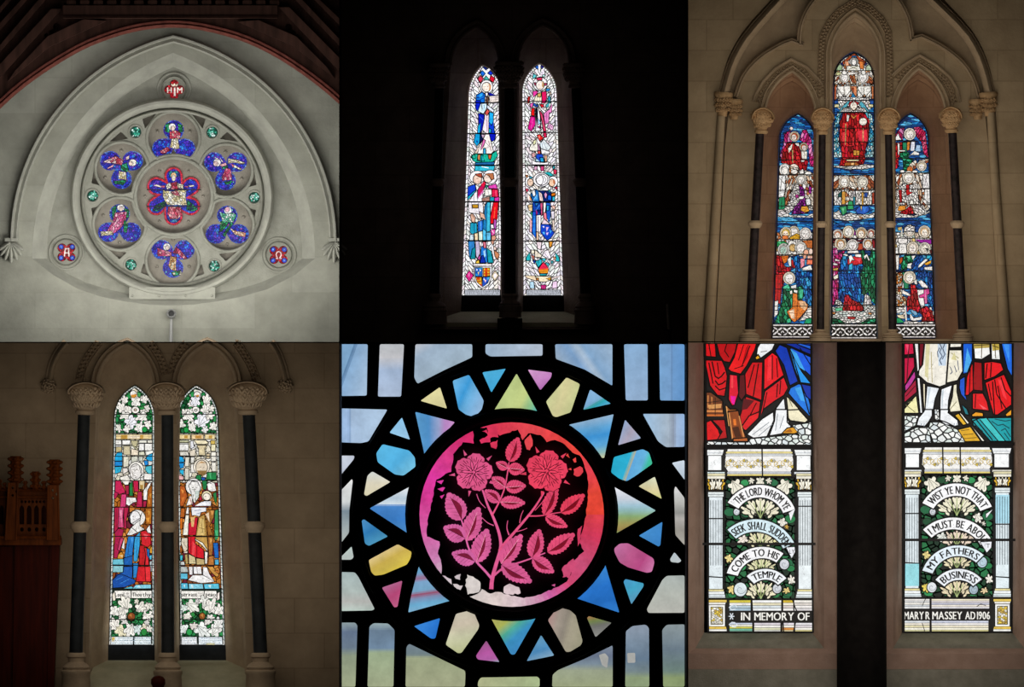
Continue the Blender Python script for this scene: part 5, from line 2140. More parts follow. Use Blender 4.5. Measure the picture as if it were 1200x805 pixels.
g = Glass('stained_glass_window', 'left light of three, red-robed harpist angel over crowd and kneeling figure in green', 'stained glass window', 931, 396, 0.68, G3, seed=31, lw=0.75)
g.clip = WIN3_L
g.poly(WIN3_L, '0c3f86', 0)
g.mosaic(inset(WIN3_L, 0.6), 2.6, 3.4, 0.06, SEA.split(','), 0.5)
g.run(f'''
@895 190 10.067
% 2.8 1.8 70 {WING},{WHT} 190,40 430,40 610,130 605,560 185,560
@895 260 10.067
% 2.8 1.6 80 {WHT},c07040,e0b060,d8d0c8 160,120 590,120 592,400 150,400
@895 130 10.067
:harpist_angel
% 3 2.4 70 {MAG} 255,260 330,215 350,360 325,540 215,560 205,520 250,380
% 3 2.4 -70 {MAG} 470,215 520,210 580,330 600,500 620,650 560,640 540,400 440,330
*f4e0dc 340,195 22,22
& 378,290 62 f4e6dc c05020 -.4
% 3.2 2.2 75 {REDS} 290,370 440,370 460,520 540,590 520,690 460,700 380,640 215,600 240,450
f4f0e0 355,370 300,430 310,490 350,430
f6f0ea 380,370 430,365 435,410 400,400
& 487,415 52 f6ece6 c05828 .3
f4f0e4 455,465 530,465 525,560 465,555
~.6 806050 490,470 500,550
f8f4ec 455,565 500,570 490,595 455,590
f8f4ee 440,700 480,670 490,730 440,735
f8f4ee 505,710 560,705 570,735 505,735
~1.2 b8a868 355,450 358,600
@895 190 10.067
:crowd_of_angels
*w 265,80 68,76
*f8f2ea 262,90 40,50
~.6 k 215,70 240,20 300,20 325,80
*f2e0d0 370,75 60,66
% 2.6 2 40 {WING} 320,40 420,60 420,130 310,130
*f8f2ea 375,105 40,28
*f4f0e8 540,125 40,26
f2f0ee 195,145 270,150 265,330 250,400 190,410
~.7 504840 200,180 260,250
~.7 504840 230,160 210,340
188858 195,410 260,400 268,560 190,550
~.6 0a4830 225,420 220,540
% 2.8 2.6 110 {WING} 300,145 400,150 350,260 300,480 265,500 270,330
% 2.8 2.6 70 {WING} 520,150 600,160 605,500 560,420 575,270 530,240
& 455,195 60 fbf6f0 f0e8d8 .2
% 2.4 1.6 20 {WHT} 380,240 430,250 440,330 430,480 350,560 290,620 200,610 330,450 340,330
% 2.6 1.5 80 {PURP} 430,270 490,290 500,370 510,490 540,600 340,610 380,520 450,440
~.6 k 440,400 510,400
f8f4f0 480,240 520,270 500,320 470,280
f8f4f0 420,400 500,390 480,430 430,430
b020b0 550,270 580,290 575,370 545,350
c03090 385,380 420,370 430,410 395,420
f0f0f0 510,430 560,420 570,500 520,500
e8a030 460,515 530,510 555,570 500,590 450,560
~.5 805010 470,540 540,550
% 3 2 0 {WHT} 180,555 240,550 330,620 430,620 520,630 605,590 605,650 180,640
@895 260 10.067
:crowd_of_saints
& 370,110 70 f8f2ec f0eae4 .1
& 275,125 72 f4e0cc d8b040 -.2
& 505,130 72 f8f2ec f6f0ea .2
d8a020 320,180 400,130 440,150 440,200 320,200
e07838 235,150 300,160 310,200 230,200
14904c 170,225 250,220 310,260 170,290
-50c080 180,230 210,220 220,280
c0662c 470,215 590,210 590,310 530,300
*f6f0e8 350,260 48,46
*d0a868 355,300 40,46
& 250,320 74 a8c8b8 b8b8b0 -.3
& 450,300 74 f8f2ee f4ece6 .1
*f2b090 515,355 30,36
*f4d8c8 570,345 26,36
f0e8e0 360,345 400,340 400,380 355,380
% 3 2.6 80 {REDS} 150,390 230,395 260,520 380,540 400,460 340,440 330,590 250,720 240,760 145,800 145,620
e07018 215,395 310,392 285,470 250,490
f8f6f2 290,440 335,400 340,520 315,520
% 3 2 85 {BLUE} 350,400 430,385 440,560 590,580 590,800 440,800 390,700 390,560
f090a0 445,430 500,420 495,510 450,550
f0a888 480,385 520,380 515,430 480,430
f4b8a0 530,390 595,395 595,430 530,430
f07858 525,440 595,440 590,500 520,500
f8f4ee 470,540 570,500 592,565 470,570
& 315,660 76 f8f2ee f6f2ee .4
@895 320 10.067
:kneeling_figure
% 3 2 85 2a8cd0,1060b0,40b0e8,0c4890 440,60 585,40 580,400 520,350 490,240 440,130
c01018 140,10 240,10 230,120 210,370 140,320
~.7 600008 185,20 180,350
~.7 600008 215,20 205,330
% 3.2 2.2 80 {GREEN} 240,160 310,125 350,190 470,140 490,260 460,330 400,320 330,450 340,570 280,590 140,590 200,430 230,330
-50d0a0 245,160 300,130 320,180 250,185
-40c090 430,160 480,190 470,300 440,290
f8f4f0 330,150 400,130 400,180 340,180
f6f2ea 320,210 350,195 355,240 325,250
f6f2ea 370,190 415,200 410,240 365,220
e07828 355,230 410,240 415,320 470,320 540,370 530,420 430,540 375,580 330,540 285,455 350,400
-f4c090 430,330 500,330 530,390 500,440 450,400
-f8d8b8 310,450 370,420 380,540 340,530
~.7 803008 415,330 400,560
~.6 803008 360,320 350,420
~.6 803008 300,460 420,480
f4f0ec 140,330 185,320 180,430 140,440
f4f0ec 135,440 185,440 180,480 130,530
% 3 2 0 {WHT} 540,400 580,390 578,530 420,570 500,470
18a068 510,540 578,530 578,595 490,595
38b888 280,545 330,530 340,580 290,590
''', PAL3)
g.part('blue_border')
g.stroke(inset(WIN3_L, 0.8), 1.4, 'k', True)
leaf_panel(g, 906.6, 953.4, 380, 395.5, 4)
g.bars([166, 186.5, 203.8, 222.3, 240.6, 259, 280, 298, 318, 338.5, 358.7, 379.6], at_frac((914.5, 163), (906.5, 396)), at_frac((957, 163), (953.5, 396)), 1.0)
g.done()

g = Glass('stained_glass_window', 'tall middle light of three, standing king in red robes holding white orb', 'stained glass window', 1002, 397, 0.68, G3, seed=32, lw=0.75)
g.clip = WIN3_C
g.poly(WIN3_C, '0c3f86', 0)
g.mosaic(inset(WIN3_C, 0.6), 2.6, 3.2, 0.06, SEA.split(','), 0.5)
g.run(f'''
@965 55 10.067
% 2.7 1.5 80 {WHT},e8a878,d07840,f0d8b8 140,330 165,200 240,130 380,60 520,130 590,220 618,330 615,600 140,600
% 2.6 1.4 60 {WHT},58b8cc,a8dce4 190,620 560,620 600,700 500,760 250,760 170,700
@965 190 10.067
% 2.8 1.8 80 {WING},{WHT} 130,145 618,145 622,500 128,500
@965 260 10.067
% 2.8 1.6 80 {WHT},c07040,802030,901890 120,90 630,90 630,330 120,330
@965 55 10.067
:angels_at_apex
b04820 378,60 520,160 500,200 410,120 330,130 250,200 240,160
1060a0 355,90 400,85 420,120 345,115
*f6f2ee 378,160 52,56
*c8c8c0 378,160 40,48
*fbf6f0 378,165 28,38
f0a880 265,150 310,150 320,200 280,230
e8843c 440,150 490,160 495,250 450,240
f4f0e4 290,210 360,205 440,210 460,265 290,265
~.7 606030 320,250 430,210
~.7 606030 330,210 420,250
98b088 165,230 200,190 235,200 240,260 165,265
b8c8a8 520,220 560,190 590,240 580,262 520,262
1a2870 215,180 245,165 250,215
1a2870 505,165 540,180 510,215
c8c890 165,280 240,285 240,330 170,320
f8f0e8 300,280 430,285 400,330 320,330
% 2.6 2.4 125 {WING} 160,330 230,310 240,420 145,430
% 2.6 2.4 55 {WING} 540,320 605,350 605,430 530,410
% 2.6 2 60 {WING} 320,320 430,300 400,430 330,420
& 265,345 64 f8f4f0 f0ece8 .2
& 485,345 68 f8f4f0 f0ece8 -.2
*f6f2ec 265,290 28,26
*f6f2ec 490,290 28,26
f8f4ec 180,450 330,445 340,530 300,600 260,540 210,600 190,540
f8f4ec 425,450 575,445 585,520 540,600 500,540 450,600 420,560
~.8 k 180,470 265,590 340,500
~.8 k 420,480 500,590 580,500
~.7 605848 260,450 262,560
~.7 605848 495,450 497,560
e89060 345,450 410,450 410,570 380,560
b04020 345,470 375,470 370,540
1888c0 340,580 365,520 400,580
c06040 140,450 170,450 165,610 140,610
d07848 585,450 610,450 610,600 590,600
% 2.6 1.5 0 {WHT} 190,580 560,580 560,620 190,620
@965 115 10.067
1a50a0 140,15 190,15 190,50 140,60
1a50a0 560,10 610,10 610,60 570,60
f2e6b0 145,60 200,60 200,95 140,95
f2e6b0 545,60 605,60 605,95 560,95
58b8cc 230,100 310,20 330,30 290,90 240,130 180,330 180,680 140,680 140,330 180,180
58b8cc 460,20 500,60 560,150 600,300 605,680 560,680 560,330 520,180 440,60
% 2.4 1.4 90 58b8cc,a8dce4,d8f0f0,2888b8,f4f8f4 180,170 220,160 190,330 200,520 240,690 140,690 140,330
% 2.4 1.4 90 58b8cc,a8dce4,d8f0f0,2888b8,f4f8f4 540,160 590,180 610,330 610,690 510,690 550,520 560,330
% 2.2 1 0 {WHT} 250,100 500,100 540,150 215,150
:king_in_red
c01820 320,40 375,12 430,40 440,90 310,90
*f8f2ec 312,72 11,11
*f8f2ec 430,72 11,11
*f8f2ec 374,28 11,11
*f6ecdc 374,80 42,50
~.5 604030 355,70 368,70
~.5 604030 382,70 395,70
~.5 904838 362,102 388,102
c08850 345,100 374,140 404,100 396,130 374,140 352,128
% 3.4 2.6 85 {REDS} 250,165 500,160 560,250 560,340 540,520 520,580 500,690 240,700 220,560 205,480 205,280
% 3.4 2.6 85 d81420,b00c18,f03038 280,360 380,350 380,560 280,560
-e82840 420,370 530,360 540,500 430,490
-f05058 470,380 500,380 500,480 470,480
-f03840 230,400 270,390 265,500 225,500
% 3 1.6 80 {REDS} 230,690 520,690 480,790 200,790
f4f0e8 290,180 325,190 315,260 290,270
*f8f2e4 485,265 48,46
~.5 b0a890 450,250 520,260
~.9 c0a868 280,290 275,540
~.9 c0a868 485,340 485,500
~.8 d0a040 345,190 375,225 405,190
~.8 500008 390,330 400,560
~.8 500008 320,370 350,560
~.8 500008 240,370 235,520
~.8 500008 450,540 510,680
~.8 500008 300,570 340,660
d89838 370,600 445,610 440,670 370,665
~.7 603810 405,600 405,670
f4e4b0 285,715 440,715 430,735 290,735
b06020 270,750 400,745 460,790 260,790
e8b070 340,750 390,750 380,785 340,785
f8f0e8 470,770 560,770 560,800 480,800
@965 190 10.067
% 3 2 0 {WHT} 130,30 300,45 480,20 615,25 610,55 480,80 300,75 130,50
:kneeling_angels
% 2.8 2.6 125 {WING} 130,160 220,145 215,240 320,300 130,310
% 2.8 2.6 50 {WING} 320,150 430,150 410,310 310,300
% 2.8 2.6 55 {WING} 540,140 615,170 615,310 530,300
& 260,225 68 f8f4ec f4eee4 .2
& 480,225 68 f4ecdc f0e8d8 -.2
% 2.6 2 85 {WHT} 140,330 230,320 230,500 140,500
% 2.6 2 85 {WHT} 310,330 400,330 440,500 400,420 330,470
e0a040 235,340 275,335 275,490 232,490
d0883c 280,450 330,440 280,480
124a48 190,370 232,330 232,400 185,410
2c9c5c 320,450 360,455 375,550 300,550 300,500
2c9c5c 205,520 290,510 290,590 240,620
-78d098 230,530 260,540 250,590
% 2.6 2 85 {WHT} 390,330 590,330 590,495 400,495
d09838 465,350 490,345 490,500 470,500
1848a0 505,350 540,350 535,410 500,400
2058b8 390,570 440,510 550,510 560,570 500,610 420,600
-3880e0 470,520 530,520 500,590
e8c870 450,510 475,510 465,570
20889c 365,400 390,400 390,500 370,500
% 3 1.6 10 {WHT} 130,590 200,560 240,630 330,590 420,610 560,610 620,580 620,650 300,685 130,660
d89058 430,630 480,640 470,670
b04028 590,350 618,350 618,480 595,490
@965 260 10.067
:row_of_saints
& 185,145 66 f4ece0 c07040 -.2
& 312,110 72 f8f4ec f2ece0 .1
& 465,125 70 f6ecdc c09060 -.2
& 580,130 54 f8f2ea c85030 -.2
% 2.4 1.5 0 1a1430,601018,802030,e8e0e0 120,190 630,190 630,250 120,250
& 218,250 74 f6ece0 c08850 .1
& 545,250 70 f6ecdc c08850 -.1
901020 590,210 632,210 632,310 600,300
c04828 430,250 480,250 480,320 420,330
% 2.8 2.2 85 {MAG} 120,305 170,300 190,360 280,320 260,360 220,440 190,590 190,800 115,800
:mother_in_blue
& 360,270 72 faf4f0 f4eeea .1
f6f0ea 300,340 420,330 440,365 300,365
f4eeea 150,430 205,445 210,465 150,455
f4eeea 130,475 185,490 185,510 125,505
d8a850 125,545 190,535 185,570 130,570
f4ecd8 130,640 190,610 190,660 140,680
% 3 2.4 80 {BLUE} 240,390 300,370 320,480 390,500 450,520 450,800 200,800 210,500
30a8dc 240,400 290,400 280,440 240,440
d01828 380,400 470,400 480,490 400,505 300,500 300,440
-f04858 400,440 460,420 450,480
f8f4ee 240,385 270,370 310,385 300,405
f8f4ee 310,400 345,385 385,450 350,450 325,490 320,440
f8f4ee 390,375 470,375 470,415 390,410
30b4dc 320,500 360,480 360,560 310,560
~1 0a2040 300,500 300,800
~.8 58c8f0 360,620 420,590
~.8 58c8f0 220,620 280,600
:woman_in_green
% 3 2.6 88 {GREEN} 450,340 500,320 510,400 570,400 580,320 632,340 632,800 470,800 450,620 490,520
f8f2ea 490,400 530,370 565,450 550,460 525,410 500,440
-60d0a0 540,640 580,640 580,760 540,760
-60d098 460,640 490,640 500,780 480,780
~.8 08301c 520,480 530,800
~.8 08301c 600,420 600,800
@965 320 10.067
:mother_in_blue
% 3 2.4 75 {BLUE} 200,0 450,0 470,350 380,330 330,260 250,360 230,350 200,180
% 3 2.4 85 {REDS} 270,250 310,255 350,310 460,360 500,440 340,455 240,440
% 2.8 2.4 85 {MAG} 112,80 195,80 190,300 112,400
:woman_in_green
% 3 2.6 95 {GREEN} 470,0 632,0 632,370 590,330 540,220 500,260 470,240
% 2.6 2.4 95 {WHT} 480,370 510,240 560,270 590,370
% 2.4 1.2 90 {WHT} 140,370 170,300 230,340 240,380
:paved_ground
% 2.4 1.7 0 f6f0e8,e4e4dc,fbf6f0,d8e4dc,f4e8e0 108,400 250,380 240,440 500,450 480,380 632,380 632,530 480,590 250,590 108,520
% 2.8 1.7 0 {GREEN} 108,530 200,540 280,595 108,595
% 2.8 1.7 0 {GREEN} 632,530 540,540 440,595 632,595
c87838 115,455 160,460 150,485 110,480
d08848 545,460 590,470 580,490 545,485
b02828 300,510 400,520 380,545 300,540
58b888 150,410 240,405 240,440 160,450
''', PAL3)
g.part('blue_border')
g.stroke(inset(WIN3_C, 0.8), 1.2, 'k', True)
leaf_panel(g, 975.8, 1028.8, 380, 396.5, 5)
g.bars([81.5, 98, 116.3, 130.5, 149.2, 165.5, 185.8, 202.8, 221.7, 239.8, 258.3, 279, 296.6, 317, 337.4, 357.6, 379.5], at_frac((978.5, 92), (975.5, 397)), at_frac((1026.5, 92), (1029, 397)), 1.0)
g.done()

g = Glass('stained_glass_window', 'right light of three, angel in red and green over saints and kneeling woman in red', 'stained glass window', 1075, 396, 0.68, G3, seed=33, lw=0.75)
g.clip = WIN3_R
g.poly(WIN3_R, '0c3f86', 0)
g.mosaic(inset(WIN3_R, 0.6), 2.6, 3.4, 0.06, SEA.split(','), 0.5)
g.run(f'''
@1035 190 10.067
% 2.8 1.8 75 {WING},{WHT} 150,130 570,110 580,540 480,600 155,600
@1035 260 10.067
% 2.8 1.6 80 {WHT},d8b870,c8d8c8,e8d0b8 165,120 600,120 605,380 165,380
@1035 130 10.067
:seated_angel
% 3 2.2 55 {MAG} 180,240 230,190 270,190 250,330 150,330
% 3 2.2 -60 d01850,e83878,b01040,f06890 380,180 450,175 520,230 555,540 500,500 470,350 420,300
& 335,262 74 f8f2ec f2e8d8 .2
f6f2ee 150,320 200,250 215,300 240,330 150,335
% 2.8 2 85 {REDS} 155,370 280,350 260,440 200,550 200,650 150,700
d88030 300,355 340,350 330,450 300,460
f0f0fa 350,350 400,350 390,460 340,465
a8c8e8 410,390 460,390 465,470 400,470
188058 250,360 300,360 300,470 330,500 300,540 250,500
% 2.8 2 10 {GREEN} 220,480 330,480 320,540 380,560 330,650 290,700 260,690 250,560 220,540
f6f2ea 190,360 215,380 215,450 280,450 280,470 210,470 210,520 195,500
f6f2ea 310,540 390,460 450,490 440,510 350,510
*f4f0ec 345,690 8,8
:two_angels
% 2.8 2 45 {WING} 330,620 410,560 430,650 350,710 300,700
*e07838 335,680 36,34
% 2.8 2 -20 {WING} 440,570 560,555 565,600 480,620
& 475,640 62 f8f2ec e8d8b8 -.1
*f6f2ec 245,705 28,20
*f6f2ec 395,708 32,18
f4eee8 490,735 570,720 570,805 490,805
@1035 190 10.067
f4f0ee 490,130 570,125 575,300 490,300
~.7 706870 500,150 560,290
~.7 706870 540,130 510,280
% 2.8 2.6 110 {WING} 170,170 240,120 250,250 150,300 150,440 180,380
% 2.8 2.6 70 {WING} 390,120 450,150 480,300 470,520 430,380 430,250
& 320,170 76 f8f2ec f0e8d8 0
% 2.6 1.6 60 {WHT} 220,280 280,240 320,260 400,240 430,330 440,490 330,480 240,460 180,480 180,320
c01018 290,260 325,255 330,340 370,350 300,390 290,350
~.8 k 230,330 250,430
~.8 k 270,330 280,420
b01018 200,320 240,320 240,470 220,470
f6f2ea 340,440 370,440 380,490 330,490
f4f0ec 510,310 578,310 578,480 540,460 505,420
~.6 706858 540,320 545,450
f4f0ec 560,480 585,500 580,540
e89430 205,510 280,505 290,550 220,570 190,560
% 3 1.8 80 {REDS} 290,550 340,500 390,600 220,615 230,570
% 2.6 1.8 30 {WHT} 360,500 430,500 550,590 480,620 400,610
% 3 1.8 0 {WHT} 155,570 210,600 380,620 500,610 600,540 560,600 400,645 155,650
@1035 260 10.067
:crowd_of_saints
d8b870 190,60 240,50 245,90 200,100
~1.6 f0e8d8 240,80 235,180
& 330,95 72 f4ece0 f6f2e8 .1
% 2.6 1.6 0 {WHT} 270,60 310,30 390,40 395,110 270,110
& 508,110 76 f6ecdc d8b080 .1
a018a0 400,205 600,200 600,260 460,240
*f6f0ea 250,215 58,44
f4f0ea 210,260 290,250 300,370 205,370
& 368,300 74 f8f0e6 f0e0d0 -.1
& 510,310 76 f4ecdc d8d0c0 0
-2a3030 515,300 560,310 540,350
601018 570,330 605,320 605,370 580,370
f4f0ea 165,300 195,290 200,370 165,370
f2ece4 165,390 210,385 200,560 175,560
c05018 210,420 250,410 250,460 215,500
% 3 1.8 70 {GREEN} 270,390 360,385 370,470 310,480 300,560 230,570 230,500
-60c898 290,400 340,400 330,440
f6f0e8 350,395 405,390 370,450
f6f0e8 305,490 370,475 350,550 300,540
% 3 1.8 120 {BLUE} 400,410 480,385 500,430 600,390 610,570 560,720 430,620 350,560 350,510
30b8d0 530,390 590,390 570,430 530,430
f6f0e8 440,500 520,430 555,440 470,520 430,540
f0a828 500,490 590,445 585,490 530,510
f4eee8 500,530 610,520 605,570 510,560
% 3 2 85 {BLUE} 400,590 620,590 620,800 560,780 530,740 480,660 400,640
:kneeling_woman
% 2.4 1.4 90 d07828,b05018,f0d8b0,80381c,f6f0e4 170,590 240,590 250,680 240,780 170,780
188058 245,590 280,590 260,640 320,720 320,790 270,790 250,700
f4f0ea 250,720 260,710 262,780 230,780
& 330,650 78 f8f2ea f0e4cc .2
f8f2ea 380,690 420,670 420,740 390,730
f6f0ec 430,700 470,680 545,750 550,780 480,770
@1035 320 10.067
% 2.6 2 85 {BLUE} 560,60 630,40 630,440 590,410 560,380
% 2.4 1.4 90 d07828,b05018,f0d8b0,e4dcd8,f6f0e4 175,10 250,10 240,250 300,290 290,390 175,390
% 3.2 2.4 85 {REDS} 340,130 400,140 420,200 440,340 470,420 420,470 340,420 300,460 300,290 340,240
f6f0e8 245,190 330,240 345,270 290,260 240,240
f4eeea 420,195 510,190 500,260 510,390 470,410 440,330
d84090 500,190 560,180 570,240 540,260 540,360 510,360 500,290 450,290 440,260 500,240
~.6 f4b8d8 520,200 525,350
% 3 2 75 {REDS} 440,430 530,390 600,440 630,500 635,565 470,570 490,520
78a8c8 340,420 410,450 430,490 390,500 345,450
f4f0ec 330,490 350,480 380,530 480,510 470,550 380,565 340,550
*f0e8e0 615,470 12,30
f4e8e0 565,400 590,400 600,440 570,430
:ground
% 2.8 1.8 0 {WHT},a8c8d8 175,400 280,395 290,540 175,470
~1.6 f0e8d8 278,390 292,560
f0dcb8 175,490 260,490 280,540 200,530
18a060 178,530 210,525 270,580 178,590
% 2.6 1.8 0 {WHT} 280,560 470,575 635,570 635,595 250,598
''', PAL3)
g.part('blue_border')
g.stroke(inset(WIN3_R, 0.8), 1.3, 'k', True)
leaf_panel(g, 1052, 1098.2, 380, 395.5, 4)
g.bars([163.9, 184.7, 201.7, 220.6, 239.3, 257.5, 278.7, 297.5, 317.3, 338, 358.7, 379.7], at_frac((1048.5, 163), (1051.5, 396)), at_frac((1090.5, 163), (1098.5, 396)), 1.0)
g.done()
# ---------------------------------------------------------------- dim bay with the wooden screen: two lights of leaves and figures
G4 = stained('leafy_stained_glass', 26, 0.22, 1.0, 0.03, 26, 0.5)
PAL4 = dict(w='fbf8f2', c='f4eede', k='000', gn='1c7c40', dg='0c3420')
WIN4_L = lancet(126.5, 179, 757, 132.5, 179.5, 490, 156.8, 452)
WIN4_R = lancet(210.5, 262.5, 757, 206.5, 254, 490, 228.5, 452)
BW = ['e8e8e4', 'd4dcd8', 'f4f2ea', 'c8d0cc', 'b8c4c0']


def light4(g, out, seed):
    g.clip = out
    g.poly(out, '0a2418', 0)
    GR = ['1c7c40', '248848', '145c34', '2c9450', '0c4424', '1a7040']
    g.mosaic([(120, 450), (270, 450), (270, 508), (120, 508)], 4.5, 1.2, .3, GR, .9)
    g.mosaic([(120, 702), (270, 702), (270, 748), (120, 748)], 4.5, 1.2, .3, GR, .9)
    g.mosaic([(120, 508), (270, 508), (270, 566), (120, 566)], 6, 1.0, 0, ['f0ece0', 'e4dcc8', 'd8d0b8', 'f4f2ec'], .8)
    g.mosaic([(120, 566), (270, 566), (270, 690), (120, 690)], 5, 1.4, 1.4, ['b06018', 'c87828', '8c4814', 'd88c3c', '7a1830'], .8)
    g.part('border')
    g.border(out, 2.1, 5.0, BW, 0.7)


def black_letters(g, s, x0, x1, yb, h):
    g.text(s, x0, x1, yb, h, '000', bold=0.35)


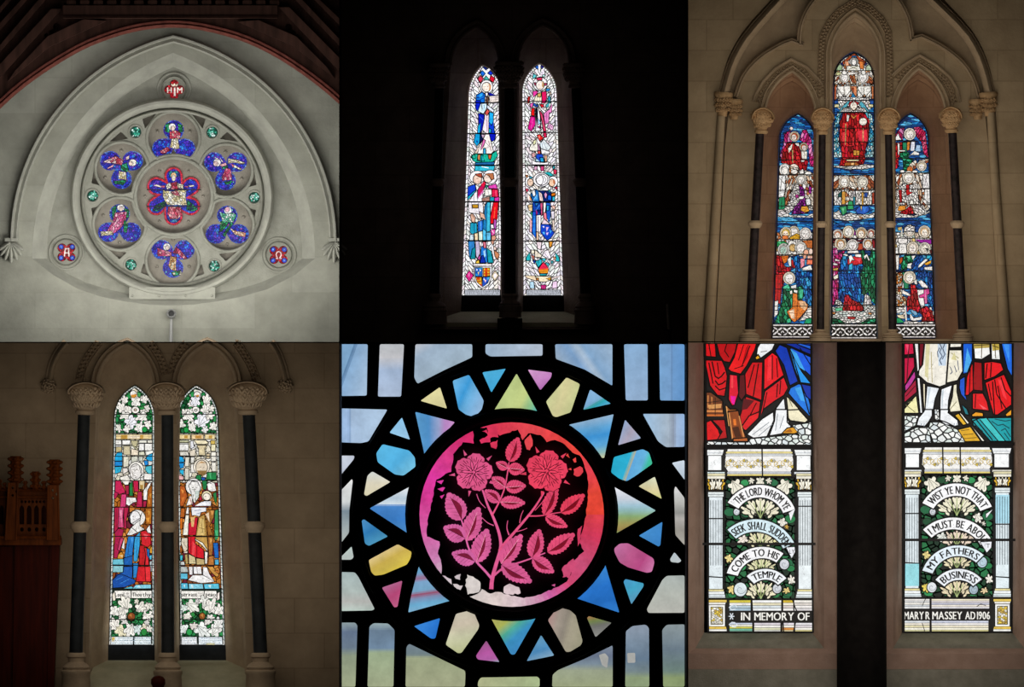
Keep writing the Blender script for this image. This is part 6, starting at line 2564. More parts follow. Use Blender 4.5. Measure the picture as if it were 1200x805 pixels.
g = Glass('stained_glass_window', 'left light of the leafy pair, figure in crimson above kneeling woman in blue', 'stained glass window', 153, 757, 0.48, G4, seed=41, lw=0.8)
light4(g, WIN4_L, 1)
g.run('''
@120 445 10.067
:leaf_crown
f0ece0 300,150 360,95 430,150 460,220 400,240 330,230 290,210
-e8d8b8 320,140 380,110 400,150 340,160
2c9c50 255,200 310,150 330,200 290,240
4cae60 400,140 440,160 435,210 400,200
*f8f4ec 350,170 40,42
-d08a30 320,180 385,170 390,205 340,225
! 250,250 67 -100 fdf8f0
! 380,255 89 90 fdfaf2
! 480,240 69 -60 fdf8f0
! 215,340 84 -120 fdf8f0
! 290,360 73 -80 fdf8f0
! 510,330 56 70 f6f0e8
2c9048 280,270 310,240 325,280 330,320 290,310
*f8f2ea 375,358 48,42
*e8c8b8 375,358 16,14
38984c 410,330 470,310 490,350 460,365
! 460,385 56 -10 f8f4ea
1c7c40 300,300 340,310 330,330
1c8448 140,440 180,440 180,500 140,510
! 240,430 87 20 fdfaf2
! 320,510 116 -40 f4f4fa
! 460,440 94 160 fdfaf2
! 520,520 69 80 fdf8f0
! 185,560 69 90 f6f4ea
18803c 205,500 240,540 235,600 205,580
208848 200,470 250,455 240,490 200,500
! 270,590 64 -60 fdfaf2
2c8c48 355,420 400,420 400,440 360,445
! 420,575 87 -70 fdfaf2
*1c9a44 485,590 30,34
208040 400,490 440,480 430,510 395,520
@120 445 10.067
:canopy
f0d8a0 145,648 570,648 570,705 145,705
-c89840 205,655 280,655 280,700 205,700
-f4e4c8 290,660 430,660 430,695 290,695
-d8a850 430,655 470,655 470,700 430,700
~.4 806020 150,676 565,676
f6f4ee 140,715 210,715 210,770 140,770
f6f4f0 220,715 320,715 310,770 220,770
c8c098 320,720 410,720 390,800 340,780
f0eee0 420,715 510,715 510,750 415,750
eeeada 515,715 575,715 575,750 515,750
f4f2ee 140,775 210,775 210,900 140,900
e8e4cc 220,775 330,775 320,810 220,810
f6f4f0 420,755 480,755 480,840 415,840
f8f6f0 485,755 575,755 575,840 485,840
@120 520 10.067
:canopy
c8b888 145,40 215,40 215,90 145,110
d8cca8 235,30 310,30 320,135 235,135
c8c4a0 330,20 410,60 400,90 370,60
f0e0c8 330,60 410,80 410,140 320,140
d8d8c0 415,100 480,90 490,140 415,140
f0f0e8 490,90 590,80 580,140 500,140
18a8e0 135,150 160,110 220,105 222,205 130,208
1484d0 130,212 222,210 222,265 130,270
28b0d8 130,275 220,272 200,340 135,360
e4e0cc 232,155 300,155 295,270 232,285
d8d8c8 325,155 405,150 400,210 330,230
c8ccc0 415,150 470,155 460,210 415,205
18a8e4 520,140 578,115 578,210 530,205 500,180
1888d8 475,200 525,200 530,250 490,265
50c0d0 500,270 570,260 570,360 530,365 490,310
f0e8e0 225,290 285,290 290,330 230,370
:figure_in_crimson
*f6f2ea 385,310 92,98
*f2eeea 378,335 72,94
~.6 605848 330,280 390,260
~.5 605848 360,330 400,300
~.7 504438 330,300 310,380
~.7 504438 420,270 440,350
~.6 504438 350,370 395,395
~.6 504438 340,310 372,306
~.6 504438 390,312 418,318
~.6 403830 370,400 400,410
~.6 a09888 340,320 350,400
f8f4ee 480,350 570,360 570,430 475,430
f4f0e6 190,400 280,370 320,430 290,490 250,490 200,430
e0cca0 420,440 490,440 480,550 420,540
-b08840 430,490 470,490 465,540 435,540
@120 520 10.067
d02058 140,440 200,440 260,580 130,620
b81850 130,570 180,590 140,660 120,640
dc3c78 210,600 270,600 260,800 190,800
b01840 250,500 300,490 300,600 270,610
188040 305,480 340,450 350,620 305,620
c81848 350,440 410,440 415,570 360,575
c02050 405,570 455,570 460,760 385,760
b01844 465,680 510,680 500,760 465,760
f6f4f0 270,635 380,640 395,690 350,700 300,740 265,720
~.5 605850 300,650 320,720
f8f6f2 470,560 540,460 570,460 520,560 515,670 470,670
~.5 605850 520,480 500,560
@120 520 10.067
:tree_trunk
b06018 525,540 570,500 575,800 505,800 520,600
-e8a040 540,600 565,590 560,650
-e8963c 520,660 550,670 545,720
@120 595 10.067
b86c1c 500,10 570,10 565,200 500,200 490,60
-e8a848 520,40 550,50 540,100
-e09838 500,130 550,120 530,180
:figure_in_crimson
c01848 130,0 180,0 175,120 170,250 130,300
d84c80 180,0 240,0 230,120 240,240 170,240
b81848 240,0 300,0 270,150 270,260 240,250
~.6 600820 205,20 195,220
~.6 600820 150,20 150,240
-f090b0 190,30 220,30 210,200
b0184c 130,300 175,250 240,260 190,500 160,600 120,600
d04070 200,360 240,360 190,520 165,500
c8841c 118,300 135,320 130,440 118,440
f4f0ea 210,480 245,370 250,500
d8902c 170,560 210,520 240,560 230,610 160,610
-f4d8a0 180,570 230,565 225,590
:kneeling_woman
*f8f4ee 395,125 100,98
*f6f4f4 370,125 66,84
~.8 k 340,190 430,130 455,60
~.8 k 320,180 310,110 340,60
~.5 706058 340,110 362,104
~.5 706058 350,140 370,150
f4f2ee 325,240 400,170 430,150 430,220 490,260 400,300 330,330 270,330
~.8 k 320,230 400,295
~.5 807868 330,270 300,320
~.5 807868 400,220 380,270
d8202c 440,285 500,275 560,320 560,440 520,475 450,440
-f46068 470,310 530,330 500,380
f6f2ee 505,260 545,205 565,310 520,300
2078c8 290,345 370,340 350,480 340,600 330,800 240,800 250,560
~.6 083070 300,420 290,560
-48a0e8 320,360 350,350 340,440
1460b4 240,600 345,570 340,700 240,690
34a4dc 370,350 430,290 430,440 400,640 355,640 360,440
~.5 105090 400,360 390,600
c01820 430,450 480,450 500,560 480,690 420,690 425,500
e02834 480,480 520,480 540,690 490,690 500,560
1c70c0 510,480 545,500 540,610 515,570
:water_ground
70c8dc 110,615 235,610 240,680 105,680
8cc8d0 110,690 235,690 230,770 105,770
e0a030 545,490 575,460 575,550 545,540
58c0e0 540,570 572,560 570,620 545,620
c8d0d4 545,640 572,630 570,760 545,760
@120 595 10.067
:kneeling_woman
1858b0 240,700 345,700 340,850 250,900 180,880 105,940 105,860 160,790 230,770
2c88d0 350,660 410,660 400,830 350,840
d01c28 410,700 490,700 500,880 380,880
e83038 490,700 555,700 560,880 500,880
1050a8 105,860 180,790 240,800 380,860 370,900 250,945 110,955
~.6 4090e0 150,860 230,820
~.6 4090e0 200,900 300,850
@120 680 10.067
:water_ground
60c8e0 240,105 330,75 370,110 330,108
88d4e8 340,108 380,60 560,55 565,105
-d8f4f8 400,90 420,65 440,95
:inscription_scroll
f8f4ec 130,128 570,128 570,220 110,222
f4ecd8 100,180 130,140 145,220 140,250 110,250
~1 k 325,128 328,220
:leaf_foot
! 260,300 120 -110 f4f0e4
! 225,380 103 110 f8f4ea
! 130,380 91 -80 fbf8f0
! 440,340 109 -30 f4f0e4
! 510,420 94 10 f8f4ea
! 530,300 73 50 f0ece0
! 390,265 44 -80 f4eedc
1c7838 120,285 150,270 170,310 120,310
2c8c4c 395,420 440,375 470,400 430,450 400,445
1c7840 510,250 560,240 565,270 530,275
1c7c40 500,380 540,370 540,400 510,400
*8c4820 330,435 46,48
-c07838 300,420 330,400 340,450
! 240,450 62 170 f8f4ec
! 140,545 103 -110 fbf6ec
! 200,600 107 40 f2eac8
! 320,580 112 110 fbf8f0
! 405,575 80 80 dcece8
! 490,580 80 -60 f2e8d0
! 540,590 58 -80 f4f0e4
! 260,500 56 160 f4f0ea
! 510,500 49 60 f4f0ea
*2c8c40 480,620 36,42
1c7440 225,530 260,520 275,560 245,580
2c8448 330,490 385,490 380,515 340,515
1c6c3c 90,600 120,590 110,640
:dedication_panel
e8f0f4 90,672 352,672 352,770 85,770
e4eef2 365,672 565,672 565,770 360,770
-e0c060 100,680 135,680 130,730 100,730
''', PAL4)
g.part('lettering')
black_letters(g, 'Lord', 133.6, 144, 699.8, 5)
g.text('now', 145.4, 150.6, 697, 2.2, '6a6060')
g.text('lettest', 145, 151.2, 700, 2.2, '6a6060')
black_letters(g, 'Thou', 154, 164.5, 699.8, 5)
black_letters(g, 'thy', 166, 175.6, 699.8, 5)
g.part('dedication_panel')
for r in range(3):
    x = 131 if r else 134
    while x < 175:
        w = g.rnd.uniform(0.8, 2.6)
        g.stroke([(x, 748.6 + r * 2.9), (x + w, 748.6 + r * 2.9)], 0.9, g.rnd.choice(['9ab0bc', '88a0b0', 'b8c4c0']))
        x += w + 0.9
g.bars([485.6, 508, 535, 563.5, 594.7, 629, 663, 691, 726.5], at_frac((132.5, 490), (126.5, 757)), at_frac((179.5, 490), (179, 757)), 1.0)
g.done()

g = Glass('stained_glass_window', 'right light of the leafy pair, old man holding a child beneath bearded man in green', 'stained glass window', 236, 757, 0.48, G4, seed=42, lw=0.8)
light4(g, WIN4_R, 2)
g.run('''
@195 445 10.067
:leaf_crown
f0ece0 255,180 320,110 400,130 430,180 380,220 280,220
2c9c50 270,160 310,130 315,200 280,210
20904c 400,160 440,150 450,200 400,200
*f8f4ec 350,180 40,40
-d08a30 320,190 375,175 370,215 335,215
! 285,280 62 120 fdf8f0
! 330,245 89 90 f8f8ff
! 460,250 87 -80 fdf8f0
! 450,360 94 -60 fdf8f0
! 520,350 56 -80 f8f4ea
2c9c50 385,260 420,250 430,300 400,310
2c9048 220,360 260,320 300,320 260,365
*fbf8f0 335,358 46,42
*d8d8d0 335,362 16,14
! 200,385 64 0 f8f4ea
! 260,390 58 -60 fdfaf2
1c8448 130,440 155,440 155,600 130,600
! 240,440 94 40 fdfaf2
! 400,500 125 -60 f6f6fc
! 490,430 73 -10 fdf8f0
! 175,530 69 -100 f6f4ea
18803c 470,520 505,510 500,580 475,580
! 540,560 73 -80 fdfaf2
2c8c48 540,440 580,420 575,500 540,500
! 290,570 82 -80 fdfaf2
*1c9a44 222,595 30,36
2c8c48 190,490 250,470 240,500 190,520
! 440,600 60 -60 f4f4f0
208040 330,540 360,550 350,590
:canopy
f0d8a0 140,648 272,648 272,705 140,705
ecd0a0 282,648 430,648 430,705 282,705
f0dca8 442,648 565,648 565,705 442,705
-c89840 200,660 240,660 240,695 200,695
-c89040 330,660 400,660 400,695 330,695
-c89840 490,660 530,660 530,695 490,695
b8b894 140,715 255,715 250,745 140,745
f6f4ee 140,750 250,750 250,840 140,840
f0f0f4 270,730 300,720 320,800 270,820
f0e4c0 310,715 450,715 490,750 440,765 350,765
e0c060 510,720 565,720 560,800 515,800
e8d8b0 350,770 470,770 460,820 360,820
@195 520 10.067
f4f2ee 140,10 250,10 250,85 140,85
dcd8cc 140,95 240,95 260,145 150,145
e8dcc8 260,90 330,60 330,150 265,150
e0d0a8 345,20 460,20 440,60 450,140 370,140 370,60
f0e8c0 515,10 570,10 570,90 515,90
d8c4a0 460,120 505,120 500,180 460,180
f0ece0 515,100 575,100 575,210 515,210
18a4e4 135,150 180,160 200,200 195,220 135,225
1894dc 135,230 200,230 190,285 150,300
28b4dc 140,310 195,310 190,380 150,350
f0b8b8 135,370 190,390 190,430 135,430
e8e4d4 210,160 260,160 255,270 205,275
dcd8c8 205,290 255,290 255,430 205,430
f4f2ea 275,160 325,160 310,230 275,235
f4f0e8 275,245 320,240 330,345 275,345
f4f0e4 520,225 575,220 575,330 525,330
:bearded_man_in_green
*f4ead8 405,275 98,96
*e8d8c0 405,285 70,90
-8c6c3c 350,320 470,320 450,370 410,390 370,360
-b89060 345,260 400,210 460,230 440,220 380,235
~.5 504030 380,280 395,278
~.5 504030 420,278 440,280
188848 340,380 400,370 400,440 340,420
1858b0 395,400 450,400 440,440 410,440
1c8044 470,340 580,340 580,430 460,430
-50b878 490,350 520,345 515,430
1c7c44 410,440 470,440 460,550 420,540
207c40 540,590 580,570 580,740 550,660
:old_man_with_child
*f6f4f2 310,510 96,100
f2f0ec 250,500 290,445 360,455 390,520 370,640 320,710 290,650 280,580
~.6 504838 290,525 310,518
~.6 504838 330,518 352,522
~.6 504838 322,530 318,570
~.5 707868 310,600 300,690
~.5 707868 345,600 335,690
~.6 606860 290,545 340,545
~.6 606860 330,560 330,680
~.6 889088 300,600 310,680
-c8d4cc 330,560 380,560 360,640 330,640
c01838 380,640 410,600 410,670 370,680
b85820 145,500 200,500 220,560 240,620 190,740 150,740
-e89040 160,540 200,560 180,600
-d87830 170,640 210,630 180,700
f4ece4 220,740 260,620 290,620 300,720
~.7 b03830 265,640 290,720
f4f0ec 465,480 510,450 560,470 580,560 520,570 480,550
~.8 282838 500,460 520,475
*f4e8c0 465,620 60,62
*fbf0e0 465,630 44,44
~.5 806040 440,625 460,622
f4f4f8 320,740 400,690 440,680 520,680 515,740
@195 595 10.067
f6f4f2 215,80 230,0 255,0 255,80
f6f6fa 280,0 460,0 460,50 400,60 380,110 320,95 290,100
~.6 6878a0 320,40 400,30
~.6 6878a0 340,80 400,60
b86020 160,10 210,10 200,120 150,120
e87818 150,130 180,120 175,260 150,260
f4f0e0 215,90 255,90 250,330 180,330 195,210
c81030 250,190 335,120 360,120 340,330 245,330
-e8b878 275,120 325,110 310,230 285,230
d81428 245,340 330,345 330,430 430,500 435,610 330,590 250,540
-f04850 300,400 330,440 320,570 290,560
~.7 600010 350,420 345,590
~.7 600010 280,350 275,540
b89048 370,120 440,80 470,340 335,340
-e0c078 390,130 430,140 440,330 350,330
~.5 705018 400,180 420,300
~.5 705018 380,240 440,260
c89c50 330,350 470,350 480,510 420,430 330,380
f6f0e0 325,370 420,420 480,510 465,515 400,440 325,385
a06828 460,30 500,30 560,30 550,120 500,220 545,330 480,330 470,200
-f0d8b8 450,80 490,60 500,180
-d89850 510,40 550,40 530,110
b07030 480,350 540,350 540,480 530,570 490,570
-e0a858 500,360 530,380 510,440
c07838 490,580 545,570 555,690 480,690
e4d8c0 170,360 240,360 240,500 200,540 160,420
~.5 605040 180,400 230,480
b06020 150,450 180,490 170,540 150,540
f4ead8 185,540 240,510 240,545
30905c 560,40 600,20 610,340 570,400 555,340
-48b878 560,270 600,270 600,400
1868c0 540,420 600,420 610,600 560,600
50b0d8 560,615 610,615 610,680 560,680
c0a868 205,560 240,550 245,670 215,670
d8c898 250,550 330,590 340,670 255,670
c8b078 340,600 440,615 440,680 345,680
f4f0e8 440,520 480,530 470,670 445,670
40c0d0 150,565 185,565 180,630 150,630
c8ccc8 155,640 200,640 210,690 155,690
b8c0bc 155,700 235,700 250,770 155,770
:water_ground
60c0dc 155,780 240,780 240,850 155,850
:old_man_with_child
f4f0f0 250,700 300,700 300,800 260,800
f6f4f4 305,700 400,700 410,790 310,790
~.5 706868 350,700 355,790
f4f0f0 420,700 470,710 500,790 560,880 420,870
d89c48 470,700 540,700 610,800 590,830 530,780
c07030 550,750 600,740 610,790
f6f4f2 240,860 300,800 420,800 560,880 400,900
:water_ground
@195 680 10.067
58c0e0 160,40 240,40 250,110 160,112
88d4e8 250,45 420,50 430,110 255,112
60c8e4 430,50 610,45 615,115 440,115
-d8f4f8 280,60 300,55 310,100 290,100
-d8f4f8 480,70 520,60 510,100
-d8f4f8 190,60 210,60 205,100
:inscription_scroll
f8f4ec 160,130 580,130 600,225 165,225
f4e8e0 590,160 620,140 620,230 585,250
~1 k 440,130 425,225
:leaf_foot
! 280,310 120 30 f4f4ea
! 200,330 67 100 e8f4ec
! 430,290 109 -100 f0f0e8
! 520,330 123 -70 f8f4ec
! 610,370 89 -90 fbf8f0
! 225,430 78 0 f8f4e8
! 350,260 40 -80 f0ece8
2c8c40 270,400 310,375 335,420 300,450
1c7838 370,290 410,270 410,360 380,370
1c7c40 180,250 220,240 210,270 180,275
1c7c40 190,380 230,365 225,400 190,400
207c44 560,300 590,280 585,320
*8c5020 412,430 38,42
-c88840 390,420 420,400 425,450
! 500,450 64 0 f4f0e8
! 400,585 132 40 f0f4f0
! 560,610 112 -60 f4f4ee
! 200,590 87 -100 eef4f0
! 600,530 94 -90 f8f8f4
! 300,550 67 -20 f4ece4
! 470,500 62 0 f4f0ea
*2c9c50 260,620 38,40
20803c 460,550 510,520 520,560 480,580
2c8c44 260,500 310,490 310,515 260,515
1c7838 170,490 205,490 205,530 175,535
20804c 530,490 555,490 550,530
:dedication_panel
eceef2 168,675 352,675 355,770 168,770
e6eef4 368,675 650,675 655,770 370,770
-e8e0b0 460,745 560,745 560,768 460,768
''', PAL4)
g.part('lettering')
black_letters(g, 'servant', 211.7, 230, 699.6, 5)
g.text('depart', 231, 236.8, 697, 2.2, '6a6060')
g.text('in', 233, 235.4, 700, 2.2, '6a6060')
black_letters(g, 'peace', 240, 253.6, 699.6, 5)
g.part('dedication_panel')
for r in range(3):
    x = 213.5
    while x < 258:
        w = g.rnd.uniform(0.8, 2.6)
        if x + w < 229.5 or x > 232:
            g.stroke([(x, 748.8 + r * 2.9), (x + w, 748.8 + r * 2.9)], 0.9, g.rnd.choice(['9ab0bc', '88a0b0', 'b8c4c0']))
        x += w + 0.9
g.bars([485.6, 508, 535, 563.5, 594.7, 629, 663, 691, 726.5], at_frac((206.5, 490), (210.5, 757)), at_frac((254, 490), (262.5, 757)), 1.0)
g.done()
# ---------------------------------------------------------------- close bay of the rose medallion in thick dark leading
G5 = stained('streaky_glass', 5.0, 0.16, 1.0)
G5F = stained('painted_rose_glass', 10.0, 0.2, 1.0)
g = Glass('leaded_medallion_window', 'round medallion of two pink roses on black, ringed by coloured pieces in thick dark leading', 'leaded window', 600, 804, 0.06, G5, seed=51, lw=0)
HOLES = []


def pane(o, pts, ang, stops, r=2.4):
    g.o = o
    p = rounded(g.T(pts), r)
    HOLES.append(p)
    mb = MB()
    g.parts['#%d' % len(HOLES)] = mb
    g.p = mb
    st = [s.split(':') for s in stops.split()]
    g.grad(p, ang, [(float(a), b) for a, b in st])


A = (398, 400, 5.877); B = (600, 400, 5.877); D3 = (398, 535, 5.877); E4 = (600, 535, 5.877); F5 = (398, 668, 5.877); H6 = (600, 668, 5.877)
# plain panes of the upper corners, sky behind
pane(A, '6,18 195,18 188,375 6,378', 20, '0:7ca4c8 .28:80a8cc .33:50749c .38:88acd0 1:a4bcd4')
pane(A, '275,18 445,18 425,382 262,382', 90, '0:b8bcc0 .25:c4c4c8 .5:a4b8d4 1:a8b8d0')
pane(A, '520,18 915,18 915,110 720,200 535,294 512,250', 60, '0:b4b8c0 .3:9cb0c4 1:a0b4c4')
pane(B, '-184,18 212,18 212,100 -150,106 -184,85', 0, '0:9cb4cc 1:b0bccc')
pane(B, '295,18 693,18 693,308 500,195 300,122', -35, '0:98acc0 .3:7ca0c8 .45:a8bcd0 .55:84a8cc 1:9cb4cc')
pane(B, '770,18 935,18 937,408 782,408', 80, '0:88acd0 1:94b0d0')
pane(B, '1012,18 1190,18 1190,410 1018,408', 0, '0:78a4d0 .48:78a0cc .52:587ca8 .56:6c98c8 1:6090c4')
pane(A, '6,460 332,468 200,690 150,702 6,697', 0, '0:98b8dc .16:a0bce0 .19:7090b8 .22:a4bcd8 1:acc4dc')
pane(B, '898,498 1190,498 1190,728 1060,730 1005,690', 0, '0:9cc0e0 .6:a8b8c8 .75:8c98ac .8:a0b8d8 1:94b4dc')
# outer ring
pane(A, '553,410 692,312 742,466', 0, '0:dcd49c 1:d4cc98')
pane(A, '776,270 892,228 995,410 980,470 930,523 870,507 818,470', 25, '0:70b4e0 .4:3c98d4 .55:68b0e0 1:94b8dc')
pane(A, '980,212 1148,186 1045,356', 90, '0:50b0dc 1:40a4d4')
pane(B, '-130,484 32,218 180,492 -110,490', 25, '0:bccc88 .55:c0cc84 .8:88c490 1:38a8b0')
pane(B, '106,192 278,214 270,250 195,340', 60, '0:d8a0d0 1:b870b8')
pane(B, '375,246 470,293 460,330 405,490 305,524 280,515 232,415', 20, '0:ccd098 .5:d4cc98 1:c0c48c')
pane(B, '537,328 685,430 488,474', 60, '0:88b4dc .55:80b0d8 .68:30a0a0 .78:38a8c0 1:60b0d8')
pane(A, '340,630 430,520 487,680', 60, '0:8cc4e8 1:9cc8e8')
pane(A, '518,483 797,555 680,685 588,803', 0, '0:5c9ccc .35:5090c8 .6:98a4cc .75:b888c4 1:c890c8')
pane(B, '390,573 702,500 636,806 616,803 530,690', 80, '0:98b8d4 .25:60a4d4 .45:3c90d0 .7:60a8d8 .85:90c0c0 1:d8d8a8', 1.6)
pane(B, '728,718 778,536 892,668', 30, '0:90a8cc .5:b0a8bc 1:98a8c4')
pane(E4, '700,2 900,-53 945,-30 970,50 850,135 790,172 740,155 680,110', 20, '0:28a8c8 .42:30b0d4 .46:c8b040 .5:60a8dc .75:68b4e0 .9:40c0a0 1:40b890')
pane(D3, '250,-23 295,-87 480,-43 520,5 525,70 440,133 380,125 260,40', 45, '0:5cb8e4 .6:54b0e0 1:78c4e4')
pane(D3, '190,130 225,100 353,175 185,274 166,262', 90, '0:d4d8d4 .5:d8d0b8 1:d0c8a8')
pane(D3, '202,357 484,205 486,400 480,538', 90, '0:e8ecf0 .25:b8ccdc .36:d0dce4 .4:4884c8 .7:3c7cc4 1:5090cc')
pane(D3, '150,440 168,430 336,550 200,618 172,600', 60, '0:4c8cc0 .5:3078b0 1:4c94b8')
pane(D3, '198,712 400,602 498,655 490,700 465,745 300,815 240,822 215,795', 60, '0:dcc488 .4:c8ac50 .7:ccb450 1:d8c048')
pane(F5, '288,120 434,70 400,255 375,260', 60, '0:b06890 .5:b84878 1:c06088')
pane(F5, '545,-30 570,-30 620,40 792,205 470,295 490,180', 82, '0:70a8cc .15:68a0c8 .28:986888 .36:78a0c4 .55:74a4c4 .64:98506c .72:7c90b4 .85:68a8cc 1:80b0d0')
pane(F5, '508,386 694,328 660,474 630,475', 30, '0:3c88d8 1:2470cc')
pane(F5, '800,300 900,276 925,290 964,380 955,410 840,572 815,575 728,515', 80, '0:c8c0ac .3:c4b8a4 .6:c4c4a4 1:b8bc8c')
pane(F5, '936,592 1010,482 1104,636 950,618', 80, '0:905480 .5:b458a0 .85:b060a4 1:98a8b8')
pane(H6, '-150,325 178,308 20,584 -8,584', 50, '0:bcb468 .3:a8b058 .5:50a894 .7:3c90c0 1:4088c0')
pane(H6, '98,630 200,444 294,590', 70, '0:6498b8 .6:4c88b8 1:84acc8')
pane(H6, '245,345 315,253 400,275 440,310 488,490 475,520 400,565 370,566', 15, '0:b08c88 .25:a09488 .45:8c8478 .6:a49c88 1:98947c')
pane(H6, '515,330 528,315 690,362 575,466', 80, '0:a87850 .25:708048 .5:6c6c68 1:90908c')
pane(H6, '425,190 590,10 640,-50 742,296', 70, '0:3c88d0 .4:2870c4 .7:2468b8 1:3480d0')
pane(H6, '766,80 780,60 908,90 908,112 822,240', 60, '0:4c9ccc .5:44a4c4 1:5c98bc')
pane(E4, '702,632 740,598 800,595 975,700 983,730 965,795 930,803 800,765 740,730 705,660', 30, '0:c070a0 .4:b85888 .7:b84c84 1:cc78a8')
pane(E4, '870,545 1038,446 1024,610 1010,622', 30, '0:4890d0 1:3c84c8')
pane(E4, '868,205 985,135 1034,295', 90, '0:d0d4b8 .6:d8cc9c 1:c8c880')
pane(E4, '690,212 705,208 995,372 705,538 690,532', 90, '0:e4e4ec .25:c8d0dc .4:a0c4d4 .5:90b8b4 .62:88a870 .78:a09858 .9:9c8450 1:90b870')
# plain panes at the sides and foot, hills and lawn behind
pane(D3, '6,-8 104,-8 100,18 6,132', 60, '0:c8d0dc 1:b4bccc')
pane(D3, '6,235 85,152 92,168 68,370 66,525 6,602', 90, '0:dcdcdc .35:ccd0d0 .5:7c8c98 .7:94a0a4 1:b4bcb8')
pane(D3, '6,692 84,615 98,695 80,712 6,712', 90, '0:b8c8c4 1:b8c0bc')
pane(E4, '1098,42 1190,22 1190,165', 60, '0:d0dce8 1:b8c8d8')
pane(E4, '1115,230 1125,200 1190,285 1190,615 1123,540', 90, '0:e0e0e0 .25:b8b8b4 .45:949490 .55:b0aca8 .75:98948c 1:a8a49c')
pane(E4, '1086,708 1118,655 1170,718 1150,734 1095,728', 90, '0:b0bcc4 1:b8c0c0')
pane(F5, '6,12 105,14 130,45 243,268 225,280 6,284', 90, '0:a4b4b4 .5:acb8b4 .75:b4b4b0 1:b8c8c0')
pane(H6, '926,270 1035,65 1065,38 1190,35 1190,296 938,297', 90, '0:acb4b0 .5:b0b4ac 1:b8b8b0')
pane(F5, '6,360 108,360 124,382 110,806 6,806', 90, '0:8c9ca0 .15:64748c .4:6c7c8c .52:909c84 1:9ca484')
pane(F5, '203,388 232,364 335,366 380,412 372,806 190,806', 90, '0:98acb0 .12:687c90 .4:7088a0 .46:98a888 1:9ca484')
pane(F5, '458,530 478,505 865,692 868,720 864,806 452,806', 90, '0:748490 .25:6c7c80 .32:98a080 1:a0a484')
pane(H6, '-235,765 -215,738 175,732 192,748 192,806 -238,806', 0, '0:acb088 1:a4b488')
pane(H6, '278,720 315,688 500,610 690,518 695,530 695,806 275,806', 90, '0:808c9c .25:646f84 .45:788894 .6:98a088 1:9ca480')
pane(H6, '783,420 828,384 922,374 945,398 947,806 778,806', 90, '0:8c98a8 .3:788a9c .55:64788c .75:78888c .85:90a07c 1:8c9c78')
pane(H6, '1033,410 1065,375 1190,372 1190,806 1040,806', 90, '0:8c989c .4:6c7c88 .75:6c8078 .85:88986c 1:8c9c70')
# a pale cottage on the hill seen through two panes
for k, q in ((len(HOLES) - 3, '598,585 640,572 665,600 655,675 620,655'), (len(HOLES) - 2, '793,572 848,570 850,638 796,640')):
    g.p = g.parts['#%d' % (k + 1)]
    g.o = H6
    g.poly(rounded(g.T(q), 1.5), 'a8a8a4', 0)
    g.p = g.parts['#%d' % (k + 1)]

# ---- the round medallion: flashed ruby glass, painted black, with the roses scraped clear
DC = (599.7, 603.0); DR = 108.8
disc = circ(DC[0], DC[1], DR, DR, 72)
HOLES.append(circ(DC[0], DC[1], DR - .4, DR - .4, 60))
g.part('ruby_disc', 'round pane running from magenta through red to pale pink')
g.mat = G5
RIM = [(0, 'd84048'), (15, 'cc3858'), (35, 'c85078'), (50, 'cc4870'), (65, 'c860a0'), (85, 'd8c0c8'), (100, 'd8c8c4'), (120, 'd4ccc8'), (135, 'd0c0c8'), (150, 'c87cb0'), (170, 'd05ca0'), (190, 'd83c94'), (205, 'd8389c'), (220, 'd83c88'), (240, 'd42c68'), (262, 'd83850'), (280, 'e04850'), (300, 'e44444'), (315, 'e8483c'), (330, 'e04050'), (345, 'e44838'), (360, 'e04434')]


def rim(a):
    a %= 360
    for i in range(len(RIM) - 1):
        if RIM[i][0] <= a <= RIM[i + 1][0]:
            f = (a - RIM[i][0]) / (RIM[i + 1][0] - RIM[i][0])
            c0, c1 = lin(RIM[i][1]), lin(RIM[i + 1][1])
            return tuple(c0[j] * (1 - f) + c1[j] * f for j in range(4))
    return lin(RIM[-1][1])


y = g.depth()
for i in range(120):
    a0, a1 = 3 * i, 3 * i + 3.05
    P = lambda r, a: (X(DC[0] + r * math.cos(math.radians(a))), y, Z(DC[1] + r * math.sin(math.radians(a))))
    g.p.add([P(0, a0), P(DR, a0), P(DR, a1)], [(0, 1, 2)], rim(a0 + 1.5), 0)


def tint(x, yy):
    u, v = (x - 520) / 160, (yy - 510) / 180
    f = min(1, max(0, .62 * u + .5 * (1 - v)))
    a, b = lin('cc6cae'), lin('e43440')
    c = tuple(a[j] * (1 - f) + b[j] * f for j in range(4))
    if v > .95: c = tuple(c[j] * .7 + lin('d8c8cc')[j] * .3 for j in range(4))
    return c


def ragged(pts, amp, step, rnd):
    out = []
    n = len(pts)
    for i in range(n):
        a, b = pts[i], pts[(i + 1) % n]
        L = math.hypot(b[0] - a[0], b[1] - a[1])
        k = max(1, int(L / step))
        for j in range(k):
            t = j / k
            out.append((a[0] + (b[0] - a[0]) * t + rnd.uniform(-amp, amp), a[1] + (b[1] - a[1]) * t + rnd.uniform(-amp, amp)))
    return out


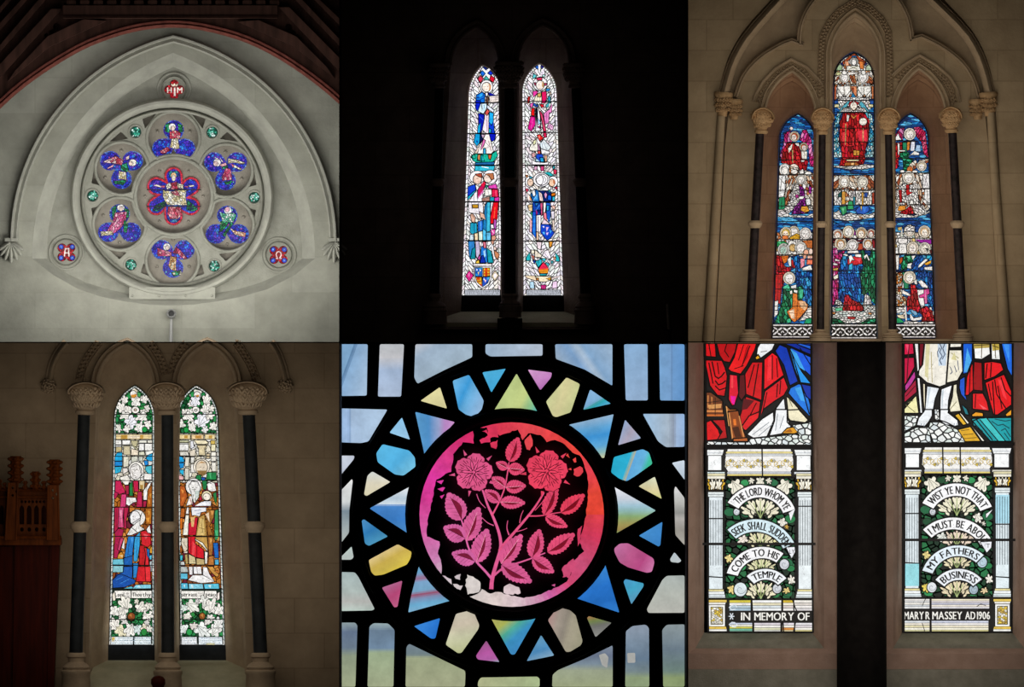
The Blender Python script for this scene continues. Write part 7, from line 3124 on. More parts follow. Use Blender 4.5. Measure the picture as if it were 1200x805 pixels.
Q = (396, 398, 1.978)
g.part('black_ground', 'flaking black paint round the flowers')
g.o = Q
blk = ragged(g.T('345,203 375,222 405,212 418,208 428,232 440,216 470,222 485,238 502,232 520,238 545,262 560,268 572,290 580,330 580,352 576,400 568,440 560,470 570,490 545,515 540,545 530,560 512,572 470,590 430,600 395,592 372,584 352,590 335,578 325,590 300,598 265,580 262,556 240,545 240,515 232,495 236,468 206,456 208,420 218,375 228,325 262,305 268,265 290,238 315,240 313,206'), .7, 3.2, g.rnd)
vs = [Vector((X(p[0]), Z(p[1]), 0)) for p in blk]
yb = g.depth()
g.p.add([(v.x, yb, v.y) for v in vs], [tuple(t) for t in tessellate_polygon([vs])], (0, 0, 0, 1), 1)
g.part('scraped_flecks', 'small clear patches where the black has flaked off')
for q in ('345,205 368,202 372,225 350,228', '328,232 350,222 352,236 332,242', '352,240 372,232 366,252 356,250', '332,212 344,210 346,218', '230,330 246,326 240,336', '232,346 250,342 244,352', '236,362 246,360 242,368', '545,278 552,274 553,284 547,286', '548,300 562,292 570,306 560,318 546,314', '535,300 540,296 542,304', '528,270 534,262 536,276', '432,232 448,220 452,238 446,258 436,254', '300,545 330,560 328,585 300,592 296,570', '270,548 284,544 282,556 272,556', '268,566 290,572 284,580 270,578', '520,528 545,508 552,520 534,548 522,552', '528,548 540,540 536,556', '555,440 566,432 562,470 556,480', '385,572 400,566 420,575 424,588 398,592 384,588', '496,570 504,566 502,574'):
    pts = ragged(g.T(q), .9, 3, g.rnd)
    cx = sum(p[0] for p in pts) / len(pts); cy = sum(p[1] for p in pts) / len(pts)
    a = math.degrees(math.atan2(cy - DC[1], cx - DC[0]))
    g.poly(pts, rim(a), 0)


def toothed(o, base, tip, w, dark=1.0, part='leaf'):
    """toothed rose leaf from its stalk to its point"""
    g.o = o
    (bx, by), (tx, ty) = g.T(base)[0], g.T(tip)[0]
    L = math.hypot(tx - bx, ty - by)
    ux, uy = (tx - bx) / L, (ty - by) / L
    w = w / o[2]
    up, dn = [], []
    n = 9
    for i in range(n + 1):
        t = i / n
        h = w * .5 * (math.sin(math.pi * t ** .8) ** .8)
        up.append((bx + ux * L * t - uy * h, by + uy * L * t + ux * h))
        dn.append((bx + ux * L * t + uy * h, by + uy * L * t - ux * h))
        if i < n:
            t2 = t + .78 / n
            h2 = w * .5 * (math.sin(math.pi * min(1, t2) ** .8) ** .8) + L * .035
            up.append((bx + ux * L * t2 - uy * h2, by + uy * L * t2 + ux * h2))
            dn.append((bx + ux * L * t2 + uy * h2, by + uy * L * t2 - ux * h2))
    mb = MB()
    key = part + '#%d' % len(g.parts)
    g.parts[key] = mb
    g.p = mb
    mx, my = (bx + tx) / 2, (by + ty) / 2
    c = tint(mx, my)
    g.poly(up + dn[::-1], c, 0)
    cd = (c[0] * .30, c[1] * .10, c[2] * .12, 1)
    k = .8 if dark > 1 else .55
    s = []
    for i in range(9):
        t = .06 + .74 * i / 8
        s.append((bx + ux * L * t - uy * w * .36 * k * math.sin(math.pi * i / 8), by + uy * L * t + ux * w * .36 * k * math.sin(math.pi * i / 8)))
    g.poly(s + [(bx + ux * L * .8, by + uy * L * .8), (bx, by)], cd, 0)
    g.stroke([(bx, by), (bx + ux * L * .85, by + uy * L * .85)], .5, 'f0a0b8' if dark < 1 else '40101c')
    for i in range(1, 6):
        t = i / 7
        h = w * .4 * math.sin(math.pi * t ** .8)
        for sg in (1, -1):
            g.stroke([(bx + ux * L * t, by + uy * L * t), (bx + ux * L * (t + .13) - uy * h * sg, by + uy * L * (t + .13) + ux * h * sg)], .32, '7a2038')


def petal_rose(cx, cy, R):
    """open five-petalled rose with a star of sepals and a seeded heart"""
    mb = MB()
    g.parts['rose#%d' % len(g.parts)] = mb
    g.p = mb
    c = tint(cx, cy)
    for k in range(5):
        a = -math.pi / 2 + .2 + 2 * math.pi * k / 5
        pts = []
        for i in range(17):
            b = -math.pi * .62 + math.pi * 1.24 * i / 16
            rr = R * .5 * (1 + .06 * math.sin(i * 2.3))
            pts.append((cx + R * .52 * math.cos(a) + rr * math.cos(a + b), cy + R * .52 * math.sin(a) + rr * math.sin(a + b)))
        pts.append((cx, cy))
        v = 1.0 + .1 * (k % 2)
        g.poly(pts, tuple(q * v for q in c), 0)
        g.stroke(pts[1:16], .6, '30000c')
        g.poly([(cx + (q[0] - cx) * .9, cy + (q[1] - cy) * .9) for q in pts], tuple(q * v for q in c), 0)
        for j in range(7):
            b = a - .5 + j * .17
            r0, r1 = R * .55, R * (.72 + .1 * (j % 2))
            g.stroke([(cx + r0 * math.cos(b), cy + r0 * math.sin(b)), (cx + r1 * math.cos(b), cy + r1 * math.sin(b))], .7, '4a0418')
    for k in range(10):
        a = .1 + 2 * math.pi * k / 10
        r1 = R * (.66 if k % 2 else .56)
        pts = [(cx + R * .12 * math.cos(a - .5), cy + R * .12 * math.sin(a - .5)), (cx + r1 * .7 * math.cos(a - .16), cy + r1 * .7 * math.sin(a - .16)), (cx + r1 * math.cos(a), cy + r1 * math.sin(a)), (cx + r1 * .7 * math.cos(a + .16), cy + r1 * .7 * math.sin(a + .16)), (cx + R * .12 * math.cos(a + .5), cy + R * .12 * math.sin(a + .5))]
        g.poly(pts, tuple(q * 1.12 for q in c), .7)
    for k in range(14):
        a = 2.4 * k
        r = R * .05 * math.sqrt(k + .5)
        g.poly(circ(cx + r * math.cos(a), cy + r * math.sin(a), .75, .75, 6), (.06, .0, .01, 1) if k % 2 else tuple(q * 1.2 for q in c), 0)
    for k in range(5):
        a = -math.pi / 2 + .2 + math.pi / 5 + 2 * math.pi * k / 5
        pts = [(cx + R * .98 * math.cos(a - .08), cy + R * .98 * math.sin(a - .08)), (cx + R * 1.3 * math.cos(a), cy + R * 1.3 * math.sin(a)), (cx + R * .98 * math.cos(a + .08), cy + R * .98 * math.sin(a + .08))]
        g.poly(pts, c, 0)


def stem(o, pts, w0, w1):
    g.o = o
    p = g.T(pts)
    # smooth the line
    for _ in range(2):
        q = [p[0]]
        for a, b in zip(p, p[1:]):
            q += [(a[0] * .75 + b[0] * .25, a[1] * .75 + b[1] * .25), (a[0] * .25 + b[0] * .75, a[1] * .25 + b[1] * .75)]
        p = q + [p[-1]]
    n = len(p)
    L, R = [], []
    for i in range(n):
        a, b = p[max(0, i - 1)], p[min(n - 1, i + 1)]
        l = math.hypot(b[0] - a[0], b[1] - a[1]) or 1
        w = (w0 + (w1 - w0) * i / (n - 1)) / 2
        L.append((p[i][0] + (b[1] - a[1]) / l * w, p[i][1] - (b[0] - a[0]) / l * w))
        R.append((p[i][0] - (b[1] - a[1]) / l * w, p[i][1] + (b[0] - a[0]) / l * w))
    mb = MB()
    g.parts['stem#%d' % len(g.parts)] = mb
    g.p = mb
    c = tint(p[n // 2][0], p[n // 2][1])
    g.poly(L + R[::-1], tuple(q * 1.1 for q in c), 0)


K7 = (490, 485, 6.71); K8 = (600, 485, 6.71); K9 = (490, 595, 6.71); K10 = (600, 595, 6.71)
stem(K9, '575,640 580,560 620,420 655,310 640,200 590,70 545,-20 515,-120 500,-150', 5, 1.6)
stem(K9, '640,340 680,280 760,190 870,60 930,-20 990,-120', 4, 1.6)
stem(K9, '575,555 530,500 455,425 400,330 380,260 355,150 340,90', 3, 1.3)
stem(K9, '600,530 650,485 710,455 800,430 900,395 1000,355', 2.6, 1.2)
stem(K9, '870,65 960,65 1060,45 1130,35', 1.6, 1.1)
stem(K7, '580,800 640,690 685,575 705,450 715,380', 2, 1.1)
stem(K7, '460,630 480,690 530,740', 1, .7)
stem(K9, '595,140 545,120 505,80', 1.2, .6)
stem(K9, '715,215 695,160 705,100', 1.6, .6)
stem(K8, '235,640 200,700 160,770', .9, .7)
stem(K8, '270,650 235,700 180,760', .9, .7)
stem(K10, '20,190 80,178 120,160', 1.1, .5)
stem(K10, '60,120 70,60 90,20', 1.1, .5)
for o, b, t, w, d in ((K7, '720,378', '788,185', 112, 1), (K7, '705,428', '612,382', 70, .5), (K7, '708,428', '838,440', 95, .5),
                      (K7, '685,578', '580,498', 95, .5), (K7, '688,578', '848,565', 100, .5), (K7, '640,690', '525,598', 90, 2), (K7, '645,692', '842,700', 95, .5),
                      (K7, '345,835', '235,620', 155, 2), (K9, '378,260', '480,-5', 135, .5), (K9, '370,240', '200,150', 135, 2),
                      (K9, '458,430', '545,165', 140, .5), (K9, '450,420', '265,355', 120, 2),
                      (K10, '-85,440', '78,210', 125, .5), (K10, '-85,450', '155,585', 125, 2), (K10, '160,395', '218,168', 120, 2), (K10, '160,398', '330,508', 110, 2),
                      (K10, '280,352', '492,204', 115, 2), (K10, '255,62', '355,-185', 95, 2), (K10, '385,40', '570,-105', 110, 2), (K10, '262,70', '436,150', 85, 2)):
    toothed(o, b, t, w, d)
petal_rose(555, 553.5, 22.5)
petal_rose(640.5, 552, 24.5)

# ---- thick dark leading: one plate with an opening for every piece
lead = MB()
lead.prism([(398.5, 402.5), (802.5, 402.5), (802.5, 806), (398.5, 806)], [inset(h, 0.25) for h in HOLES], 0.0, 0.05)
for h in HOLES:
    pass
lead.sweep(circ(DC[0], DC[1], 118, 118, 72), [(-7, .0), (-4, -.03), (0, -.04), (4, -.03), (7, .0)], closed=True)
lead.sweep(circ(DC[0], DC[1] + 1, 184, 180, 90), [(-4.5, .0), (-3, -.03), (0, -.035), (3, -.03), (4.5, .0)], closed=True)
g.extra = []
for key in list(g.parts):
    mb = g.parts.pop(key)
    nm = 'glass_piece' if key.startswith('#') else key.split('#')[0]
    if mb.f:
        o = mb.build(nm, [G5F if nm in ('leaf', 'rose', 'stem', 'ruby_disc', 'scraped_flecks') else G5, LEAD], g.root)
        if nm in g.labels: o['label'] = g.labels[nm]
lead.build('lead_matrix', plain('thick_black_leading', '#070706', 0.8), g.root)
# ---------------------------------------------------------------- close bay of texts: feet of two lights
G6 = stained('text_stained_glass', 14, 0.16, 1.0, 0.012, 16, 0.6)
PAL6 = dict(w='fdfcfa', k='000', r='e01018', r2='b80810', gn='1c7040', dk='0c0f0c')
WIN6_L = [(825.6, 401), (951.8, 401), (954, 742), (829.3, 742)]
WIN6_R = [(1058.6, 401), (1188.3, 401), (1187, 742), (1058.6, 742)]


def fluted_pilaster(g, x0, x1, yt, ym, yb, tint, base_y, split):
    """white column with fluted shaft, gilt capital and moulded base"""
    g.part('pilaster#%d' % x0)
    w = x1 - x0
    g.poly([(x0 + 1, ym + 1), (x1 - 1, ym + 1), (x1 - 1, base_y - 10), (x0 + 1, base_y - 10)], tint, 0.9)
    n = 5
    for i in range(n):
        x = x0 + w * (i + 1) / (n + 1)
        g.stroke([(x, ym + 8), (x, base_y - 38)], 0.75, '586068')
        g.stroke([(x + 1.3, ym + 8), (x + 1.3, base_y - 38)], 0.5, 'c8d0d4')
    g.poly([(x0, ym - 2), (x1, ym - 2), (x1, ym + 4), (x0, ym + 4)], 'e8f0f0', 0.6)
    g.stroke([(x0, ym + 1.2), (x1, ym + 1.2)], 0.7, '8a9498')
    # gilt leaf capital
    g.poly([(x0 - 1, yt), (x1 + 1, yt), (x1, ym - 2), (x0, ym - 2)], '1c1408', 0.8)
    h = ym - 2 - yt
    for i, (fx, a, c) in enumerate(((.18, -110, 'e8b830'), (.82, -70, 'e8b830'), (.5, -90, 'f4ead0'), (.33, -100, 'f8f4e4'), (.67, -80, 'f8f4e4'))):
        g.leaf(x0 + w * fx, ym - 2 - h * .45, h * .62, math.radians(a), c, '806010', 5, 0.5)
    g.poly([(x0 - 1.5, yt - 3.5), (x1 + 1.5, yt - 3.5), (x1 + 1.5, yt), (x0 - 1.5, yt)], 'f0ecdc', 0.6)
    g.poly([(x0 - 1.5, yt - 6.5), (x1 + 1.5, yt - 6.5), (x1 + 1.5, yt - 3.5), (x0 - 1.5, yt - 3.5)], 'e0d8b0', 0.5)
    # moulded base
    for k, (dy, e, c) in enumerate(((10, 0, 'e8dca0'), (7.5, .8, 'f0f4f4'), (4, 1.6, tint), (1.6, 2, 'dce4e6'))):
        dy2 = (7.5, 4, 1.6, 0)[k]
        g.poly([(x0 - e, base_y - dy), (x1 + e, base_y - dy), (x1 + e, base_y - dy2), (x0 - e, base_y - dy2)], c, 0.45)
    for s in split:
        g.stroke([(x0 - .5, s), (x1 + .5, s + (1.2 if s > 640 else 0))], 1.4, 'k')


def entablature(g, x0, x1, xa, xb, y0, y1, splits):
    """white frieze with gilt scrolls between two plain blocks"""
    g.part('frieze', 'white frieze with gilded scrollwork')
    g.poly([(x0, y0), (x1, y0), (x1, y1), (x0, y1)], '101010', 0)
    g.poly([(xa + 3, y0), (xb - 3, y0), (xb - 1, y0 + 8), (xb, y0 + 13), (xb, y1 - 12), (xb - 3, y1 - 7), (xb - 2, y1 - 1), (xa + 2, y1 - 1), (xa + 3, y1 - 7), (xa, y1 - 12), (xa, y0 + 13), (xa + 1, y0 + 8)], 'f6f4f0', 1)
    g.poly([(xa + 1.5, y0 + 3.4), (xb - 1.5, y0 + 3.4), (xb - 1, y0 + 5.6), (xa + 1, y0 + 5.6)], 'e8d890', 0.3)
    g.poly([(xa + 1, y0 + 6.4), (xb - 1, y0 + 6.4), (xb - .5, y0 + 8.6), (xa + .5, y0 + 8.6)], 'd4d8dc', 0.3)
    g.poly([(xa + 3, y1 - 6.5), (xb - 3, y1 - 6.5), (xb - 2.5, y1 - 4.5), (xa + 2.5, y1 - 4.5)], 'c8ccd4', 0.3)
    g.poly([(xa + 3, y1 - 3.6), (xb - 3, y1 - 3.6), (xb - 2.5, y1 - 1.6), (xa + 2.5, y1 - 1.6)], 'e8d478', 0.3)
    yc = (y0 + y1) / 2 + .8
    keep, g.lw = g.lw, .45
    n = 10
    for i in range(n):
        cx = xa + (xb - xa) * (i + .5) / n
        s = 1 if i % 2 else -1
        R = (xb - xa) / n * .46
        pts = []
        for t in range(13):
            a = math.pi * (0.1 + t / 12 * 2.6) * s
            r = R * (1 - t / 15)
            pts.append((cx + r * math.cos(a), yc + r * math.sin(a) * 1.1))
        g.stroke(pts, 0.8, 'd8b848')
        g.stroke([(cx - R, yc + 4.4 * s), (cx + R, yc - 4 * s)], 0.6, 'b0a898')
        g.leaf(cx + R * .6, yc + 3.2 * s, 2.6, s * 1.2, 'e8cc58', '907018')
        g.leaf(cx - R * .7, yc - 3.4 * s, 2.3, 2.4 * s, 'dcd8c8', '807018')
    g.lw = keep
    for s in splits:
        g.stroke([(s, y0), (s + .6, y1)], 1.7, 'k')


def block(g, x0, x1, y0, y1):
    g.poly([(x0 - 2, y0), (x1 + 2, y0), (x1, y0 + 7), (x0, y0 + 7)], 'f2f4f4', 0.8)
    g.stroke([(x0 - 1, y0 + 4), (x1 + 1, y0 + 4)], 0.6, 'a8b0b8')
    g.poly([(x0 + 1, y0 + 7), (x1 - 1, y0 + 7), (x1 - 1, y1), (x0 + 1, y1)], 'fcfefe', 0.8)


def plinth(g, x0, x1, y0, y1):
    """square block with a gilded panel"""
    g.part('plinth')
    g.poly([(x0 - 2, y0), (x1 + 2, y0), (x1 + 2, y0 + 3.2), (x0 - 2, y0 + 3.2)], 'e8c860', 0.6)
    g.poly([(x0 - 1, y0 + 3.2), (x1 + 1, y0 + 3.2), (x1, y0 + 6), (x0, y0 + 6)], 'f0ece4', 0.4)
    g.poly([(x0, y0 + 6), (x1, y0 + 6), (x1, y1 - 7), (x0, y1 - 7)], 'fbfaf6', 0.8)
    g.poly([(x0 + 2.6, y0 + 8.5), (x1 - 2.6, y0 + 8.5), (x1 - 2.6, y1 - 9.5), (x0 + 2.6, y1 - 9.5)], 'c8b878', 0.5)
    q = inset([(x0 + 2.6, y0 + 8.5), (x1 - 2.6, y0 + 8.5), (x1 - 2.6, y1 - 9.5), (x0 + 2.6, y1 - 9.5)], .6)
    g.mosaic(q, 2.6, 1.2, 0.5, ['e8cc50', 'f4f0e0', 'c0a050', 'e4e0d4', 'd8b848'], 0.4)
    g.poly([(x0 - 1, y1 - 7), (x1 + 1, y1 - 7), (x1 + 2, y1 - 4), (x0 - 2, y1 - 4)], 'e8c458', 0.5)
    g.poly([(x0 - 2, y1 - 4), (x1 + 2, y1 - 4), (x1 + 2, y1 - .4), (x0 - 2, y1 - .4)], 'f0f0ea', 0.5)


def leaf_field(g, x0, x1, y0, y1):
    g.part('green_ground', 'dark green ground with pale acanthus leaves')
    g.poly([(x0, y0), (x1, y0), (x1, y1), (x0, y1)], '0c1410', 1.2)
    g.mosaic([(x0, y0), (x1, y0), (x1, y1), (x0, y1)], 7, 1.2, .4, ['0c3c24', '145c34', '0a2c1c', '1c7040', '0c1c14'], 1.6)
    w = x1 - x0
    for fx, yy, r in ((.28, y0 + 5.5, 4.6), (.7, y0 + 5.5, 4.6), (.06, y0 + 40, 6), (.93, y0 + 48, 6), (.3, y0 + 42, 5), (.62, y0 + 42, 5.4), (.08, y0 + 54, 5), (.88, y0 + 100, 7), (.94, y0 + 106, 4.5),
                      (.22, y0 + 104, 6), (.1, y1 - 5, 5), (.72, y1 - 5, 5), (.36, y1 - 5, 5), (.9, y1 - 6, 5), (.5, y0 + 74, 4)):
        g.poly(circ(x0 + w * fx, yy, r * 1.1, r * .85, 12), g.rnd.choice(['1c7a44', '145c34', '2c9454', '0f4c2c', '186840']), .6)
    for fx, yy, r, a in ((.14, y0 + 9, 13, 60), (.86, y0 + 9, 13, 120), (.5, y0 + 3, 8, 90), (.38, y0 + 2.5, 5.5, 120), (.62, y0 + 2.5, 5.5, 60)):
        g.leaf(x0 + w * fx, yy, r, math.radians(a), 'f2eedc', '605c48', 5, .75)


def fan(g, cx, yb, r, tint='f0ead0'):
    """spray of acanthus rising between the scrolls"""
    g.part('acanthus_spray#%d' % (yb * 10 + cx))
    keep, g.lw = g.lw, 2.0

    for a in (-150, -30, -125, -55, -90):
        A = math.radians(a)
        g.leaf(cx + r * .55 * math.cos(A), yb + r * .55 * math.sin(A), r * .56, A, tint, '4c5430', 5, .5)
    for a in (-115, -90, -65):
        A = math.radians(a)
        g.stroke([(cx, yb), (cx + r * .8 * math.cos(A), yb + r * .8 * math.sin(A))], 1.0, 'a8b878')
    g.lw = keep


def scr(g, *a, **k):
    g.part('scroll#' + a[3], 'white scroll lettered ' + a[3])
    g.scroll(*a, **k)


def curl(g, cx, cy, r, col='d4d8de'):
    g.part('scroll_end#%d_%d' % (cx, cy))
    g.poly(circ(cx, cy, r, r * 1.08, 18), col, 1.2)
    pts = [(cx + r * (.8 - t / 16) * math.cos(t * .55), cy + r * (.8 - t / 16) * math.sin(t * .55)) for t in range(12)]
    g.stroke(pts, .5, '808890')


def stripes(g, x0, x1, y0, y1, cols):
    h = (y1 - y0) / len(cols)
    for i, c in enumerate(cols):
        g.poly([(x0, y0 + h * i), (x1, y0 + h * i), (x1, y0 + h * (i + 1)), (x0, y0 + h * (i + 1))], c, .45)


def pebbles(g, region, size=4.2):
    g.poly(region, '14161a', .8)
    for c in cells(region, size * 1.6, 1.3, 0.2, g.rnd):
        n = len(c)
        mx = sum(p[0] for p in c) / n; my = sum(p[1] for p in c) / n
        pts = [(mx + (p[0] - mx) * .82, my + (p[1] - my) * .82) for p in c]
        g.poly(pts, g.rnd.choice(['f0f4f2', 'dfe8ea', 'fbfcf8', 'e4eee8']), .3)


# ---- left text light
g = Glass('stained_glass_window', 'left text light, red robe over scrolls from THE LORD to TEMPLE', 'stained glass window', 891, 742, 0.34, G6, seed=61, lw=1.5)
g.clip = WIN6_L
g.poly(WIN6_L, '0c0c0c', 0)
g.run('''
@820 400 8.05
:red_robe
d81018 45,8 150,8 160,150 45,140
b80c14 160,8 360,8 340,100 290,200 230,190 190,130
e8181c 365,8 545,8 525,80 450,230 390,310 300,285 270,260 330,150
-b00810 440,60 470,20 460,150 400,240
~1.2 k 480,40 400,240
~1.0 k 420,30 370,180
~0.9 k 330,260 420,230
~1.2 k 90,20 110,140
~1.2 k 260,20 240,90 280,150
d4101a 50,175 215,180 245,250 265,330 255,430 240,520 170,510 100,420
~1.6 k 120,190 150,330 180,350 210,330 240,290
~1.6 k 150,370 180,410 215,400 250,370
~1.4 k 150,420 190,460 250,440
~1.4 k 90,200 130,400
~1.2 k 170,200 185,310
e01030 285,310 360,320 372,490 335,600 310,610 275,550
-f010a0 295,515 345,520 330,600 305,580
-f04048 300,320 320,325 320,440 300,440
d00e18 435,300 500,195 600,195 590,560 440,500 400,420
~1.4 k 560,210 510,520
~1.3 k 520,220 460,440
5a0810 380,320 430,310 440,500 400,560 370,520
e81420 612,170 690,105 740,140 800,320 610,460
-f43038 650,160 690,140 680,360 640,380
~1.2 k 730,160 740,340
~1.2 k 690,130 690,360
dc1220 620,470 800,335 840,440 800,510 720,560 610,640 580,700
~1.2 k 740,400 730,530
~1.2 k 770,370 760,500
~1.2 k 640,480 600,660
c80e18 440,520 580,570 565,690 480,800 400,800 380,720
-5c0810 420,540 520,560 450,640 400,650
~1.2 k 540,580 470,720
:white_hem#1
f2f4f6 550,60 580,10 720,12 690,80 580,160 540,130
~.8 605850 580,100 640,90
e8a820 525,155 555,125 580,160 540,175
:blue_cloak
0c38b0 715,90 760,30 830,60 900,280 935,380 855,420 800,230
1c5ce0 860,60 1060,150 1055,330 960,240
-40a8f0 860,70 920,110 1000,280 940,240
2098f0 860,90 950,260 1055,400 950,390 900,260
-60c4fc 890,150 940,250 990,340
0c2c98 780,10 1060,15 1060,130 870,50
2060d8 900,12 1060,40 1058,80 950,40
1c78e0 860,440 940,400 1000,420 1050,600 1045,710 900,560 840,490
-40a8f4 900,440 960,430 1000,570 960,560
0c34a8 960,400 1060,420 1060,560 1010,520
~1.4 k 870,100 960,400 1040,690
~1.2 k 950,60 1055,230
:white_hem#2
f6f8fa 720,640 800,535 815,640 840,740 860,800 720,800
fbfcfc 590,740 700,665 700,800 540,800
f2eac8 825,520 900,590 1030,740 1000,765 870,750 840,690
~.8 807848 850,690 930,640
~.8 807848 860,700 980,740
~.8 807848 845,540 880,620
:carved_chair
6a3418 60,480 110,480 220,560 230,700 60,705
-c07840 75,510 90,510 85,630 75,630
-c07840 110,520 125,530 120,640
-d89858 80,600 210,590 205,630 90,640
-d88848 70,650 220,650 220,670 70,670
-c86828 65,690 230,690 228,708 65,708
~.9 201008 70,580 215,560
~.9 201008 150,530 150,700
a05820 250,600 290,640 350,640 390,800 270,800
-e8a860 250,610 262,620 290,800 276,800
-d8a060 345,650 357,650 392,800 380,800
-c87838 290,700 340,690 340,760 300,770
@820 480 8.05
:red_robe
dc1018 65,120 110,100 180,190 210,280 70,295
b80c14 120,100 240,95 265,270 170,285 215,210 180,160
e01820 400,160 470,60 570,20 560,80 440,200 420,190
:carved_chair
8c4418 270,20 370,10 400,160 460,300 320,300 290,160
-d89050 275,30 287,30 320,270 308,280
-d89050 370,60 380,60 430,280 418,280
-e87828 320,90 345,90 350,150 325,150
-4a2008 310,170 370,160 400,260 340,265
b86028 320,275 455,265 462,303 318,303
:white_hem#3
fbfcfc 450,235 590,90 700,20 705,100 640,255 510,270
~.8 788088 500,240 660,120
~.8 788088 560,250 690,140
f6f8fa 660,250 710,110 720,0 830,0 830,120 870,160 780,230
~.8 788088 740,40 720,200
~.8 788088 800,60 760,180
e8a020 780,225 830,175 890,165 935,215 900,230
-a86010 800,215 860,180 880,215
f2eac8 835,5 940,0 1030,100 1000,125 860,105 840,80
''', PAL6)
g.part('pebbled_ground')
g.o = (820, 480, 8.05)
pebbles(g, g.T('60,300 310,310 460,310 480,275 660,262 900,235 960,250 1065,330 1065,342 60,342'), 3.6)
pebbles(g, g.T('880,150 935,140 1065,120 1065,330 980,300 940,230'), 3.8)
g.stroke([(826, 522.8), (953, 522.8)], 3.6, 'k')
entablature(g, 826.5, 953.5, 850, 930.5, 526, 559.5, [893.5])
block(g, 829, 847, 527, 551.5)
block(g, 933, 951.5, 527, 551.5)
g.poly([(828, 553), (850, 553), (850, 556), (828, 556)], 'e0f0f0', .7)
g.poly([(931, 553), (953, 553), (953, 556), (931, 556)], 'e8ecf0', .7)
leaf_field(g, 850.5, 932, 560.5, 702)
fluted_pilaster(g, 830, 848.5, 561.5, 578.5, 0, 'e4eef2', 701, [608, 676])
fluted_pilaster(g, 935, 952.5, 561.5, 578.5, 0, 'eaf2f4', 701, [593.5])
fan(g, 891.5, 607.5, 25)
fan(g, 891.5, 642, 20, 'ece4bc')
fan(g, 892.5, 671, 18, 'e8e4b8')
fan(g, 892, 702, 21, 'f0e8c8')
g.part('acanthus_leaf')
for cx, cy, r, a, c in ((917, 612, 7, 60, 'f4f0e4'), (854, 654, 6, 60, 'f0dc90'), (928, 681, 6, -100, 'f6f2e6'), (923, 692, 5, 160, 'f0d888'), (857, 690, 6, 70, 'f0d888'), (922, 617, 3.5, 60, 'e8b848'), (872, 632, 7, 150, 'f4e8dc'), (911, 632, 7, 20, 'f4ecb0')):
    g.part('acanthus_leaf#%d_%d' % (cx, cy))
    g.leaf(cx, cy, r * 1.25, math.radians(a), c, '605c40', 5, .7)
curl(g, 919.5, 661.5, 6)
curl(g, 868, 691, 8, 'dce8ec')
curl(g, 911, 690, 5.6)
SC = (820, 560, 8.05)
curl(g, 863.5, 600, 4)
scr(g, SC, '258,235 575,62 908,300', 128, 'THE LORD WHOM YE', 'fbfbfd', .07, .94)
g.poly(g.T('840,330 905,290 860,410'), 'f4f4f8', .9)
scr(g, SC, '255,490 560,387 905,625', 128, 'SEEK SHALL SUDDEN', 'd8eef6', .03, .96)
g.poly(g.T('815,655 900,650 905,700 870,765'), 'f0f2f8', .9)
g.o = (843 + 80, 643, 8.05)
g.text('LY', 925.5, 931.5, 649, 5.2, '000')
SC = (820, 650, 8.05)
scr(g, SC, '250,180 590,-78 800,-10', 118, 'COME TO HIS', 'fbfbfd', .07, .95)
scr(g, SC, '436,205 630,130 828,225', 112, 'TEMPLE', 'f2f6fa', .1, .9)
g.part('memorial_band', 'black band lettered IN MEMORY OF')
W6 = ['e8d060', 'f4f4ec', 'c8d4dc', 'f0f0ec']
stripes(g, 855, 880, 703.5, 716, ['d8c848', 'f4f0e8', 'b8ccd8', 'a8c0d0'])
stripes(g, 882, 916, 703.5, 716, ['f4f4f4', 'e0d8b8', 'd8e0e4', 'eef0f0'])
stripes(g, 918, 930, 703.5, 716, ['d8b838', 'f4ecd8', 'd8ccc8', 'f0ece8'])
stripes(g, 931, 953.5, 703.5, 716, ['f4f0e8', 'dcd4cc', 'f4f0ec', 'd4d0d0'])
stripes(g, 855, 882, 730, 741.5, ['c8d0e0', 'f0ecd8', 'd0c850', '70b8a0', '90c8b0'])
stripes(g, 884, 915, 730, 741.5, ['dcd4dc', 'f0ece8', 'd8d8b8', 'e8e8e0'])
stripes(g, 917, 931, 730, 741.5, ['e4dce4', 'f0ece0', 'd88c40', 'e8d8a8'])
stripes(g, 932, 953.5, 730, 741.5, ['ece8ec', 'd8d0d4', 'f0ece4', 'e4d890'])
for x in (881.3, 916.6):
    g.stroke([(x, 702), (x + 2, 742)], 1.6, 'k')
g.stroke([(929, 703), (932, 712), (935, 718), (932, 732), (930, 742)], 1.4, 'k')
g.poly([(862, 716), (954, 716), (954, 729.5), (862, 729.5)], '080808', 0)
g.text('IN', 868.5, 879, 727.2, 9.6, 'f4f2ea', bold=.5)
g.text('MEMORY', 884.2, 930.4, 727.2, 9.6, 'f4f2ea', bold=.5)
g.text('OF', 935, 948.6, 727.2, 9.6, 'f4f2ea', bold=.5)
g.stroke([(864, 712), (862, 709), (858, 709.5), (855, 712), (858, 715), (862, 714)], 1.2, 'dce4ec')
g.stroke([(864, 732), (862, 735), (858, 734.5), (855, 732), (858, 729.5), (862, 730)], 1.2, 'dce4ec')
for i in range(6):
    a = math.pi * i / 3
    g.stroke([(857.5, 722.5), (857.5 + 3.4 * math.cos(a), 722.5 + 4.2 * math.sin(a))], 1.1, 'dce4ec')
plinth(g, 830.5, 850, 703, 741.5)
g.clip = None
g.bars([637.6], 823.5, 956, 3.0)
g.part('border')
g.stroke(inset(WIN6_L, 1.0), 2.2, 'k', True)
g.done()

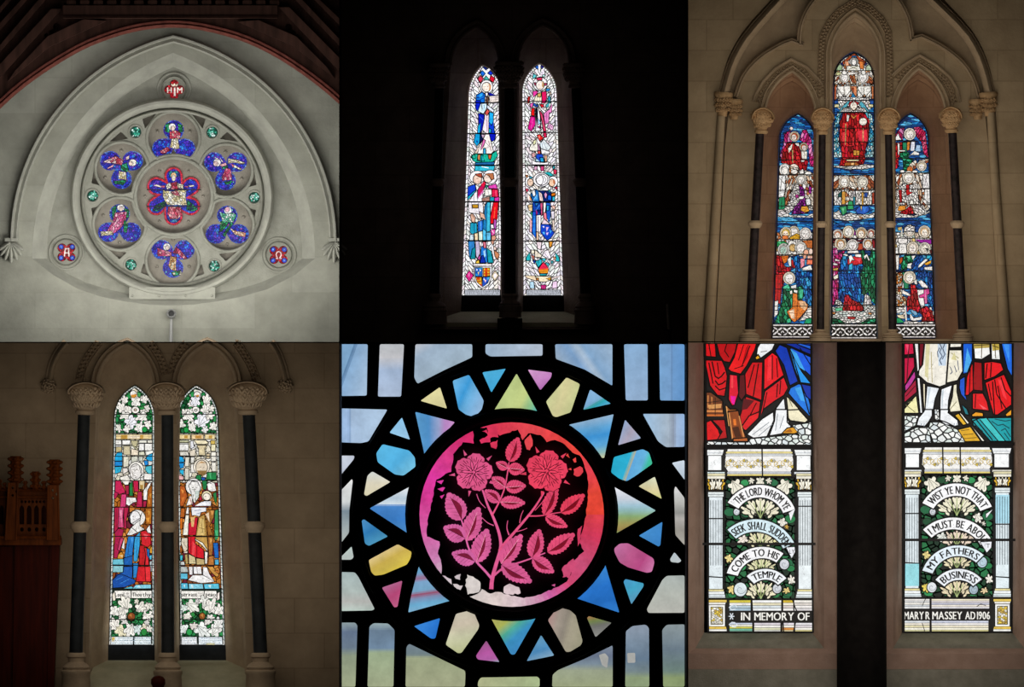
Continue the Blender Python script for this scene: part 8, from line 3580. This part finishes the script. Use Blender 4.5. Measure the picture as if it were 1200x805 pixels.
# ---- right text light
g = Glass('stained_glass_window', 'right text light, bare feet and red robe over scrolls from WIST YE NOT to BUSINESS', 'stained glass window', 1123, 742, 0.34, G6, seed=62, lw=1.5)
g.clip = WIN6_R
g.poly(WIN6_R, '0c0c0c', 0)
g.run('''
@1055 400 8.05
:crimson_robe
d81848 30,8 130,8 140,120 40,130
c81444 35,155 140,150 145,240 50,420 30,440
~1.2 500818 90,20 70,400
-f05070 60,30 90,30 80,110
c03898 50,420 145,280 155,340 60,500
a81438 30,510 155,360 165,480 35,590
~1.2 500818 60,520 150,420
701020 190,8 235,8 215,220 200,250 185,200
:white_staff
f6f6f4 140,8 180,8 190,270 170,290 160,200
f6f8f8 165,340 195,345 220,680 195,680
f2ecb0 35,650 130,540 160,510 185,680 30,680
~.8 707048 60,600 150,670
~.8 707048 80,580 130,560
:patterned_tunic
f4efe2 240,8 470,8 440,410 380,430 260,390 180,320 185,270 220,220
f2ecd8 470,80 590,80 600,280 550,370 445,395
f0ece0 480,8 590,8 585,55 475,60
-c8d8e8 360,10 450,10 440,230 370,230
~1.0 304060 380,20 400,60 380,100 405,140 380,180 400,220
~1.0 304060 430,20 410,70 430,120 405,170
~1.0 304060 380,60 360,100 365,150
~0.9 405060 310,220 300,240
~0.9 405070 480,240 500,290 480,310
~0.9 405070 520,230 540,290
~0.9 405070 550,180 560,270
~0.8 b0a060 260,60 270,380
~0.8 b0a060 300,100 310,390
~0.7 a8a058 490,110 560,160
-e0d8a8 250,20 290,20 270,350 240,330
-dcd49c 490,170 520,100 540,180
:bare_legs
f2f6fa 260,420 380,440 340,540 310,700 275,760 260,800 160,800 180,740 240,660
f6f8fb 395,450 500,410 465,560 460,660 550,740 555,800 440,790 380,750 385,540
f2ecd0 510,410 545,400 545,480 585,660 480,670 470,630 500,520
~.8 807850 480,640 540,570
f4e8c8 220,395 245,400 240,640 225,560
-c8d4dc 270,430 300,430 260,640
-c8d4dc 400,470 420,450 400,700
:blue_cloak
1860d8 600,8 690,8 690,180 640,300 600,310
-50b0f4 640,60 680,180 640,290 610,290
1858d0 570,360 620,330 620,480 635,560 580,500 565,440
1c68e0 960,8 1065,8 1065,330 1020,260
-3c90f0 980,20 1040,30 1040,200
:sash
f8f8f4 700,8 850,8 860,120 780,170 710,165
-b8a050 700,8 850,8 850,60 705,70
~1 504018 700,40 850,30
~1 504018 780,10 775,160
f6f8f6 865,8 940,8 955,175 870,170
-c0a848 870,10 940,10 945,80 880,90
~1 504018 880,40 940,60
~1 504018 900,10 910,160
:red_robe
9c0c14 705,190 780,200 790,470 690,460
e81820 800,200 880,190 960,205 985,270 900,335 800,370
~1.4 k 870,200 860,340
~1.4 k 830,210 815,350
d81018 635,340 690,210 700,460 650,510 620,510
~1.2 k 670,260 660,500
e41820 690,490 790,490 830,570 850,660 780,650 690,640
~1.2 k 720,500 715,630
-f86068 750,590 830,640 790,640
e8141c 810,390 990,310 1060,470 1060,600 930,695 890,695 850,560
~1.4 k 900,360 920,500 1010,640
~1.4 k 960,340 1000,460 1055,520
~1.4 k 880,380 900,690
~1.2 k 840,400 870,560
~1.2 k 930,420 970,640
-f83840 930,360 960,360 1020,560 980,520
f0a020 680,695 720,665 790,675 795,710 690,712
f0a020 1000,690 1060,640 1060,700 1010,712
:teal_carpet
1c7c88 590,600 640,640 660,700 620,690
20a0a8 680,730 900,715 1065,720 1065,800 700,800
@1055 480 8.05
18a0a8 690,110 760,80 1060,75 1060,300 860,300
-40c8c8 755,95 830,80 1000,295 930,295
~1.2 k 760,95 935,300
~1.2 k 825,80 1005,300
~1.4 k 730,100 880,290
~.9 083c44 720,140 740,170
~.9 083c44 770,190 790,210
~.9 083c44 820,250 840,270
~1.2 0a4c54 870,110 930,150 980,140 1040,180
~1.2 0a4c54 900,90 1000,110 1050,100
~1.2 0a4c54 960,200 1000,180 1050,260
~1.2 0a4c54 990,220 1040,290
e8b428 520,55 560,35 640,140 600,150 560,100
f8f4e4 565,30 590,40 665,130 640,140
e4ae28 550,190 670,160 770,300 620,305
~.9 806010 580,200 660,190
~.9 806010 600,240 700,230
~.9 806010 610,275 730,265
f6f2e4 680,150 710,180 810,300 780,302
:bare_legs
f6f8fb 385,0 465,0 460,30 550,100 560,150 520,160 440,120 380,100
f2f6fa 160,150 180,80 230,20 240,0 310,0 310,60 275,120 240,160
~.7 8090a0 210,130 200,155
~.7 8090a0 235,130 230,158
~.7 8090a0 520,130 515,155
~.7 8090a0 540,125 545,150
''', PAL6)
g.part('pebbled_ground')
pebbles(g, g.T('30,60 180,60 150,150 30,220'), 3.6)
pebbles(g, g.T('30,235 160,170 280,170 300,312 30,312'), 4)
pebbles(g, g.T('290,120 380,120 550,190 620,310 320,312 275,190'), 4)
pebbles(g, g.T('330,0 370,0 375,100 335,95'), 3)
g.stroke([(1058, 520.3), (1190, 520.3)], 3.6, 'k')
entablature(g, 1059, 1188, 1081.5, 1164, 524, 556.5, [1105.5, 1126])
block(g, 1061, 1079, 525, 548)
block(g, 1165, 1184.5, 525, 548)
g.poly([(1059, 550.5), (1081, 550.5), (1081, 553.5), (1059, 553.5)], 'e8ecf0', .7)
g.poly([(1163.5, 550.5), (1186.5, 550.5), (1186.5, 553.5), (1163.5, 553.5)], 'e8e4d8', .7)
leaf_field(g, 1080.5, 1164, 557.5, 700)
fluted_pilaster(g, 1060.5, 1078.5, 559, 575.5, 0, 'e4f0f4', 700, [602, 659.5])
fluted_pilaster(g, 1166.5, 1184.5, 559, 573.5, 0, 'e6f2f6', 700, [614.5, 676])
g.part('pilaster#1060')
g.poly([(1061.5, 661), (1077.5, 661), (1077.5, 687), (1061.5, 687)], '98dce4', 0)
g.part('pilaster#1166')
g.poly([(1167.5, 580), (1183.5, 580), (1183.5, 613.5), (1167.5, 613.5)], 'b0e0f0', 0)
for i in range(5):
    x = 1166.5 + 18 * (i + 1) / 6
    g.stroke([(x, 582), (x, 613.5)], .75, '506878')
fan(g, 1122, 604.5, 25)
fan(g, 1122, 641, 20, 'ecd8c4')
fan(g, 1122, 667, 18, 'e8dcb8')
fan(g, 1122, 700, 21, 'ecdcb8')
g.part('acanthus_leaf')
for cx, cy, r, a, c in ((1146, 606, 7, 60, 'f4f0e4'), (1086, 650, 6, 60, 'f0dc90'), (1160, 680, 6, -100, 'f6f2e6'), (1155, 692, 5, 160, 'f0d8a8'), (1085, 688, 6, 70, 'f0d860'), (1153, 613, 3.5, 60, 'e8e4d8'), (1105, 629, 7, 150, 'e8ece4'), (1140, 629, 7, 20, 'f0dcc8')):
    g.part('acanthus_leaf#%d_%d' % (cx, cy))
    g.leaf(cx, cy, r * 1.25, math.radians(a), c, '605c40', 5, .7)
curl(g, 1151.5, 659, 6.2, 'b8d0dc')
curl(g, 1092.5, 688.5, 6, 'e0e4e8')
curl(g, 1141.5, 691, 5.6, 'a8bcc8')
SC = (1055, 560, 8.05)
curl(g, 1093.5, 600, 4)
scr(g, SC, '205,240 545,48 876,275', 128, 'WIST YE NOT THAT', 'fbfbfd', .06, .95)
g.poly(g.T('810,340 876,300 815,385'), 'f4f4f8', .9)
scr(g, SC, '210,490 520,370 872,590', 122, 'I MUST BE ABOU', 'fbfbfd', .05, .95)
g.poly(g.T('755,605 870,600 865,660 820,710'), 'f0f2f8', .9)
g.text('T', 1156.5, 1160.5, 642, 5, '000')
SC = (1055, 650, 8.05)
scr(g, SC, '205,155 560,-92 800,5', 112, 'MY FATHERS', 'e4f0f8', .07, .95)
scr(g, SC, '328,240 570,130 782,235', 116, 'BUSINESS', 'eef2f8', .07, .93)
g.part('memorial_band', 'black band lettered MARY R MASSEY AD 1906')
stripes(g, 1059.5, 1090, 702, 713.5, ['f0ece8', 'd8d8d8', 'f4f0e8', 'c8ccd0', 'f0f0f0'])
stripes(g, 1092, 1160, 702, 713.5, ['f4ead0', 'e0d8d8', 'c8c8d8', 'f0e8dc', 'e4e0e4'])
stripes(g, 1059.5, 1090, 727.5, 741.3, ['dce0e4', 'f0e8d8', 'e0d8b0', 'f4f0e0', 'e0dca8'])
stripes(g, 1092, 1159, 727.5, 741.3, ['d0d4e4', 'f0ece8', 'e8e0c8', 'f0ecd8', 'dcd494'])
g.stroke([(1085, 702), (1083, 706), (1081.5, 710)], .8, 'k')
g.stroke([(1081, 730), (1083, 736), (1084.5, 741)], .8, 'k')
g.stroke([(1145, 711), (1150, 708), (1156, 710)], .8, 'k')
g.poly([(1059, 714.5), (1161, 714.5), (1161, 727), (1059, 727)], '080808', 0)
g.stroke([(1091, 701), (1091.5, 742)], 1.8, 'k')
g.text('MARY', 1059.8, 1082.6, 726, 9.4, 'f4f2ea', bold=.5)
g.text('R', 1085, 1089.6, 726, 9.4, 'f4f2ea', bold=.5)
g.text('MASSEY', 1093, 1127.6, 726, 9.4, 'f4f2ea', bold=.5)
g.text('AD', 1131.5, 1143, 726, 9.4, 'f4f2ea', bold=.5)
g.text('1906', 1145.4, 1160.2, 726, 9.4, 'f4f2ea', bold=.5)
plinth(g, 1166.5, 1184, 702, 741.5)
g.clip = None
g.bars([632.8], 1057, 1190.5, 3.0)
g.part('border')
g.stroke(inset(WIN6_R, 1.0), 2.2, 'k', True)
g.done()
